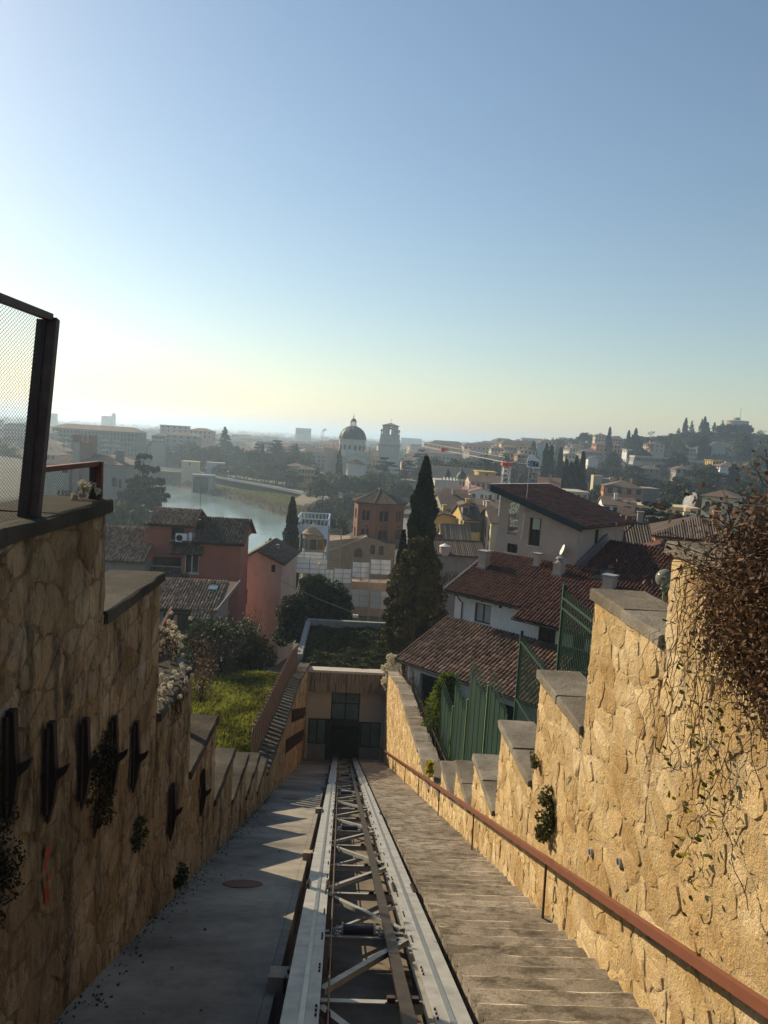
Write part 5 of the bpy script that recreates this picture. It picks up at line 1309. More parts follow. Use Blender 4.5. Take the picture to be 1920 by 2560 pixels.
# bright green shrub and reed screen by the white house
p = zK(965, 1500, 31.5); rg2 = np.random.default_rng(5); n = 5200; t = rg2.uniform(0, 1, n); az = rg2.uniform(0, 6.28, n); r_ = np.interp(t, [0, .3, .7, 1], [.55, .95, .8, .25])*rg2.uniform(.3, 1.1, n)
Pp = np.stack([r_*np.cos(az), r_*np.sin(az), t*4.6], 1); al = np.stack([np.cos(az)*.8, np.sin(az)*.8, .6-.9*rg2.uniform(0, 1, n)], 1)+rg2.normal(size=(n, 3))*.3; al /= np.linalg.norm(al, axis=1, keepdims=True)
big_tree('green_shrub', 'bright yellow green feathery shrub behind the green sheet fence', (p.x, 31.5, gz(p.x, 31.5)), [('crown', leafquads(Pp, .07, rg2, along=al, aspect=4.0, tint=np.clip(rg2.uniform(0, 1, n)*.6+.4*np.sin(t*14+az*3), 0, 1)), 'lf_bright', (0, 0, 0), (1, 1, max(.6, (p.z+.9-gz(p.x, 31.5))/4.6)))], 'shrub', trunk=(1.5, .05))
rs = thing('reed_screen', 'leaning screen of dry reeds along the coping beside the portal shrub', 'fence', (3.95, 33, -13.2)); s = MB(); rr = random.Random(4)
for k in range(130):
    y = rr.uniform(25.5, 46); z0 = interp(y, [24, 28, 40, 47], [-12.1, -12.4, -13.9, -15.4]); a = Vector((rr.uniform(3.75, 4.05), y, z0-.3)); s.tube([a, a+Vector((rr.uniform(-.3, .12), rr.uniform(-.3, .3), rr.uniform(1.0, 1.8)))], [.016, .009], 3, cap=False, tint=rr.random())
s.build('reeds', M['lf_reed'], rs, world=True)['kind'] = 'stuff'
MB().beam((3.95, 25.6, -11.6), (3.95, 46, -14.5), .04, .04).build('rail', M['wood'], rs, world=True)
blob((4.35, 33, -13.2), (.5, 3.2, .9), 2600, .06, 'lf_dry', 'dry_hedge', 'brown dry hedge between reed screen and green shrub', 'hedge', 77, K=30)

# ------------------------------------------------------------------ fences, lamp
sf = thing('slat_fence', 'brown steel slat fence stepping down along the wall above the lawn', 'fence', (-3.05, 35, -13.3)); y = 25.2; k = 0
while y < 47.5:
    z0 = interp(y, [24, 28.5, 42, 52], [-11.7, -12.4, -14.2, -16.4])-.25; h = 1.75; m = MB()
    m.prism([(-3.06, y, z0), (-3.06, y+.34, z0), (-3.06, y+.34, z0+h+.02), (-3.06, y, z0+h-.1)], (.03, 0, 0))
    m.prism([(-3.09, y+.30, z0), (-3.0, y+.30, z0), (-3.0, y+.30, z0+h+.06), (-3.09, y+.30, z0+h+.06)], (0, .045, 0))
    m.build('slat', M['slat'] if 'slat' in M else M.setdefault('slat', simple('brown grey slat', (.19, .12, .085), .7, .2, 3)), sf, world=True); y += .62; k += 1
for k, y in enumerate((12.6, 13.9)):
    MB().prism([(-3.25, y, -5.9), (-3.25, y+.16, -5.9), (-3.25, y+.16, -3.35-.25*k), (-3.25, y, -3.45-.25*k)], (.05, 0, 0)).build('slat', M['slat'], sf, world=True)
MB().beam((-3.2, 12.0, -3.75), (-3.2, 13.6, -3.35), .05, .06).build('rail', M['rust'], sf, world=True)
M['green_sheet'] = simple('dark green painted sheet', (.005, .026, .016), .5, .3, 1.2, .1, 10, .01)
M['green_bar'] = simple('dark green painted bar', (.020, .05, .032), .5, .2, 4)
M['green_pale'] = simple('worn green paint', (.16, .24, .10), .6, .2, 4)
kk = 520/1659; z8 = lambda x, y: (980+x*kk, 1560+y*kk)
gf = thing('green_fence', 'dark green sheet metal fence with posts behind the stepped sunlit coping', 'fence', (4.4, 22, -12)); posts = []
for (tx, ty_) in ((385, 700), (492, 655), (610, 600), (775, 490), (930, 560)):
    q = onx(*z8(tx, ty_), 4.25); posts.append(q)
for a, b in zip(posts, posts[1:]):
    lo = min(a.z, b.z)-3.2; zt_ = max(a.z, b.z)-.55
    m = MB(); n = 8
    for j in range(n):
        p, q = lerp(a, b, j/n), lerp(a, b, (j+1)/n); off = .012 if j % 2 else 0
        m.prism([(4.25+off, p.y, lo), (4.25+off, q.y-.004, lo), (4.25+off, q.y-.004, zt_), (4.25+off, p.y, zt_)], (.012, 0, 0))
    m.build('sheet', M['green_sheet'], gf, world=True)
    MB().box(4.20, 4.25, a.y-.03, a.y+.03, lo, a.z).build('post', M['green_pale'], gf, world=True)
    m = MB()
    for j in range(16):
        p = lerp(a, b, j/16); m.beam((4.25, p.y, zt_-.1), (4.25, p.y, zt_+.5), .012, .012)
    for j in range(3): m.beam((4.25, a.y, zt_+.1+j*.18), (4.25, b.y, zt_+.1+j*.18), .01, .01)
    m.build('mesh_top', M['green_bar'], gf, world=True)['kind'] = 'stuff'
def bar_fence(name, label, x, ya, yb, zt_, zb, mat, rails, spikes=.0, step=.11, bend=False, x2=None):
    f = thing(name, label, 'fence', (x, ya, zb)); x2 = x if x2 is None else x2; n = int(math.hypot(ya-yb, x2-x)/step)
    for j in range(n+1):
        t = j/n; px, y = lerp(x, x2, t), lerp(ya, yb, t); m = MB(); pts = [(px, y, zb), (px, y, zt_+spikes)]
        if bend: pts += [(px+.12, y, zt_+spikes+.2), (px+.3, y, zt_+spikes+.4)]
        m.tube(pts, .011, 4); m.build('bar', M[mat], f, world=True)
    for z in rails: MB().beam((x-.02, ya, z), (x2-.02, yb, z), .03, .03).build('rail', M[mat], f, world=True)
    for t in (0, 1): px, y = lerp(x, x2, t), lerp(ya, yb, t); MB().box(px-.035, px+.035, y-.035, y+.035, zb-.5, zt_+spikes+.12).build('post', M[mat], f, world=True)
    return f
q = onx(1304, 1588, 4.3); bar_fence('bar_fence', 'tall dark green bar fence behind the fourth coping', 4.3, q.y, q.y-5.2, q.z, q.z-3.2, 'green_bar', (q.z-.15, q.z-1.6, q.z-3.0))
bar_fence('bar_fence', 'green bar fence with bent tops running up beside the white house porch', 4.35, q.y-4.6, q.y-3.2, q.z+.45, q.z-2.3, 'green_bar', (q.z+.3, q.z-.9), bend=True, x2=6.4)
q = onx(1411, 1480, 4.3); bar_fence('spiked_fence', 'black spiked iron fence between the two tallest copings', 4.3, q.y, q.y-4.2, q.z-.12, q.z-2.25, 'green_bar', (q.z-.12, q.z-.32, q.z-2.1), .16, .10)
lp = zK(1437, 1250, 16); lamp = thing('globe_lamp', 'smoky glass globe lamp on green pole behind the second coping', 'lamp', (lp.x, 16, gz(lp.x, 16)))
m = MB(); m.lathe([(.21*math.sin(math.pi*k/14)+.0005, -.21*math.cos(math.pi*k/14)) for k in range(15)], 24, (lp.x, 16, lp.z))
def globe_mat():
    m = NT('smoked globe'); m.col((.34, .33, .27)); m.rough(.12); m.b.inputs['Transmission Weight'].default_value = .55; m.b.inputs['IOR'].default_value = 1.15; m.b.inputs['Specular IOR Level'].default_value = .8; return m.mat
m.build('globe', globe_mat(), lamp, smooth=True, world=True)
MB().lathe([(.05, 0), (.05, .16), (.035, .2)], 10, (lp.x, 16, lp.z-.14)).build('bulb', M['white_paint'], lamp, world=True)
m = MB(); m.tube([(lp.x, 16, gz(lp.x, 16)), (lp.x, 16, lp.z-.26)], .03, 8); m.build('pole', M['green_pale'], lamp, world=True)
MB().lathe([(.04, 0), (.085, .03), (.085, .06), (.05, .07)], 12, (lp.x, 16, lp.z-.27)).build('collar', M['green_pale'], lamp, world=True)
wq = [zK(608, 1255, 66), zK(690, 1295, 64), zK(768, 1325, 62)]
m = MB(); m.tube(wq, .03, 5); cb = m.build('overhead_cable', M['lead']); tag(cb, 'pale overhead cable sloping past the laurel bush', 'cable')
sm_ = thing('street_lamp', 'small white lamp hanging at the end of the overhead cable', 'lamp', tuple(wq[2]-Vector((0, 0, .3))))
MB().box(-.22, .22, -.12, .12, -.05, .18).build('lamp_head', M['white_paint'], sm_); MB().tube([(0, 0, .18), (0, 0, .32)], .02, 5).build('hanger', M['lead'], sm_)
# ------------------------------------------------------------------ river embankment
BAL = [(-230, 590), (-129, 484), (-102, 456), (-83, 430), (-65, 403), (-47, 379), (-32, 357), (-12, 322), (1.6, 294), (9, 268), (11, 240), (6, 208)]
def resample(P, step):
    P = [Vector((*p, 0)) if len(p) == 2 else Vector(p) for p in P]; out = [P[0]]; carry = step
    for a, b in zip(P, P[1:]):
        L = (b-a).length; d = (b-a)/L; s = carry
        while s < L: out.append(a+d*s); s += step
        carry = s-L
    return out
def ribbon(pts, offs, name, mat, kind='structure'):
    """strip along pts; offs: (sideways offset, z) pairs across"""
    V = []; Fq = []; n = len(offs)
    for i, p in enumerate(pts):
        d = (pts[min(i+1, len(pts)-1)]-pts[max(i-1, 0)]).normalized(); s = Vector((-d.y, d.x, 0))
        for o, z in offs: q = p+s*o; V.append((q.x, q.y, z))
    for i in range(len(pts)-1):
        for j in range(n-1): a = i*n+j; Fq.append((a, a+1, a+n+1, a+n))
    o = link(name, npmesh(name, V, Fq, mat)); return o
M['asphalt'] = simple('road asphalt', (.16, .15, .14), .9, .2, .5)
M['embank'] = stone_mat('embankment stone', (.16, .145, .12), (.25, .225, .185), (.33, .30, .25), .4, (.09, .08, .06))
M['baluster'] = simple('pale stone baluster', (.42, .40, .36), .85, .15, 1)
bp = resample(BAL, 4.0)
tag(ribbon(bp, [(10, -28.62), (0, -28.6)][::-1], 'river_road', M['asphalt']), kind='structure')
ew = thing('embankment_wall', 'sloping pale stone embankment wall curving along the far river bank', 'wall', (0, 290, -36)); o = ribbon([q for q in bp if q.y < 345], [(-.2, -28.55), (-.3, -28.7), (-6.0, -32.0), (-6.2, -37.5)], 'wall_face', M['embank']); o.parent = ew; o.location = -ew.location
bl = thing('balustrade', 'white stone balustrade along the river road', 'balustrade', (-65, 403, -28.6))
bm_rail = MB(); posts = resample(BAL, 3.2)
for p in posts[::1]:
    if p.y > 520: continue
    MB().box(p.x-.22, p.x+.22, p.y-.22, p.y+.22, -28.6, -27.35).build('pillar', M['baluster'], bl, world=True)
for a, b in zip(posts, posts[1:]):
    if a.y > 520: continue
    bm_rail.beam((a.x, a.y, -27.55), (b.x, b.y, -27.55), .3, .18); bm_rail.beam((a.x, a.y, -28.45), (b.x, b.y, -28.45), .3, .2)
    for q in range(1, 6): p = lerp(a, b, q/6); bm_rail.beam((p.x, p.y, -28.4), (p.x, p.y, -27.6), .14, .14)
bm_rail.build('rail_and_balusters', M['baluster'], bl, world=True)['kind'] = 'stuff'
for k, p in enumerate(resample(BAL, 15)[5:17]):
    if p.y > 470: continue
    s = Vector((1.4, .9, 0)); sl_ = thing('street_lamp', 'small white street lamp on the river road behind the balustrade', 'lamp', (p.x+s.x, p.y+s.y, -28.6), 0, 'lamps along the river road')
    MB().tube([(0, 0, 0), (0, 0, 4.2)], .09, 6).build('pole', M['gutter'], sl_); MB().lathe([(.0, 0), (.28, .12), (.34, .35), (.1, .6), (.0, .62)], 8, (0, 0, 4.2)).build('lantern', M['white_paint'], sl_)
rng = np.random.default_rng(321)
def bankpts(t0, t1, n, off0, off1):
    P = resample(BAL, 1.0); L = len(P); i = rng.integers(int(t0*L), int(t1*L)-1, n); A = np.array([tuple(P[k]) for k in i]); B = np.array([tuple(P[k+1]) for k in i])
    d = B-A; d /= np.linalg.norm(d, axis=1, keepdims=True); s = np.stack([-d[:, 1], d[:, 0], d[:, 2]], 1); o = rng.uniform(off0, off1, n)
    return A+s*o[:, None], o
def bank_scatter(n, s0, s1, y0, y1):
    X = rng.uniform(-150, 14, n); Y = rng.uniform(y0, y1, n); sd = river_sd(X, Y); bx = np.interp(Y, [q[1] for q in BAL[::-1]], [q[0] for q in BAL[::-1]])
    k = (sd > s0) & (sd < s1) & (X < bx-.3) & (X > bx-42); X, Y = X[k], Y[k]; return np.stack([X, Y, ground_arr(X, Y)], 1)
P = bank_scatter(170000, 5.5, 22, 322, 440); P[:, 2] += .3
V, Fq, T = leafquads(P, .6*rng.uniform(.6, 1.3, len(P)), rng, aspect=1.2, tint=rng.uniform(.3, 1, len(P)))
tag(link('bank_grass', npmesh('bank_grass', V, Fq, M['lf_grass'], tint=T)), 'bright green grass slope below the river road', 'grass', kind='stuff')
P = np.concatenate([bank_scatter(110000, -1, 5.5, 200, 500), bank_scatter(80000, 5, 18, 200, 322), bank_scatter(60000, 5, 18, 440, 500)]); P[:, 2] += rng.uniform(.2, 2.2, len(P))
al = rdir(len(P), rng)*.5+np.array([0, 0, 1]); V, Fq, T = leafquads(P, .26*rng.uniform(.6, 1.4, len(P)), rng, along=al, aspect=4, tint=rng.uniform(0, 1, len(P)))
tag(link('river_reeds', npmesh('river_reeds', V, Fq, M['lf_reed'], tint=T)), 'dry brown reeds along the water below the embankment', 'reeds', kind='stuff')

# ------------------------------------------------------------------ domed church and bell tower
M['dome'] = simple('dark lead dome', (.035, .048, .048), .6, .3, .6)
w_church = wc('church stone', (.60, .55, .47), dirt=.35)
def brick_mat():
    m = NT('old red brick'); b = m.n('ShaderNodeTexBrick'); b.inputs['Scale'].default_value = 3.2; b.inputs['Color1'].default_value = (.20, .075, .045, 1); b.inputs['Color2'].default_value = (.12, .046, .03, 1); b.inputs['Mortar'].default_value = (.17, .115, .08, 1); b.inputs['Mortar Size'].default_value = .014
    c = m.mix(m.rng(m.noise(.7, 6, .7), .45, .7, 0, .6), b.outputs[0], (.12, .06, .045)); m.col(c); m.rough(.92); m.bump(m.noise(12, 5, .7), .4, .03); return m.mat
M['brick'] = brick_mat()
Yc = 470; kf = .1808*Yc/1868; pc = zF(560, 545, Yc); cb = gz(pc.x, Yc+10)
ch = thing('domed_church', 'pale stone church with large dark dome and lantern across the river bend', 'church', (pc.x, Yc+9, cb)); bpy.context.view_layer.update()
zz = lambda v: zF(560, v, Yc).z-cb
rd = 8.6
m = MB(); n = 48; m.lathe([(rd+.55, zz(545)-.5), (rd+.55, zz(545)), (rd-.1, zz(545)+.05), (rd-.1, zz(545)-.6), (rd-.1, zz(740)), (rd+.3, zz(740)-.01), (rd+.3, zz(790))], n); m.build('drum', w_church, ch)
for k in range(16):
    a = -math.pi/2+(k-.5)*2*math.pi/16+.02; w = MB(); c = Vector((math.cos(a), math.sin(a), 0)); t = Vector((-c.y, c.x, 0)); r_ = rd-.02
    prof = [(-.75, zz(690)), (.75, zz(690)), (.75, zz(640))]+[(.75*math.cos(q), zz(640)+.75*math.sin(q)) for q in np.linspace(.3, math.pi-.3, 6)]+[(-.75, zz(640))]
    w.prism([c*r_+t*x+Vector((0, 0, z)) for x, z in prof], c*.12); wo_ = w.build('window', M['pane'], ch)
    if k % 2 == 0:
        a2_ = a+math.pi/16*3; c = Vector((math.cos(a2_), math.sin(a2_), 0)); t = Vector((-c.y, c.x, 0)); MB().prism([c*(rd-.05)+t*x+Vector((0, 0, z)) for x, z in ((-.5, zz(735)), (.5, zz(735)), (.5, zz(560)), (-.5, zz(560)))], c*.25).build('pilaster', w_church, ch)
hd = zz(362)-zz(545)
m = MB(); m.lathe([(rd*math.cos(a), zz(545)+.06+hd*1.02*math.sin(a)) for a in np.linspace(0, math.pi/2*.86, 13)], 48); m.build('dome', M['dome'], ch, smooth=True)
for k in range(16):
    a = k*2*math.pi/16; MB().tube([(rd*1.005*math.cos(e_)*math.cos(a), rd*1.005*math.cos(e_)*math.sin(a), zz(545)+.06+hd*1.02*math.sin(e_)) for e_ in np.linspace(0, math.pi/2*.86, 9)], .16, 5).build('rib', M['dome'], ch)
m = MB(); m.lathe([(2.5, zz(370)), (2.5, zz(352)), (2.0, zz(350))], 16); m.lathe([(2.2, zz(300)), (2.2, zz(292)), (1.85, zz(291))], 16)
for k in range(8): a = k*math.pi/4+.2; m.box(1.7*math.cos(a)-.2, 1.7*math.cos(a)+.2, 1.7*math.sin(a)-.2, 1.7*math.sin(a)+.2, zz(351), zz(300))
m.build('lantern', w_church, ch)
m = MB(); m.lathe([(1.8*math.cos(a), zz(291)+2.0*math.sin(a)) for a in np.linspace(0, math.pi/2*.93, 8)], 16); m.lathe([(.15, zz(248)), (.15, zz(235)), (.42, zz(231)), (.42, zz(222)), (.1, zz(217))], 8); m.build('lantern_dome', M['dome'], ch, smooth=True)
MB().box(-.08, .08, -.08, .08, zz(218), zz(185)).box(-.5, .5, -.07, .07, zz(200), zz(196)).build('cross', M['gutter'], ch)
# crossing block, gables, choir and apse
m = MB(); m.box(-9.2, 10.2, -3, 14, 0, zz(735)); m.poly([(-9.2, -3.01, zz(735)), (10.2, -3.01, zz(735)), (.8, -3.01, zz(690))]); m.build('crossing', w_church, ch)
roof_plane(ch, (-9.8, 14, zz(738)), (-9.8, -3.5, zz(738)), (.8, -3.5, zz(688)), (.8, 14, zz(688)), 'tf_red', 'flat'); roof_plane(ch, (10.8, -3.5, zz(738)), (10.8, 14, zz(738)), (.8, 14, zz(688)), (.8, -3.5, zz(688)), 'tf_red', 'flat')
m = MB(); m.box(-3.6, 9.4, -9, -3.02, 0, zz(790)); m.poly([(-3.6, -9.01, zz(790)), (9.4, -9.01, zz(790)), (2.9, -9.01, zz(745))]); m.build('choir', w_church, ch)
roof_plane(ch, (-4.1, -3.02, zz(793)), (-4.1, -9.4, zz(793)), (2.9, -9.4, zz(742)), (2.9, -3.02, zz(742)), 'tf_red', 'flat'); roof_plane(ch, (9.9, -9.4, zz(793)), (9.9, -3.02, zz(793)), (2.9, -3.02, zz(742)), (2.9, -9.4, zz(742)), 'tf_red', 'flat')
m = MB(); m.lathe([(6.2, 0), (6.2, zz(905)), (6.5, zz(900)), (6.5, zz(882))], 20, (3.1, -10.5, 0)); m.build('apse', w_church, ch); MB().lathe([(6.7, zz(884)), (.1, zz(812))], 20, (3.1, -10.5, 0)).build('apse_roof', M['tf_red'], ch)
for k in range(5):
    x = -10.2-k*1.55; MB().box(x-.42, x+.42, -2.0+k*1.6, 3.2+k*2.2, 0, zz(700+k*12)).build('buttress', w_cream, ch)
m = MB(); m.box(-17.5, -9.21, 3, 16, 0, zz(690)); m.build('nave', w_salmon, ch); roof_plane(ch, (-18, 2.6, zz(690)), (-9.0, 2.6, zz(690)), (-9, 10, zz(655)), (-18, 10, zz(655)), 'tf_red', 'flat')
for x, y, v0, v1 in ((-11.6, -2.5, 690, 585), (11.6, -2.5, 712, 600), (-2.9, -9.2, 800, 740)):
    MB().box(x-.7, x+.7, y-.7, y+.7, zz(v0)-6, zz(v0)).lathe([(.62, zz(v0)+.01), (.55, zz(v0)+.5), (.05, zz(v1))], 4, (x, y, 0)).build('pinnacle', w_cream, ch)
# bell tower
Yt = 478; pt = zF(1060, 620, Yt); tb = gz(pt.x, Yt)
bt = thing('bell_tower', 'pale square bell tower with ball finials beside the dark dome', 'tower', (pt.x, Yt, tb), R(-8)); bpy.context.view_layer.update(); zt = lambda v: zF(1060, v, Yt).z-tb; kt = .1808*Yt/1868
m = MB(); s = 135*kt; m.box(-s, s, 0, 2*s, 0, zt(632)); m.build('shaft', w_church, bt)
for x in (-s+.6, s-.6): MB().box(x-.55, x+.55, -.18, -.001, 2, zt(680)).build('pilaster', w_church, bt)
MB().box(-s-1.0, s+1.0, -1.0, 2*s+1.0, zt(618), zt(606)).box(-s-.5, s+.5, -.5, 2*s+.5, zt(632)+.001, zt(618)-.001).build('cornice', w_church, bt)
s2 = 132*kt; MB().box(-s2, s2, .4, 2*s2, zt(606)+.001, zt(545)).box(-s2+.3, s2-.3, .8, 2*s2-.3, zt(545)+.001, zt(490)).build('stage', w_church, bt)
s3 = 100*kt; m = MB(); hb_ = zt(352)-zt(490); bo = [(s3-.95, s3+.95, .6, hb_-.6, True)]
for o, ex in (((-s3, 1.8, zt(490)), (1, 0, 0)), ((s3, 1.8, zt(490)), (0, 1, 0)), ((-s3, 1.8+2*s3, zt(490)), (0, -1, 0)), ((s3, 1.8+2*s3, zt(490)), (-1, 0, 0))): wallface(m, o, ex, 2*s3, hb_, bo, .7)
m.build('belfry', w_church, bt)
MB().lathe([(s3*1.62, zt(356)), (s3*1.62, zt(350)), (.05, zt(312))], 4, (0, 1.8+s3, 0), a0=math.pi/4).build('roof', M['tf_brown'], bt)
MB().tube([(0, 1.8+s3, zt(315)), (0, 1.8+s3, zt(262))], .07, 5).box(0, .6, 1.75+s3, 1.85+s3, zt(272), zt(264)).build('weathervane', M['gutter'], bt)
for x, y in ((-s2+.9, 1.3), (s2-.9, 1.3), (-s2+.9, 2*s2-.9), (s2-.9, 2*s2-.9)):
    MB().lathe([(.75, 0), (.6, .4), (.35, 1.2), (.3, 2.2), (.75, 2.6), (.8, 3.2), (.4, 3.8), (.05, 4)], 10, (x, y, zt(490))).build('finial', w_church, bt)
MB().lathe([(.1, 0), (.55, -.1), (.7, -.9), (.85, -1.1)], 10, (0, 1.8+s3, zt(380))).build('bell', M['gutter'], bt)

# ------------------------------------------------------------------ brick octagonal tower and the small church under repair
Yo = 135; po = zA(1012, 775, Yo); R8 = 4.72; ob = -29.5
oc = thing('octagonal_tower', 'octagonal red brick lantern tower with arched twin windows and tile roof', 'tower', (po.x, Yo+4, ob)); bpy.context.view_layer.update(); zo = lambda v: zA(1012, v, Yo).z-ob
vang = [-math.pi/2+R(a) for a in (-102, -57, -12, 33, 78, 123, 168, 213)]; vp = [Vector((R8*math.cos(a), R8*math.sin(a), 0)) for a in vang]
m = MB(); z0 = zo(1075); H8 = zo(772)-z0; fw_ = (vp[1]-vp[0]).length; fills = []
up = (zo(890)-z0, zo(822)-z0); lw = (zo(1010)-z0, zo(945)-z0)
for k in range(8):
    a, b = vp[k], vp[(k+1) % 8]; ex = (b-a).normalized(); o8 = a+Vector((0, 0, z0)); q = []
    for (c0, c1) in (up, lw):
        for sx in (-1, 1): cx = fw_/2+sx*.46; q.append((cx-.36, cx+.36, c0, c1, True))
    for sx in (-1, 1): cx = fw_/2+sx*.42; q.append((cx-.17, cx+.17, (lw[1]+.35), (lw[1]+.35)+.34, True))
    wallface(m, o8, ex, fw_, H8, q, .45)
    for t in q: fills.append((o8, ex, t))
m.build('walls', M['brick'], oc)
for o8, ex, t in fills:
    nin = -(ex.cross(Vector((0, 0, 1)))); P_ = lambda x, z: o8+ex*x+Vector((0, 0, z))+nin*.44; MB().poly([P_(t[0], t[2]), P_(t[1], t[2]), P_(t[1], t[3]), P_(t[0], t[3])]).build('window_opening', M['black'], oc)
for k in range(8):
    a, b = vp[k], vp[(k+1) % 8]; mid = (a+b)/2; nn = mid.normalized()
    for c0, c1 in (up, lw): MB().tube([mid-nn*.2+Vector((0, 0, z0+c0)), mid-nn*.2+Vector((0, 0, z0+c1-.4))], .08, 6).build('colonnette', w_pale, oc)
    er, rr8 = 1.13, .02; A, B = a*er+Vector((0, 0, zo(774))), b*er+Vector((0, 0, zo(774))); T_ = Vector((0, 0, zo(700))); roof_plane(oc, A, B, T_+(b-a)*.005, T_-(b-a)*.005, 'tile_dark', 'corr', pitch=.26)
    MB().tube([a*er+Vector((0, 0, zo(774)+.1)), T_+Vector((0, 0, .1))], .1, 6).build('hip', M['tile_old'], oc)
MB().lathe([(.25, 0), (.3, .2), (.12, .4), (.05, .7)], 8, (0, 0, zo(700))).tube([(0, 0, zo(698)), (0, 0, zo(655))], .04, 5).box(-.3, .3, -.03, .03, zo(668), zo(664)).build('finial', M['gutter'], oc)
# body of the small church
bc = thing('small_church', 'old stone church body with sloping gable and blind arches below the brick tower', 'church', (po.x, Yo-3.5, ob)); bpy.context.view_layer.update(); fy_ = Yo-3.5
def pX(x, y): q = zA(x, y, fy_); return q.x-po.x, q.z-ob
m = MB(); L0 = pX(665, 1095); L1 = pX(925, 992); L2 = pX(1065, 1038); L3 = pX(1110, 1045)
zb_ = 0
H_ = L2[1]
ar = []
for (a, b, c, d) in ((840, 900, 1150, 1065), (945, 980, 1105, 1043), (1000, 1037, 1110, 1048)):
    p0, p1 = pX(a, c), pX(b, d); ar.append((p0[0]-L0[0], p1[0]-L0[0], p0[1], min(p1[1], H_-.05), True))
sl_ = [(pX(x, 1090)[0]-L0[0]-.12, pX(x, 1090)[0]-L0[0]+.12, pX(x, 1110)[1], pX(x, 1085)[1], True) for x in (745, 800)]
wallface(m, (L0[0], 0, 0), (1, 0, 0), L3[0]-L0[0], pX(665, 1115)[1], [q for q in []], .4)
z1_ = pX(665, 1115)[1]
wallface(m, (L0[0], 0, z1_), (1, 0, 0), L3[0]-L0[0], max(.5, H_-z1_), [(q[0], q[1], max(.05, q[2]-z1_), q[3]-z1_, True) for q in ar], .4)
m.poly([(L0[0], 0, H_), (L3[0], 0, H_), (L2[0], 0, L2[1]+.01), (L1[0]+1, 0, L2[1]+.9), (L1[0], 0, L1[1])])
m.box(L0[0], L3[0], .5, 9, 0, H_-.1); m.build('walls', wc('old grey stone', (.30, .24, .17), dirt=.7, sc=.9), bc)
MB().box(L0[0]+.1, L3[0]-.1, .41, .49, z1_, H_-.15).build('arch_back', wc('dark brown plaster', (.15, .10, .07)), bc)  # shade inside the blind arches put into the plaster colour
MB().beam((L0[0]-.3, -.1, L0[1]+.15), (L1[0]+.1, -.1, L1[1]+.15), .5, .22).build('coping', w_pale, bc)
roof_plane(bc, (L0[0]-.4, 13, L0[1]+.0), (L0[0]-.4, .15, L0[1]+.0), (L1[0], .15, L1[1]+.05), (L1[0], 13, L1[1]+.05), 'tile_dark', 'corr')
nb = pX(1050, 1030); roof_plane(bc, (L1[0], .3, L2[1]-.5), (L3[0]+1, .3, L2[1]-.5), (L3[0]+1, 2.6, L2[1]+.2), (L1[0], 2.6, L2[1]+.2), 'tile_dark', 'corr')
# apse under a white and blue temporary roof frame
M['tarp'] = simple('white tarpaulin', (.82, .81, .79), .75, .10, 1.2, .4, 2.5, .15)
M['tarp_grey'] = simple('grey white netting', (.45, .46, .48), .85, .12, 1.2, .4, 2.5, .1)
M['frame_blue'] = simple('white and pale blue frame', (.45, .56, .68), .6, .15, 1)
Ya = 121; q0 = zA(478, 1100, Ya); q1 = zA(655, 1100, Ya); ab = -29.3
ap = thing('chapel_apse', 'round brown chapel apse sheltered by the white and blue frame', 'chapel', ((q0.x+q1.x)/2, Ya+5.5, ab)); bpy.context.view_layer.update(); ra_ = (q1.x-q0.x)/2-.35; za = lambda v: zA(565, v, Ya).z-ab
MB().lathe([(ra_, 0), (ra_, za(1005)), (ra_+.25, za(1000)), (ra_+.25, za(992)), (ra_, za(990)), (ra_*.7, za(955)), (.1, za(925))], 28).build('wall_and_roof', wc('brown plaster', (.33, .24, .16), dirt=.5), ap)
for a in (-50, 0, 42):
    an_ = -math.pi/2+R(a); c = Vector((math.cos(an_), math.sin(an_), 0)); t = Vector((-c.y, c.x, 0)); MB().prism([c*(ra_-.05)+t*x+Vector((0, 0, z)) for x, z in ((-.55, za(1095)), (.55, za(1095)), (.55, za(1028)), (-.55, za(1028)))], c*.1).build('window', M['pane'], ap)
tf = thing('shelter_frame', 'white and blue scaffold shelter frame standing over the round apse', 'scaffold', (q0.x, Ya, ab)); bpy.context.view_layer.update()
c0 = zA(472, 930, Ya)-tf.location; c1 = zA(672, 945, Ya)-tf.location; h0, h1 = (c0.z+c1.z)/2+.5, (c0.z+c1.z)/2-.5; x0_, x1_ = c0.x, c1.x; dp = 9
m = MB()
for x in (x0_, x1_):
    for y in (0, dp): m.beam((x, y, 4), (x, y, h0+1.0), .16, .16, up=(0, 1, 0))
m.build('legs', M['frame_blue'], tf)
m = MB(); A = [(lerp(x0_+.5, x1_-.5, t), za(985)+1.55*math.sin(math.pi*t)) for t in np.linspace(0, 1, 13)]
for a, b in zip(A, A[1:]): m.prism([(a[0], -.05, a[1]), (b[0], -.05, b[1]), (b[0], -.05, h0), (a[0], -.05, h0)], (0, .1, 0))
m.prism([(x0_, -.05, za(1000)), (x0_+.5, -.05, za(1000)), (x0_+.5, -.05, h0), (x0_, -.05, h0)], (0, .1, 0)); m.prism([(x1_-.5, -.05, za(1000)), (x1_, -.05, za(1000)), (x1_, -.05, h0), (x1_-.5, -.05, h0)], (0, .1, 0)); m.build('front_panel', M['frame_blue'], tf)
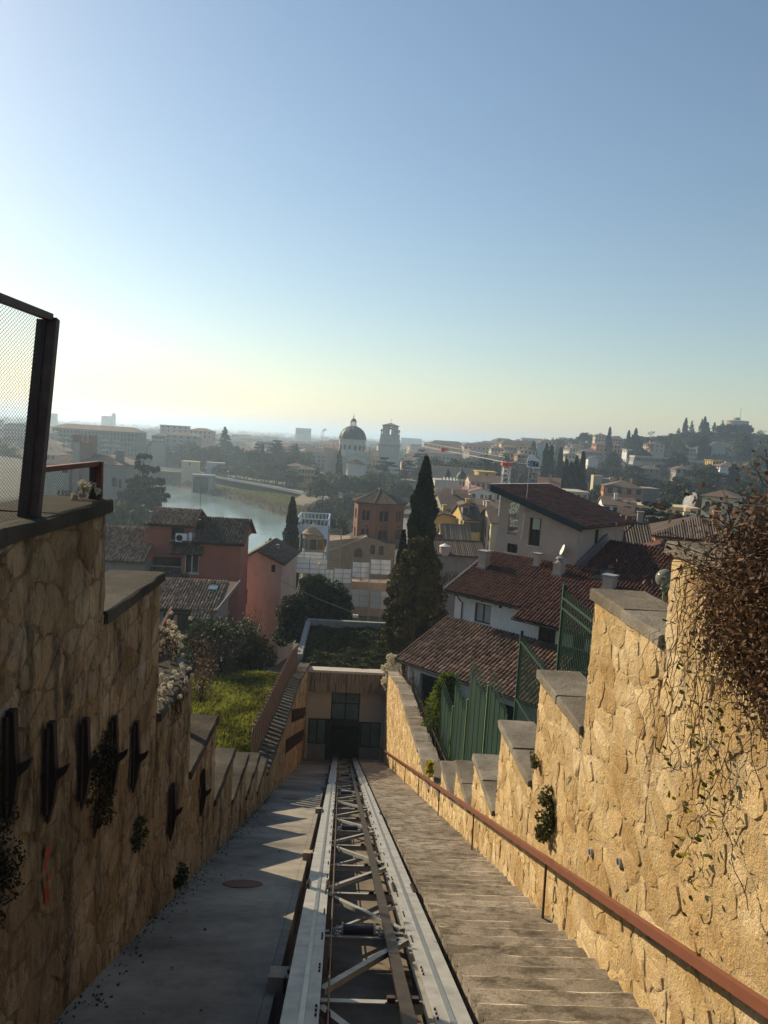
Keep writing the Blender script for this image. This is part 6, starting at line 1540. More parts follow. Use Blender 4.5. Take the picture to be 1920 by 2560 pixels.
for k, (a, b) in enumerate((((x0_, 0), (x1_, 0)), ((x1_, 0), (x1_, dp)), ((x1_, dp), (x0_, dp)), ((x0_, dp), (x0_, 0)))):
    m = MB()
    for z in (h0, h0+1.1): m.beam((*a, z), (*b, z), .14, .14)
    for j in range(9): p = lerp(Vector((*a, h0)), Vector((*b, h0)), j/8); q = lerp(Vector((*a, h0+1.1)), Vector((*b, h0+1.1)), min(1, (j+.5)/8)); m.beam(p, p+Vector((0, 0, 1.1)), .07, .07, up=(0, 1, 0)); m.beam(p, q, .06, .06)
    m.build('truss', M['frame_blue'], tf)
m = MB()
for y in np.linspace(.2, dp, 5):
    for z in np.linspace(2, h0-1.5, 6): m.beam((x1_+.1, y, z), (x1_+2.2, y, z), .07, .07)
    for x in (x1_+.1, x1_+2.2): m.beam((x, y, 0), (x, y, h0-1.2), .07, .07, up=(0, 1, 0))
m.build('side_scaffold', M['galv2'], tf)['kind'] = 'stuff'
# sheeted scaffolding in front
Ys = 106; z5 = zone(640, 1240, .33755); sc_ = thing('scaffold', 'low scaffolding wrapped in white sheets in front of the small church', 'scaffold', (z5(600, 700, Ys).x, Ys, gz(2, Ys))); bpy.context.view_layer.update()
for (a, b, c, d, dy, mt) in ((215, 500, 418, 470, 6, 'tarp'), (265, 530, 472, 565, 4, 'tarp'), (508, 575, 545, 640, 2, 'tarp'), (577, 708, 540, 640, 1, 'tarp'), (711, 843, 492, 600, 1, 'tarp'), (846, 1000, 474, 575, 1, 'tarp'), (580, 705, 640, 690, 1.6, 'tarp_grey'), (550, 690, 685, 790, -1, 'tarp_grey'), (692, 840, 695, 815, -1, 'tarp_grey'), (842, 1000, 705, 830, -1, 'tarp_grey')):
    p, q = z5(a, d, Ys+dy)-sc_.location, z5(b, c, Ys+dy)-sc_.location; m = MB(); nn = 10
    pts0 = [(lerp(p.x, q.x, t), dy+.12*math.sin(t*9+a), p.z+.06*math.sin(t*17)) for t in np.linspace(0, 1, nn)]; pts1 = [(lerp(p.x, q.x, t), dy+.12*math.sin(t*8+b), q.z-.07*abs(math.sin(t*12))) for t in np.linspace(0, 1, nn)]
    for i in range(nn-1): m.poly([pts0[i], pts0[i+1], pts1[i+1], pts1[i]])
    m.build('sheet', M[mt], sc_)
    m = MB()
    for t in (0, .5, 1): x = lerp(p.x, q.x, t); m.tube([(x, dy-.25, p.z-2.5), (x, dy-.25, q.z+.5)], .045, 5)
    for j in range(4): z = lerp(p.z, q.z, j/3); m.tube([(p.x, dy-.22, z), (q.x, dy-.22, z)], .035, 5)
    m.build('poles', M['galv2'], sc_)['kind'] = 'stuff'
p, q = z5(535, 1000, Ys+4)-sc_.location, z5(1000, 600, Ys+4)-sc_.location
m = MB(); m.box(p.x, q.x+4, 3.2, 6, p.z-4, q.z-.8); m.build('low_building', wc('brown plaster', (.33, .24, .16), dirt=.5), sc_)
p = z5(475, 505, Ys+3)-sc_.location; MB().lathe([(.0, 0), (.22, .05), (.25, .35), (.0, .5)], 8, (p.x, 2.7, p.z-.2)).tube([(p.x, 2.7, p.z-3), (p.x, 2.7, p.z-.2)], .05, 5).build('warning_light', simple('orange plastic', (.7, .35, .04), .4), sc_)

# ------------------------------------------------------------------ castle house across the river, left
Yp = 232; e0 = zD(455, 760, Yp); e1 = zD(1140, 850, Yp); pb = -33
pal = thing('palace', 'old palace with hipped roof and battlemented brick tower behind the mesh fence', 'palace', (e0.x, Yp, pb)); bpy.context.view_layer.update(); pd = lambda x, y, Y=Yp: zD(x, y, Y)-pal.location
f1 = pd(690, 812); f2 = pd(1128, 850); g0 = pd(455, 765)
m = MB(); wl = (f2-f1).xy.length; hh = (f1.z+f2.z)/2
wa = pd(930, 1125); wb = pd(1000, 1005); wd_ = pd(1015, 1140); we = pd(1057, 1030)
wallface(m, (f1.x, 0, 0), (1, 0, 0), f2.x-f1.x, hh, [(wa.x-f1.x, wb.x-f1.x, wa.z, wb.z, True), (wd_.x-f1.x, we.x-f1.x, wd_.z, we.z)], .35); wallface(m, (f2.x, 0, 0), (0, 1, 0), 18, hh, [])
wallface(m, (f1.x-8, 12, 0), Vector((8, -12, 0)).normalized(), math.hypot(8, 12), hh, [(2+k*2.2, 3+k*2.2, hh-2.6, hh-1.2, True) for k in range(4)], .3); m.build('walls', wc('palace plaster', (.27, .245, .225), dirt=.3, sc=.2), pal)
for q in ((wa.x-f1.x, wb.x-f1.x, wa.z, wb.z), (wd_.x-f1.x, we.x-f1.x, wd_.z, we.z)): window_part(pal, (f1.x, 0, 0), (1, 0, 0), q, .35, 'frame_dark', 'pane')
rdg = pd(870, 715, Yp+9); roof_plane(pal, (f1.x-.8, -.8, hh-.1), (f2.x+.8, -.8, hh-.1), (rdg.x, 9, rdg.z), (rdg.x-.1, 9, rdg.z), 'tf_brown', 'flat'); roof_plane(pal, (f1.x-9, 12.5, hh-.1), (f1.x-.8, -.8, hh-.1), (rdg.x-.1, 9, rdg.z), (rdg.x-6.5, 16, rdg.z), 'tf_brown', 'flat'); roof_plane(pal, (f2.x+.8, -.8, hh-.1), (f2.x+.8, 18, hh-.1), (rdg.x, 18, rdg.z), (rdg.x, 9, rdg.z), 'tf_brown', 'flat')
t0 = pd(410, 455, Yp+12); t1 = pd(740, 470, Yp+12); tw_ = (t1-t0).x; ztop = t1.z; m = MB()
cx = (t0.x+t1.x)/2; th = tw_*.36
m.box(cx-th, cx+th, 10, 10+2*th, 0, ztop-2.1)
m.build('tower', wc('tower brick', (.30, .20, .15), dirt=.5), pal)
MB().box(cx-th-.02, cx-th+2.2, 9.9, 9.99, 2, ztop-2.2).build('tower_pier', w_pale, pal)
for k in range(4):
    for (x, y) in ((cx-th+.42+k*(2*th-.84)/3, 10.3), (cx-th+.42+k*(2*th-.84)/3, 10+2*th-.3), (cx-th+.3, 10.42+k*(2*th-.84)/3), (cx+th-.3, 10.42+k*(2*th-.84)/3)):
        MB().box(x-.42, x+.42, y-.28, y+.28, ztop-2.1, ztop-.6).prism([(x-.42, y-.28, ztop-.6), (x-.05, y-.28, ztop-.6), (x-.25, y-.28, ztop+.2), (x-.42, y-.28, ztop+.2)], (0, .56, 0)).prism([(x+.05, y-.28, ztop-.6), (x+.42, y-.28, ztop-.6), (x+.42, y-.28, ztop+.2), (x+.25, y-.28, ztop+.2)], (0, .56, 0)).build('merlon', WALLC['tower brick'], pal)
c_ = pd(1030, 800, Yp+4); ct = pd(1030, 665, Yp+4); MB().box(c_.x-1.1, c_.x+1.1, 3.5, 5.5, hh-.5, ct.z).box(c_.x-1.3, c_.x+1.3, 3.3, 5.7, ct.z+.001, ct.z+.35).build('chimney', w_grey, pal)
wg0, wg1 = pd(80, 775, Yp+10), pd(410, 850, Yp+10)
m = MB(); m.box(wg0.x-.1, wg1.x, 8, 18, 0, pd(300, 835, Yp+8).z); m.build('wing', w_pale, pal); zz_ = pd(300, 835, Yp+8).z; rt2 = pd(300, 690, Yp+14).z
roof_plane(pal, (wg0.x-1, 7.4, zz_), (wg1.x+.2, 7.4, zz_), (wg1.x+.2, 14, rt2), (wg0.x+6, 14, rt2), 'tf_brown', 'flat')
for k in range(3): q = pd(305+k*24, 830, Yp+8); MB().box(q.x-.35, q.x+.35, 7.9, 7.99, zz_-2.6, zz_-1.0).build('window', M['pane'], pal)

# ------------------------------------------------------------------ generic town houses
def town(zf, L, Rr, Y, d, label, wall, roof='gx', rmat='tf_brown', style='flat', pitch=.4, rz=0, nx=2, nz=2, ww=.9, wh=1.4, name='house', cat='house', group=None, shutters=None, chim=1, side=True, ov=.4, base=None, asym=.5, frame='frame_dark', top=.5, dz=3.0, arch=False):
    c, w = ph(zf, L, Rr, Y); b = gz(c.x, Y+d/2)-1.2 if base is None else base; h = max(2.5, c.z-b); ops = {}
    def rows(W, n):
        out = []
        for i in range(n):
            x = (i+.5)*W/n-ww/2
            for j in range(nz):
                z1 = h-top-j*dz
                if z1-wh > .4 and W > ww*1.3*n: out.append((x, x+ww, z1-wh, z1, arch))
        return out
    if nx: ops['front'] = rows(w, nx)
    if side and nx:
        ops['left'] = rows(d, max(1, round(d/3.2))) if zf is not zK else []
    return house(name, label, cat, (c.x, Y, b), rz, w, d, h, wall, roof, pitch, ov, rmat, style, ops, frame=frame, shutters=shutters, chim=chim, group=group, asym=asym)
M['shut_green'] = simple('green shutters', (.05, .08, .06), .7); M['shut_brown'] = simple('brown shutters', (.09, .05, .03), .7)
# beside and behind the tall cypress
town(zB, (90, 848), (408, 945), 118, 11, 'ochre yellow gabled house behind the tall cypress', w_yellow, 'gy', 'tile_dark', 'corr', .30, R(8), 0, 0, asym=.32)
town(zB, (190, 1092), (478, 1112), 100, 5, 'little white house with weathered tile roof and two brown windows', w_white, 'gx', 'tile_old', 'corr', .6, 0, 2, 1, .75, .75, chim=0, frame='shut_brown', top=.6)
town(zB, (70, 1165), (186, 1172), 97, 4, 'low house with rusty red tiles beside the little white house', w_salmon, 'gx', 'tile_red', 'corr', .5, 0, 0, 0, chim=0)
town(zB, (40, 1255), (610, 1275), 86, 6, 'long low house with dark tiled roof below the little white house', w_grey, 'gx', 'tile_dark', 'corr', .38, 0, 0, 0, chim=0)
p = zB(215, 1225, 86); tu = thing('roof_turret', 'round pink chimney turret with white metal cap on the long dark roof', 'chimney', tuple(p-Vector((0, 0, .6)))); MB().lathe([(.55, 0), (.62, 1.0), (.5, 1.05)], 14).build('drum', w_salmon, tu); MB().lathe([(.68, 1.06), (.66, 1.1), (.05, 1.38)], 14).build('cap', M['white_paint'], tu)
town(zB, (415, 900), (592, 905), 112, 9, 'ochre house with green shutters and dormer between yellow house and tower house', w_yellow, 'gx', 'tile_dark', 'corr', .42, R(4), 2, 2, .7, 1.5, shutters='shut_green')
town(zB, (400, 800), (470, 810), 113, 4, 'small tiled dormer with white casement above the ochre house', w_grey, 'gy', 'tile_old', 'corr', .4, 0, 1, 1, .8, 1.1, base=zB(400, 880, 113).z-.6, chim=0, name='dormer', cat='dormer')
town(zB, (200, 790), (560, 805), 142, 12, 'broad brown tiled roof behind the ochre yellow house', w_grey, 'gx', 'tf_brown', 'flat', .4, R(6), 3, 1)
town(zB, (430, 770), (765, 790), 160, 10, 'dark terrace house with grey roof garden behind the brown tiled roof', w_grey, 'gx', 'tf_brown', 'flat', .3, R(-4), 4, 1)
town(zB, (475, 610), (735, 640), 190, 12, 'white gabled house with three small windows above the town roofs', w_white, 'gy', 'tf_red', 'flat', .34, R(5), 3, 1, .9, 1.2)
town(zB, (180, 720), (425, 735), 172, 12, 'reddish tiled roof house beside the white gabled house', w_salmon, 'gx', 'tf_red', 'flat', .45, R(-10), 3, 1)
town(zB, (480, 512), (810, 528), 222, 10, 'row house with pinkish wall and many windows under brown roof', w_salmon, 'gx', 'tf_brown', 'flat', .35, 0, 6, 2, .9, 1.5)
town(zB, (562, 430), (748, 408), 262, 9, 'ochre modern block with sloping top beside the crane', w_yellow, 'flat', nx=1, nz=1, chim=0)
town(zB, (700, 930), (760, 935), 108, 9, 'pale house with tall arched window beside the pink tower', w_cream, 'gx', 'tf_brown', 'flat', .4, 0, 1, 2, 1.0, 2.6, arch=True)
town(zB, (600, 950), (700, 955), 122, 8, 'narrow grey house squeezed between ochre house and pale house', w_grey, 'gx', 'tf_brown', 'flat', .4, 0, 2, 2, .7, 1.2)
town(zB, (590, 880), (770, 890), 136, 9, 'brown roofed house behind the narrow grey house', w_cream, 'gx', 'tf_brown', 'flat', .4, R(7), 3, 1)
town(zB, (90, 700), (190, 705), 180, 8, 'pale low house next to the car park trees', w_pale, 'gx', 'tf_red', 'flat', .4, 0, 2, 1)
hb = town(zB, (115, 500), (350, 520), 212, 10, 'block wrapped in pale printed sheeting with striped top edge', wc('printed sheeting', (.40, .37, .34), dirt=.2), 'flat', nx=0, chim=0, ov=.05)
c, w = ph(zB, (115, 500), (350, 520), 212)
M['stripe_g'] = simple('green stripe', (.05, .14, .09), .7)
for k in range(9): MB().prism([(-w*.2+k*w*.075, -.2, c.z-hb.location.z+.26), (-w*.2+k*w*.075+w*.04, -.2, c.z-hb.location.z+.26), (-w*.2+k*w*.075+w*.065, 2.5, c.z-hb.location.z+1.0), (-w*.2+k*w*.075+w*.025, 2.5, c.z-hb.location.z+1.0)], (0, 0, .1)).build('stripe', M['white_paint'] if k % 2 else M['stripe_g'], hb)
p = zB(388, 500, 240); dz_ = thing('domed_chapel', 'small chapel tower with dark onion dome above the town roofs', 'chapel', (p.x, 240, gz(p.x, 240))); bpy.context.view_layer.update(); zc = p.z-dz_.location.z
MB().box(-1.5, 1.5, -1.5, 1.5, 0, zc+.5).build('shaft', w_pale, dz_); MB().lathe([(1.7, zc+.5), (1.75, zc+.9), (1.45, zc+1.8), (.8, zc+2.6), (.35, zc+3.0), (.3, zc+3.6), (.03, zc+4.2)], 12).build('dome', M['dome'], dz_)
for a in (-.5, .5): MB().box(a-.28, a+.28, -1.53, -1.501, zc-1.8, zc-.3).build('window', M['pane'], dz_)
# old city wall with grass on top
a, b = zB(80, 345, 335), zB(625, 385, 320); cwz = gz(a.x, 335)-1
cw = thing('city_wall', 'long old pinkish stone rampart with grass on top beyond the town roofs', 'wall', (a.x, 335, cwz)); bpy.context.view_layer.update()
MB().prism([(0, 0, 0), (b.x-a.x, -15, 0), (b.x-a.x, -15, b.z-cwz), (0, 0, a.z-cwz)], (2, 14, 0)).build('masonry', wc('pinkish stone', (.40, .30, .24), dirt=.6, sc=.3), cw)
n = 2600; t = rng.uniform(0, 1, n); P = np.stack([t*(b.x-a.x)+rng.uniform(0, 2, n), -15*t+rng.uniform(0, 14, n), lerp(a.z, b.z, t)-cwz+.3], 1); V, Fq, T = leafquads(P, .8, rng, aspect=1.2); link('grass_top', npmesh('grass_top', V, Fq, M['lf_oak'], tint=T), cw)['kind'] = 'stuff'
# tower crane with sign
Yk = 155; k0 = zB(860, 330, Yk); ck = thing('tower_crane', 'tower crane with red turntable and white sign on its counter jib', 'crane', (k0.x, Yk, gz(k0.x, Yk))); bpy.context.view_layer.update()
M['crane'] = simple('crane steel', (.50, .48, .45), .6); M['crane_red'] = simple('crane red', (.55, .03, .02), .5); M['sign_blue'] = simple('sign dark lettering', (.03, .06, .14), .6)
jz = k0.z-ck.location.z
def lattice(a, b, s, n, mat, nm, tri=False):
    a = Vector(a); b = Vector(b); d = (b-a).normalized(); u = Vector((0, 0, 1)) if abs(d.z) < .9 else Vector((1, 0, 0)); x = d.cross(u).normalized()*s/2; y = x.cross(d).normalized()*s/2
    C = [(-1, -1), (1, -1), (0, 1.2)] if tri else [(-1, -1), (1, -1), (1, 1), (-1, 1)]; m = MB(); r_ = s*.05
    for cx_, cy_ in C: m.beam(a+x*cx_+y*cy_, b+x*cx_+y*cy_, r_*2, r_*2)
    for i in range(n):
        for k in range(len(C)):
            p, q = C[k], C[(k+1) % len(C)]; A_ = lerp(a, b, i/n)+x*p[0]+y*p[1]; B_ = lerp(a, b, (i+1)/n)+x*q[0]+y*q[1]; m.beam(A_, B_, r_*1.3, r_*1.3)
    return m.build(nm, M[mat], ck)
lattice((0, 0, 0), (0, 0, jz-.4), 1.5, 22, 'crane', 'mast')
MB().box(-1.1, 1.1, -1.1, 1.1, jz-.35, jz+.25).build('turntable', M['crane_red'], ck)
MB().box(-.9, .1, -1.25, -.75, jz-2.2, jz-.9).build('cab', M['white_paint'], ck); MB().box(-.6, -.2, -1.27, -1.251, jz-1.7, jz-1.3).build('cab_sign', M['crane_red'], ck)
far = zB(-10, 130, 190)-ck.location; lattice((-.5, 0, jz+.8), tuple(far), .9, 26, 'crane', 'jib', True)
s0 = zB(1075, 315, 150)-ck.location; s1 = zB(1195, 330, 150)-ck.location; lattice((.5, 0, jz+.8), ((s1.x+.5), s1.y, s1.z+.2), .9, 10, 'crane', 'counter_jib', True)
t_ = lerp(far, Vector((0, 0, jz)), .3); MB().box(t_.x-.9, t_.x+.9, t_.y-.6, t_.y+.6, t_.z-.5, t_.z+.3).build('trolley', M['crane_red'], ck)
ux = (s1-s0); Ls = ux.xy.length; sg = MB(); sh_ = 2.0
def SP(t, v, d=0): return s0+ux*t+Vector((0, -d, (v-.5)*sh_))
sg.prism([SP(-.05, 0), SP(1.05, 0), SP(1.05, .85), SP(.35, 1.35), SP(-.05, 1.0)], (0, .1, 0)); sign = sg.build('sign_board', M['white_paint'], ck)
STROKES = {'C': [(1, .85, .5, 1), (.5, 1, .05, .75), (.05, .75, .05, .25), (.05, .25, .5, 0), (.5, 0, 1, .15)], 'E': [(0, 0, 0, 1), (0, 1, 1, 1), (0, .5, .8, .5), (0, 0, 1, 0)], 'N': [(0, 0, 0, 1), (0, 1, 1, 0), (1, 0, 1, 1)], 'G': [(1, .85, .5, 1), (.5, 1, .05, .75), (.05, .75, .05, .25), (.05, .25, .5, 0), (.5, 0, 1, .15), (1, .15, 1, .5), (1, .5, .55, .5)], 'I': [(.5, 0, .5, 1)], 'A': [(0, 0, .5, 1), (.5, 1, 1, 0), (.2, .38, .8, .38)]}
x = .22
for chx in 'CENGIA':
    wl_ = .05 if chx == 'I' else .105; m = MB()
    for (a, b, c, d) in STROKES[chx]: m.beam(SP(x+a*wl_, .15+b*.55, .05), SP(x+c*wl_, .15+d*.55, .05), .16, .04, up=(0, 1, 0))
    m.build('letter', M['sign_blue'], sign); x += wl_+.03
MB().tube([SP(.02+.06*math.cos(a)+.06, .42+.22*math.sin(a), .06) for a in np.linspace(.4, 6.0, 12)], .12, 5).build('emblem', simple('sign blue ring', (.06, .2, .45), .5), sign)

# ------------------------------------------------------------------ houses on the slope, right of the tower house
town(zC, (620, 1182), (955, 1240), 46, 7, 'orange plaster house with red tiled hip roof beside the globe lamp', w_orange, 'hip', 'tile_red', 'tiles', .5, R(-25), 1, 1, 1.1, 1.4, chim=0)
town(zC, (790, 995), (1460, 1075), 68, 9, 'orange cream house with broad brown hipped roof beyond the top coping', w_orange, 'hip', 'tile_dark', 'corr', .40, R(-18), 2, 1, 1.0, 1.3, chim=1)
town(zC, (435, 1090), (720, 1110), 62, 7, 'low house with dark grey tiled roof behind the tower house', w_grey, 'gx', 'tile_dark', 'corr', .45, R(-12), 0, 0, chim=0)
town(zC, (455, 1030), (700, 1075), 78, 9, 'house with dusty grey tiled roof and chimney pipe behind the pink tower', w_grey, 'gx', 'tile_dark', 'corr', .45, R(-15), 0, 0, chim=1)
town(zC, (462, 880), (610, 925), 112, 8, 'pink and white house beside the big cedar', wc('pink plaster', (.55, .36, .28)), 'gx', 'tf_brown', 'flat', .5, R(-22), 3, 2, .8, 1.2, chim=2)
town(zC, (355, 750), (600, 795), 140, 8, 'white house with low gable behind the tower house roof', w_white, 'gx', 'tf_brown', 'flat', .3, R(-12), 4, 1)
town(zC, (525, 765), (1100, 815), 165, 7, 'long low modern building with pale flat roof edge above the cedar', w_cream, 'flat', nx=9, nz=1, ww=1.0, wh=1.2, chim=0, ov=.6)
pz = town(zC, (1150, 690), (1400, 712), 150, 9, 'cream three storey palazzo with arched windows beside the brown vine', wc('palazzo cream', (.66, .56, .38), dirt=.3), 'hip', 'tf_brown', 'flat', .36, R(-34), 3, 3, .95, 2.1, side=False, top=1.3, dz=4.6, arch=True, chim=0, ov=.6)
a, b = zC(1000, 850, 140), zC(1212, 895, 145); gw = thing('garden_wall', 'cream crenellated garden wall running to the palazzo', 'wall', (a.x, 140, a.z-6)); bpy.context.view_layer.update()
dv = b-a; MB().prism([(0, 0, 0), (dv.x, dv.y, 0), (dv.x, dv.y, 5.6+dv.z), (0, 0, 5.6)], (0, .5, 0)).build('masonry', WALLC['palazzo cream'], gw)
for k in range(6): t = (k+.3)/6; MB().box(dv.x*t-.6, dv.x*t+.6, dv.y*t-.02, dv.y*t+.5, 5.55+dv.z*t, 6.5+dv.z*t).build('merlon', WALLC['palazzo cream'], gw)
town(zC, (372, 605), (660, 660), 245, 12, 'orange brick house with white windows below the cypress row', w_orange, 'hip', 'tf_brown', 'flat', .35, R(-12), 4, 2, 1.5, 1.8, chim=2)
town(zC, (600, 640), (790, 650), 250, 9, 'grey windowless annex beside the orange brick house', w_grey, 'flat', nx=0, chim=0)
a = zC(270, 535, 265); rw = thing('ruined_wall', 'roofless old stone ruin with tall pier above the orange brick house', 'ruin', (a.x, 265, gz(a.x, 265)-1)); bpy.context.view_layer.update(); hz_ = a.z-rw.location.z; q = zC(460, 545, 265)-rw.location
MB().box(0, 3.2, 0, 3, 0, hz_).build('pier', w_cream, rw); MB().box(3.21, q.x, 1, 6, 0, hz_-1.0).build('wall', w_grey, rw); MB().box(6, 7.5, .4, .99, 0, hz_-.4).build('pier', w_cream, rw)
HV = [((285, 215), (380, 222), 640, 12, 'cream villa with loggia on the hill shoulder', w_cream, 'hip', 4, 3), ((380, 235), (510, 255), 655, 12, 'pale villa with many windows behind the hill cypress', w_pale, 'hip', 6, 2), ((290, 290), (515, 302), 600, 12, 'brick villa with brown roof below the cream villa', w_orange, 'hip', 8, 2),
      ((75, 328), (200, 330), 560, 12, 'bright white villa at the foot of the hill', w_white, 'hip', 5, 2), ((170, 345), (335, 358), 540, 12, 'long pale grey house beside the bright white villa', w_grey, 'hip', 7, 1), ((60, 300), (190, 305), 620, 10, 'low roofed house above the bright white villa', w_pale, 'hip', 4, 1),
      ((228, 218), (285, 222), 690, 9, 'small grey villa at the skyline beside the cream villa', w_grey, 'hip', 2, 2), ((715, 288), (838, 292), 560, 11, 'pink house alone among the hill trees', w_salmon, 'hip', 3, 2), ((990, 322), (1090, 325), 560, 10, 'pale house above the terraced modern block', w_pale, 'hip', 4, 2), ((1090, 320), (1215, 330), 570, 12, 'white house with shutters above the terraced modern block', w_white, 'hip', 6, 3),
      ((1185, 300), (1320, 300), 580, 12, 'pale gabled barn under the hill wood', w_pale, 'gy', 0, 0), ((1220, 415), (1292, 425), 420, 10, 'yellow stepped house under the pine trees', w_yellow, 'flat', 3, 3), ((1280, 462), (1425, 470), 400, 11, 'white villa with balustrade beside the dark thuja', w_white, 'hip', 6, 1), ((535, 330), (612, 334), 560, 9, 'flat white house above the dark cypress row', w_white, 'flat', 3, 1),
      ((40, 372), (150, 380), 500, 10, 'white and brown house behind the paired cypresses', w_cream, 'hip', 4, 1), ((228, 400), (305, 408), 470, 8, 'pale tent shaped roof among the hill trees', w_white, 'gy', 0, 0), ((660, 480), (800, 490), 400, 10, 'small brown roofed cottage below the terraced block', w_grey, 'hip', 3, 1), ((930, 480), (1060, 492), 380, 10, 'grey brown cottage under the modern terraces', w_grey, 'hip', 3, 1)]
for L, Rr, Y, d, lb, wl_, rf, nx_, nz_ in HV: town(zC, L, Rr, Y, d, lb, wl_, rf, 'tf_brown', 'flat', .35, R(random.uniform(-8, 8)), nx_, nz_, 1.3, 1.7, chim=1 if rf != 'flat' else 0, name='villa', cat='villa', ov=.6)
HB = [((700, 165), (830, 175), 520, 'beige block with dark tall chimney on the town skyline', w_cream), ((830, 150), (960, 165), 540, 'brown roofed block on the skyline behind the crane sign', w_grey), ((680, 230), (800, 236), 430, 'cream apartment house above the old rampart', w_cream), ((820, 215), (970, 225), 420, 'wide brown roofed house above the old rampart', w_pale), ((970, 235), (1130, 245), 400, 'yellow house with balcony behind the crane sign', w_yellow), ((1000, 190), (1160, 200), 450, 'pale house behind the yellow balcony house', w_pale), ((1175, 115), (1240, 118), 520, 'blue grey modern block beside the gabled villa', wc('blue grey render', (.34, .38, .42))), ((1210, 95), (1370, 100), 560, 'gabled cream villa on the skyline above two cypresses', w_cream)]
for L, Rr, Y, lb, wl_ in HB: town(zB, L, Rr, Y, 10, lb, wl_, 'hip', 'tf_brown', 'flat', .33, R(random.uniform(-6, 6)), 4, 2, 1.3, 1.6, chim=1, ov=.6)
town(zB, (1180, 560), (1400, 600), 205, 12, 'brown roofed house directly behind the tower house ridge', w_grey, 'gx', 'tf_red', 'flat', .45, R(-15), 0, 0)
town(zB, (1400, 610), (1700, 640), 190, 10, 'low pale flat building behind the tower house ridge', w_pale, 'flat', nx=5, nz=1, chim=0)
# terraced modern block
c, w = ph(zC, (590, 385), (1190, 420), 470); tb_ = thing('terraced_block', 'long white modern apartment block with banded terraces on the hillside', 'building', (c.x, 470, c.z-14)); bpy.context.view_layer.update()
for k, (a, b, z) in enumerate(((-.5, .08, 13.2), (-.22, .08, 9.6), (-.22, .08, 6.2), (.09, .5, 12.2), (.09, .5, 8.8))):
    x0_, x1_ = a*w, b*w; MB().box(x0_, x1_, -1.2-k*.2, 8, z, z+1.25).build('parapet_band', w_pale, tb_); MB().box(x0_+.3, x1_-.3, .4, 7.9, z-2.2, z-.001).build('storey', w_grey, tb_)
    nW = int((x1_-x0_)/4.2)
    for j in range(nW): xx = x0_+2+j*4.1; MB().box(xx, xx+2.4, .33, .399, z-1.9, z-.25).build('window', M['pane'], tb_)
MB().box(-.22*w, .08*w, -.9, 8, -6, 3.9).box(.09*w, .5*w, .5, 8, -6, 6.5).box(-.5*w, -.221*w, .5, 8, -6, 10.9).build('base', w_pale, tb_)
# round fort at the hill top
p = zC(1405, 150, 720); ft = thing('round_fort', 'round pale fort with low drum on the hilltop', 'fort', (p.x, 720, gz(p.x, 720)-2)); bpy.context.view_layer.update(); hf = zC(1405, 110, 720).z-ft.location.z; kf2 = .3135*720/1868
MB().lathe([(90*kf2, 0), (90*kf2, hf), (92*kf2, hf+.1), (92*kf2, hf+.8), (35*kf2, hf+1.6)], 28).build('rampart', w_pale, ft); MB().lathe([(26*kf2, hf+1.5), (26*kf2, hf+2.6), (28*kf2, hf+2.7), (2, hf+4.2)], 18).build('drum', w_grey, ft); MB().tube([(3, 0, hf+3), (3, 0, hf+14)], .15, 5).build('mast', M['gutter'], ft)
# chimney smoke
p = zC(1012, 815, 160); MB_ = MB(); MB_.box(-.5, .5, -.5, .5, -4, .6); sc2 = MB_.build('chimney_stack', w_cream); sc2.location = p; tag(sc2, 'small cream chimney with white smoke on the low modern building', 'chimney')
m = MB(); rr = random.Random(8)
for k, (x, y, r_) in enumerate(((1010, 790, .9), (1020, 772, 1.3), (1030, 752, 1.5), (1042, 738, 1.2), (1055, 722, 1.1), (1066, 706, .9), (1074, 698, .6))):
    q = zC(x, y, 160); m.lathe([(r_*.9*math.sin(math.pi*j/6)+.001, -r_*math.cos(math.pi*j/6)*1.1) for j in range(7)], 10, tuple(q))
sm = m.build('smoke', None or M['white_paint'], smooth=True); sm.data.materials.clear()
mt = bpy.data.materials.new('smoke'); mt.use_nodes = True; nt = mt.node_tree; nt.nodes.remove(nt.nodes['Principled BSDF']); pv = nt.nodes.new('ShaderNodeVolumePrincipled'); pv.inputs['Density'].default_value = .8; pv.inputs['Color'].default_value = (.95, .95, .95, 1); nt.links.new(pv.outputs[0], nt.nodes['Material Output'].inputs['Volume']); sm.data.materials.append(mt); tag(sm, 'white puff of smoke drifting from a chimney near the palazzo', 'smoke', kind='stuff')
# ------------------------------------------------------------------ trees of the town, the river banks and the hill
tree('cedar0', zD(1330, 690, 215), 'dark flat topped cedar beside the palace on the river', 11.5, 'cedar_tree')
tree('cedar1', zD(1480, 850, 205), 'lower cedar reaching over the water below the palace', 10, 'cedar_tree')
tree('broad0', zD(900, 1080, 190), 'dark evergreen below the palace wall behind the short mesh panel', 12)
tree('broad1', zD(1240, 900, 222), 'dense dark tree filling the gap beside the palace', 12)
tree('broad2', zD(400, 1000, 180), 'dark garden tree seen through the short mesh panel', 12)
for k, (x, y, Y, w) in enumerate(((1200, 1150, 196, 14), (1000, 1210, 186, 13), (780, 1190, 176, 12), (1350, 1230, 180, 10))): tree('broad%d' % (k % 3), zD(x, y, Y), 'shady river bank tree in the dark hollow below the palace', w, group='dark trees below the palace')
tree('cypress0', zF(385, 690, 405), 'slender cypress in front of the domed church', 4.6, 'cypress_tree'); tree('cypress1', zE(1150, 290, 470), 'slender cypress among the park trees upriver', 5, 'cypress_tree'); tree('cypress0', zE(1100, 370, 460), 'shorter cypress beside the slender park cypress', 5, 'cypress_tree')
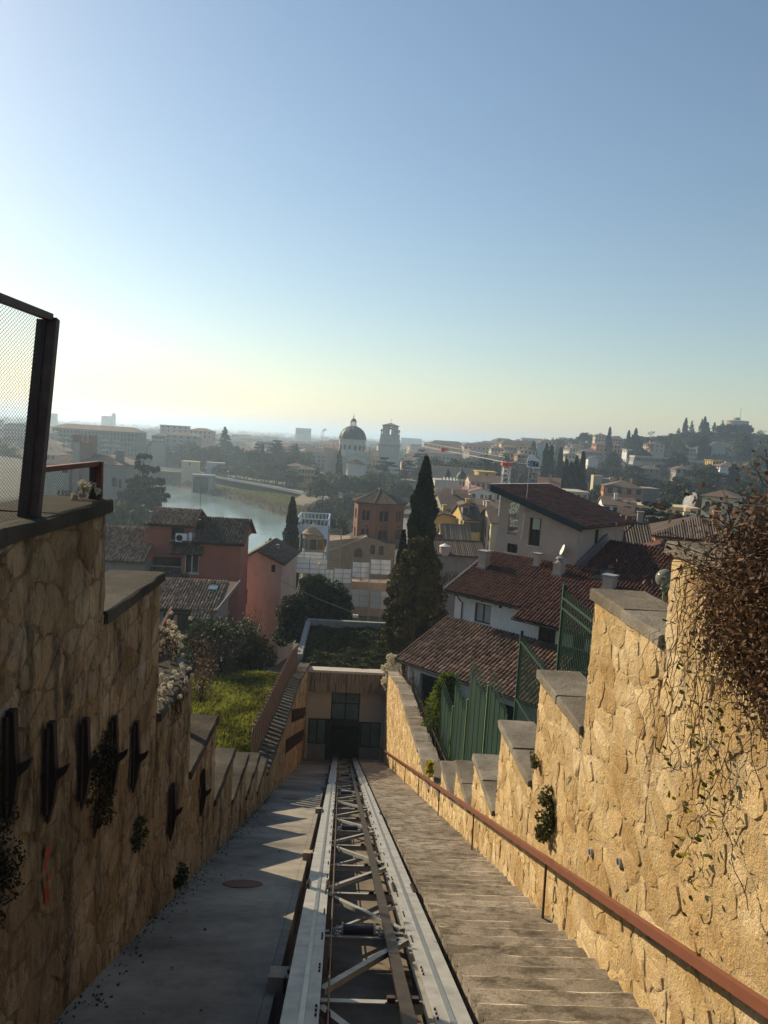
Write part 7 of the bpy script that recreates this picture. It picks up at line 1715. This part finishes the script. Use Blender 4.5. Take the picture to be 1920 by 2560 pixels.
tree('fir0', zE(762, 110, 560), 'tall dark fir towering over the park trees', 21, 'fir_tree'); tree('pine0', zE(1290, 490, 395), 'umbrella pine beside the river road', 15, 'pine_tree'); tree('broad1', zE(1400, 570, 385), 'round evergreen oak in front of the umbrella pine', 13)
tree('cedar0', zE(1310, 250, 490), 'spreading cedar on the park skyline', 17, 'cedar_tree'); tree('fir1', zE(1500, 285, 510), 'dark conical conifer beside the park cedar', 11, 'fir_tree')
tree('cedar1', zF(1020, 790, 380), 'spreading cedar hiding the foot of the bell tower', 17, 'cedar_tree'); tree('cedar0', zF(1310, 830, 390), 'dark layered cedar beside the bell tower', 17, 'cedar_tree'); tree('cedar1', zF(1510, 680, 470), 'distant cedar behind the tall dark cypress', 14, 'cedar_tree')
rr = random.Random(17)
# wood between the river road and the church
for k in range(46):
    x = rr.uniform(-30, 1640); Y = rr.uniform(410, 540)
    while river_sd(np.array([zE(x, 400, Y).x]), np.array([Y]))[0] < 30: Y += 12
    y = lerp(430, 300, min(1, (Y-395)/125))+rr.uniform(-60, 50)+(x-700)*.04
    tree(rr.choice(('broad0', 'broad1', 'broad2', 'oak0', 'oak1', 'bare0', 'bare1', 'broad2', 'cedar0')), zE(x, y, Y), 'tree in the hazy wood between river road and distant roofs', rr.uniform(10, 16), group='trees of the riverside wood')
for k in range(22):
    x = 560+k*44+rr.uniform(-15, 15); Y = interp(x, [560, 900, 1640], [462, 425, 380]); tree(rr.choice(('broad0', 'broad1', 'oak2', 'oak0')), zE(x, interp(x, [560, 1000, 1640], [500, 530, 620])+rr.uniform(-45, 30), Y), 'tree in the row behind the balustrade', rr.uniform(8, 12), group='trees lining the river road')
for k in range(26):
    x = 120+rr.uniform(0, 1250); tree(rr.choice(('oak0', 'oak1', 'oak2', 'broad1')), zF(x, rr.uniform(960, 1110)+abs(x-700)*.03, rr.uniform(310, 395)), 'tree in the grove before the domed church', rr.uniform(8, 13), group='grove before the domed church')
for k in range(10): tree(rr.choice(('oak1', 'broad0')), zA(640+k*52+rr.uniform(-18, 18), 700+rr.uniform(-35, 25), rr.uniform(270, 310)), 'tree at the town end of the river road', rr.uniform(7, 11), group='trees at the end of the river road')
for k in range(7): tree('oak%d' % (k % 3), zA(510+k*42, 850+rr.uniform(-20, 30), 165+k*3), 'bushy tree on the bank behind the shelter frame', 6.5, group='bank trees behind the shelter')
tree('oak1', zA(320, 985, 110), 'small dark tree between the salmon house and the river', 5); tree('oak2', zA(480, 860, 150), 'low tree just behind the lone cypress', 6)
tree('bare1', zA(1480, 1150, 78), 'grey bare tree between the golden cypress and the white house', 6, 'bare_tree'); tree('bare0', zK(985, 1215, 70), 'leafless tree behind the white house roof edge', 5, 'bare_tree')
tree('bare0', zB(165, 560, 200), 'bare street tree in front of the printed sheeting', 9, 'bare_tree'); tree('fir0', zB(255, 380, 300), 'dark conifer beside the small domed chapel', 9, 'fir_tree')
VW = [(L[0]-25, Rr[0]+25, (L[1]+Rr[1])/2, Y) for L, Rr, Y, *_ in HV]+[(580, 1200, 400, 470), (365, 800, 640, 245), (1140, 1420, 700, 150)]
def hides(x, y, Y):
    return any(a < x < b and Y < vy+14 and e-90 < y < e+34 for a, b, e, vy in VW)
# slope behind the rampart and up the hill
for k in range(34):
    x = rr.uniform(-40, 1100); tree(rr.choice(('broad0', 'oak0', 'oak1', 'bare0', 'cedar0', 'broad2')), zB(x, rr.uniform(215, 340)-max(0, x-700)*.03, rr.uniform(345, 430)), 'tree in the green belt behind the old rampart', rr.uniform(8, 14), group='trees behind the rampart')
for k, (x, y, w, lb) in enumerate(((1275, 130, 7, 'tall cypress of the near pair above the crane sign'), (1325, 140, 7, 'second cypress of the pair above the crane sign'), (1425, 170, 6, 'single cypress between the pair and the group of four'))): tree('cypress%d' % (k % 2), zB(x, y, 330), lb, w*.8, 'cypress_tree')
for k, (x, y) in enumerate(((55, 415), (92, 432), (135, 390), (190, 355))): tree('cypress%d' % (k % 2), zC(x, y, 255), ('first cypress, towards the crane, of the row of four behind the tower roof', 'shortest cypress in the row of four', 'third cypress in the row of four', 'tallest cypress at the end of the row of four')[k], 4.4, 'cypress_tree')
for k, (x, y, w, lb) in enumerate(((400, 155, 6, 'cypress before the cream villa on the hill'), (552, 180, 6, 'lone hill cypress beside the villas'), (608, 165, 7, 'tallest cypress of the hill row'), (580, 215, 6, 'shorter cypress in the hill row'), (625, 220, 6, 'cypress at the end of the hill row'))): tree('cypress%d' % (k % 2), zC(x, y, 600), lb, w, 'cypress_tree')
tree('broad2', zC(205, 180, 680), 'round dark tree on the skyline beside the villas', 12); tree('bare1', zC(60, 230, 640), 'wide bare tree on the skyline', 20, 'bare_tree')
for k, (x, y) in enumerate(((1008, 80), (1055, 100), (1135, 85), (1160, 70), (1235, 110), (1300, 95), (1180, 115), (950, 160))): tree('fir%d' % (k % 2) if k % 3 else 'cypress0', zC(x, y, 700), 'dark conifer on the hilltop skyline', 9 if k % 3 else 6, 'fir_tree', group='conifers on the hilltop skyline')
for k in range(9): tree('broad%d' % (k % 3), zC(1300+k*26, 118+rr.uniform(-6, 10), 690), 'round tree screening the foot of the hilltop fort', 11, group='trees below the fort')
for k in range(90):
    t = rr.random(); x = rr.uniform(380, 1720); Y = lerp(690, 430, t); yy_ = interp(x, [300, 700, 1100, 1500, 1700], [215, 185, 150, 150, 150])+t*150+rr.uniform(-10, 25)
    if hides(x, yy_, Y): continue
    tree(rr.choice(('broad0', 'broad1', 'broad2', 'oak0', 'oak2', 'bare0', 'bare1', 'cypress1')), zC(x, yy_, Y), 'tree in the wooded upper hillside', rr.uniform(9, 15), group='trees of the upper hillside')
for k in range(80):
    x = rr.uniform(220, 1720); Y = rr.uniform(260, 420); yy_ = lerp(600, 430, (Y-260)/160)+rr.uniform(-30, 30)
    if hides(x, yy_, Y): continue
    tree(rr.choice(('broad0', 'broad1', 'broad2', 'oak1', 'bare1', 'bare0', 'cedar0')), zC(x, yy_, Y), 'tree in the dark wood on the lower hillside', rr.uniform(8, 13), group='trees of the lower hillside')
for k in range(26):
    x = rr.uniform(760, 1700); Y = rr.uniform(190, 255)
    tree(rr.choice(('broad0', 'bare1', 'bare0', 'oak2', 'broad1')), zC(x, rr.uniform(560, 690), Y), 'tree on the tangled shaded slope behind the palazzo', rr.uniform(7, 11), group='trees on the slope behind the palazzo')
cd = zC(800, 745, 118); tree('cedar1', cd, 'large blue green cedar in front of the long low building', 17, 'cedar_tree', base=cd.z-15); cd = zC(690, 800, 116); tree('cedar0', cd, 'second lower crown of the big cedar group', 12, 'cedar_tree', base=cd.z-13)
tree('cypress0', zC(1390, 450, 330), 'stout dark thuja beside the white villa', 8, 'cypress_tree'); tree('pine0', zC(1160, 490, 300), 'broad umbrella pine on the hillside', 16, 'pine_tree'); tree('oak1', zC(1165, 440, 360), 'rusty olive tree above the umbrella pine', 12)
tree('cypress1', zB(1140, 105, 520), 'small dark cypress on the skyline beside the modern block', 9, 'cypress_tree')

# ------------------------------------------------------------------ apartment block and the far city
c, w = ph(zD, (130, 345), (1290, 430), 485); ab_ = thing('apartment_block', 'very long six storey apartment block with balconies across the river', 'building', (c.x, 485, gz(c.x, 485)), R(-6)); bpy.context.view_layer.update(); H = c.z-ab_.location.z
ops = []; nW = 24
m = MB(); fl = [H-2.9-3.1*k for k in range(6)]
for k in range(nW):
    for z in fl:
        if z > .8: ops.append(((k+.2)*w/nW, (k+.75)*w/nW, z, z+1.75))
wallface(m, (-w/2, 0, 0), (1, 0, 0), w, H, ops, .25); wallface(m, (w/2, 0, 0), (0, 1, 0), 14, H, []); wallface(m, (-w/2, 14, 0), (0, -1, 0), 14, H, []); m.build('walls', wc('hazy apartment plaster', (.17, .16, .15)), ab_)
pm = MB().box(0, .55*w/nW, 0, .02, 0, 1.75).mesh('window', M['pane'])
for q in ops: o = link('window', pm, ab_); o.location = (-w/2+q[0], .2, q[2])
roof_plane(ab_, (-w/2-1, -1, H), (w/2+1, -1, H), (w/2-6, 7, H+3), (-w/2+6, 7, H+3), 'tf_brown', 'flat'); roof_plane(ab_, (-w/2-1, 15, H), (-w/2-1, -1, H), (-w/2+6, 7, H+3), (-w/2+6, 7.1, H+3), 'tf_brown', 'flat'); roof_plane(ab_, (w/2+1, -1, H), (w/2+1, 15, H), (w/2-6, 7.1, H+3), (w/2-6, 7, H+3), 'tf_brown', 'flat')
for z in fl[1:]:
    for (a, b) in ((.03, .12), (.14, .22), (.6, .68), (.72, .8)): MB().box(-w/2+a*w, -w/2+b*w, -1.3, -.001, z-.5, z+.35).build('balcony', w_cream, ab_)
FB = [((80, 420), (130, 400), 470, 'pale corner house at the end of the long apartment block', w_cream), ((-60, 420), (75, 425), 455, 'hazy house beside the mesh fence post', w_pale), ((-80, 640), (320, 660), 330, 'long dark tiled roof below the apartment block', w_grey), ((-120, 700), (200, 700), 300, 'brown tiled roof in front of the long dark roof', w_pale), ((-80, 560), (230, 575), 380, 'grey roofed house between mesh fence and palace tower', w_grey)]
for L, Rr, Y, lb, wl_ in FB: town(zD, L, Rr, Y, 14, lb, wl_, 'hip', 'tf_brown', 'flat', .38, R(random.uniform(-5, 5)), 5, 3, 1.2, 1.6, ov=.7)
FE = [((85, 95), (380, 105), 640, 8, 'pale block with roof terraces above the riverside wood', w_pale, 'flat'), ((380, 140), (620, 165), 600, 12, 'long building with row of gables above the wood', w_salmon, 'hip'), ((130, 195), (480, 205), 560, 12, 'dark roofed house in front of the terrace block', w_grey, 'hip'), ((0, 200), (130, 205), 520, 12, 'low roof with bright skylight at the edge of the wood', w_grey, 'hip'), ((1390, 505), (1540, 525), 400, 9, 'cream villa with brown shutters behind the umbrella pine', w_cream, 'hip'), ((1520, 540), (1680, 560), 392, 9, 'yellow villa with tall windows beside the grove', w_yellow, 'hip')]
for L, Rr, Y, d, lb, wl_, rf in FE: town(zE, L, Rr, Y, d, lb, wl_, rf, 'tf_brown', 'flat', .35, R(random.uniform(-8, 8)), 5, 2, 1.2, 1.7, ov=.6, chim=0)
a = zE(310, 455, 440); town(zE, (308, 470), (470, 480), 440, 8, 'pale yellow ruin walled house on the river road', w_cream, 'flat', nx=1, nz=1, chim=0)
gt = town(zE, (560, 482), (745, 492), 442, 7, 'grey stone gatehouse with dark archway at the river road', wc('grey stone', (.40, .39, .37), dirt=.5), 'flat', nx=1, nz=1, ww=3.6, wh=4.8, arch=True, chim=0, top=2.2, ov=.1, side=False, name='gatehouse', cat='gatehouse')
a = zE(450, 605, 412); b = zE(620, 605, 400); bo_ = thing('boat_house', 'small concrete pump house standing on the river edge', 'hut', ((a.x+b.x)/2, 404, -37)); bpy.context.view_layer.update(); w = (b.x-a.x); hz_ = a.z+37
MB().box(-w/2, w/2, 0, 6, 0, hz_).build('walls', w_grey, bo_); MB().box(-w/2-.5, w/2+.5, -.6, 6.5, hz_+.001, hz_+.5).build('roof', M['conc_grey'], bo_); MB().box(-w/2+.6, w/2-2.5, -.04, -.001, .5, hz_-.6).build('opening', M['black'], bo_)
# distant landmarks
LM = [(zE, (1490, 125), (1645, 130), 1500, 'tall hazy tower block alone on the horizon', 60), (zD, (85, 170), (190, 175), 1500, 'distant square block beside the crane jib', 40), (zD, (795, 205), (915, 210), 1700, 'distant pale block with slim tower beside it', 40), (zF, (1235, 515), (1520, 545), 1900, 'long hazy white building on the horizon beyond the bell tower', 40), (zB, (680, 95), (790, 110), 1600, 'hazy blue office block on the horizon', 50), (zB, (480, 150), (580, 175), 900, 'long roofed barracks end on the horizon', 30), (zB, (0, 105), (490, 135), 820, 'very long brown barracks roof on the horizon', 40)]
for zf, L, Rr, Y, lb, d in LM:
    c, w = ph(zf, L, Rr, Y); b = gz(c.x, Y); h = c.z-b; ops = [(i*w/10+w*.02, i*w/10+w*.07, h-3.2-j*3.4, h-1.6-j*3.4) for i in range(10) for j in range(3) if h-3.2-j*3.4 > 1]
    house('distant_block', lb, 'building', (c.x, Y, b), 0, w, d*.4, h, w_pale, 'flat', ops={'front': ops}, ov=.3, sills=False)
p = zD(950, 185, 1700); q = thing('distant_tower', 'slim hazy tower beside the distant pale block', 'tower', (p.x, 1700, gz(p.x, 1700))); MB().box(-3.5, 3.5, 0, 7, 0, p.z-q.location.z).lathe([(4, 0), (.1, 5)], 4, (0, 3.5, p.z-q.location.z), a0=math.pi/4).build('shaft', w_pale, q)
for zf, x, y, xa, ya, xb, yb, Y, lb in ((zD, 60, 300, 55, 95, 470, 130, 900, 'distant pale crane jib at the horizon beside the mesh fence'), (zF, 148, 600, 148, 425, 198, 405, 800, 'distant red and white crane beside the dome')):
    a, b, c = zf(x, y, Y), zf(xa, ya, Y), zf(xb, yb, Y); k_ = thing('distant_crane', lb, 'crane', (a.x, Y, gz(a.x, Y))); bpy.context.view_layer.update(); l_ = k_.location; s_ = ck; ck = k_
    lattice((0, 0, 0), (b.x-l_.x, 0, b.z-l_.z), 2.2, 14, 'crane', 'mast'); lattice((b.x-l_.x, 0, b.z-l_.z), (c.x-l_.x, 0, c.z-l_.z), 1.8, 14, 'crane' if zf is zD else 'crane_red', 'jib'); ck = s_
# the plain beyond: roofs and tree masses that read as one
rng = np.random.default_rng(2024)
cityproto = []
for k in range(5):
    m = MB(); w, d, h = 14+3*k, 11, 8+2*k
    m.box(-w/2, w/2, 0, d, 0, h); i = m.vs([(-w/2-.6, -.6, h), (w/2+.6, -.6, h), (w/2+.6, d+.6, h), (-w/2-.6, d+.6, h), (-w/2+4, d/2, h+2.6), (w/2-4, d/2, h+2.6)])
    for f in ((0, 1, 5, 4), (1, 2, 5), (2, 3, 4, 5), (3, 0, 4)): m.f.append(tuple(i+q for q in f)); m.m.append(1)
    for a in range(int(w/3.2)):
        for b in range(int(h/3)): m.box(-w/2+1+a*3.1, -w/2+2.3+a*3.1, -.06, -.001, 1+b*2.9, 2.7+b*2.9, 2)
    cityproto.append(m)
allc = MB(); cnt = 0
wallm = [w_pale, w_cream, w_salmon, w_grey, w_yellow]
meshes = [cp.mesh('city_house', [wallm[k], M['tf_brown'], M['pane']]) for k, cp in enumerate(cityproto)]
for k in range(150):
    Y = 560+620*rng.uniform()**1.3; q = rng.uniform(-.52, .22); x = q*Y
    if river_sd(np.array([x]), np.array([Y]))[0] < 12: continue
    o = link('city_house', meshes[k % 5]); o.location = (x, Y, gz(x, Y)-.5); o.rotation_euler = (0, 0, rng.uniform(-.5, .5)); s_ = rng.uniform(.8, 1.35); o.scale = (s_, s_, rng.uniform(.7, 1.2))
    tag(o, 'hazy town house among the rooftops of the plain', 'house', 'hazy houses of the plain')
V0 = []; F0 = []; T0 = []; n0 = 0
def lump(n, y0, y1, q0, q1, size):
    Y = y0+(y1-y0)*rng.uniform(0, 1, n)**1.4; X = rng.uniform(q0, q1, n)*Y; Zg = ground_arr(X, Y); s = size*rng.uniform(.6, 1.5, n); keep = river_sd(X, Y) > 10
    return X[keep], Y[keep], Zg[keep], s[keep]
for args in ((900, 540, 1100, -.56, .3, 6), (2600, 1000, 3200, -.56, .5, 8), (2200, 2500, 9000, -.56, .56, 13)):
    X, Y, Zg, s = lump(*args); K = len(X); per = 14; d = rdir(K*per, rng); d[:, 2] = np.abs(d[:, 2]); ids = np.repeat(np.arange(K), per)
    P = np.stack([X, Y, Zg], 1)[ids]+d*s[ids][:, None]*np.array([1, 1, .95])*(.7+.3*rng.uniform(0, 1, (K*per, 1)))
    v, f, t = leafquads(P, s[ids]*.75, rng, aspect=1.1, tint=rng.uniform(0, 1, K)[ids]); V0.append(v); F0.append(f+n0); T0.append(t); n0 += len(v)
tag(link('far_woods', npmesh('far_woods', np.concatenate(V0), np.concatenate(F0), M['lf_oak'], tint=np.concatenate(T0))), 'hazy far woods and gardens spread over the plain to the horizon', 'woods', kind='stuff')
n = 1500; Y = 1100+5500*rng.uniform(0, 1, n)**1.5; X = rng.uniform(-.56, .4, n)*Y; Zg = ground_arr(X, Y); allc = MB()
for x, y, z in zip(X, Y, Zg): s_ = rng.uniform(.7, 1.8); w_ = 9*s_; h_ = 7*s_*rng.uniform(.7, 1.7); allc.box(x-w_, x+w_, y, y+12, z-1, z+h_)
tag(allc.build('far_city', w_grey), 'hazy mass of far city blocks before the horizon', 'city', kind='stuff')
# undergrowth that clothes the hillside between the single trees
n = 5200; Y = rng.uniform(230, 760, n); X = rng.uniform(.10, .66, n)*Y; Zg = ground_arr(X, Y); s = rng.uniform(1.0, 2.3, n)*(Y/450); per = 12; ids = np.repeat(np.arange(n), per); d = rdir(n*per, rng); d[:, 2] = np.abs(d[:, 2])
P = np.stack([X, Y, Zg], 1)[ids]+d*s[ids][:, None]*np.array([1.4, 1.4, .8])
v, f, t = leafquads(P, s[ids]*.5, rng, aspect=1.2, tint=np.clip(rng.uniform(0, 1, n)[ids]*.8+rng.uniform(0, .2, n*per), 0, 1))
tag(link('hillside_scrub', npmesh('hillside_scrub', v, f, M['lf_dark'], tint=t)), 'dark green scrub covering the hillside between trees and villas', 'scrub', kind='stuff')
# low hills on the horizon
hp = []; N = 90; V = []; Fq = []
for i in range(N):
    t = i/(N-1); x = lerp(-9500, 9500, t); h = 8+45*math.exp(-((t-.36)/.07)**2)+30*math.exp(-((t-.58)/.09)**2)+16*math.sin(t*23)+10*math.sin(t*51+1); V += [(x, 12600, -60), (x, 12900, max(10, h)), (x, 14500, -60)]
for i in range(N-1):
    for j in range(2): a = i*3+j; Fq.append((a, a+3, a+4, a+1))
tag(link('hills', npmesh('hills', V, Fq, M['lf_oak'], smooth=True)), kind='structure')

# ------------------------------------------------------------------ haze over the whole valley
hz_box = MB().box(-15500, 15500, -260, 17500, -75, 62).build('haze', M['white_paint']); hz_box.data.materials.clear()
hm_ = bpy.data.materials.new('valley haze'); hm_.use_nodes = True; nt = hm_.node_tree; nt.nodes.remove(nt.nodes['Principled BSDF'])
pv = nt.nodes.new('ShaderNodeVolumePrincipled'); pv.inputs['Density'].default_value = HAZE_D; pv.inputs['Color'].default_value = HAZE_C; pv.inputs['Anisotropy'].default_value = .45
nt.links.new(pv.outputs[0], nt.nodes['Material Output'].inputs['Volume']); hz_box.data.materials.append(hm_)
tag(hz_box, 'pale blue haze lying over the valley', 'haze', kind='stuff')
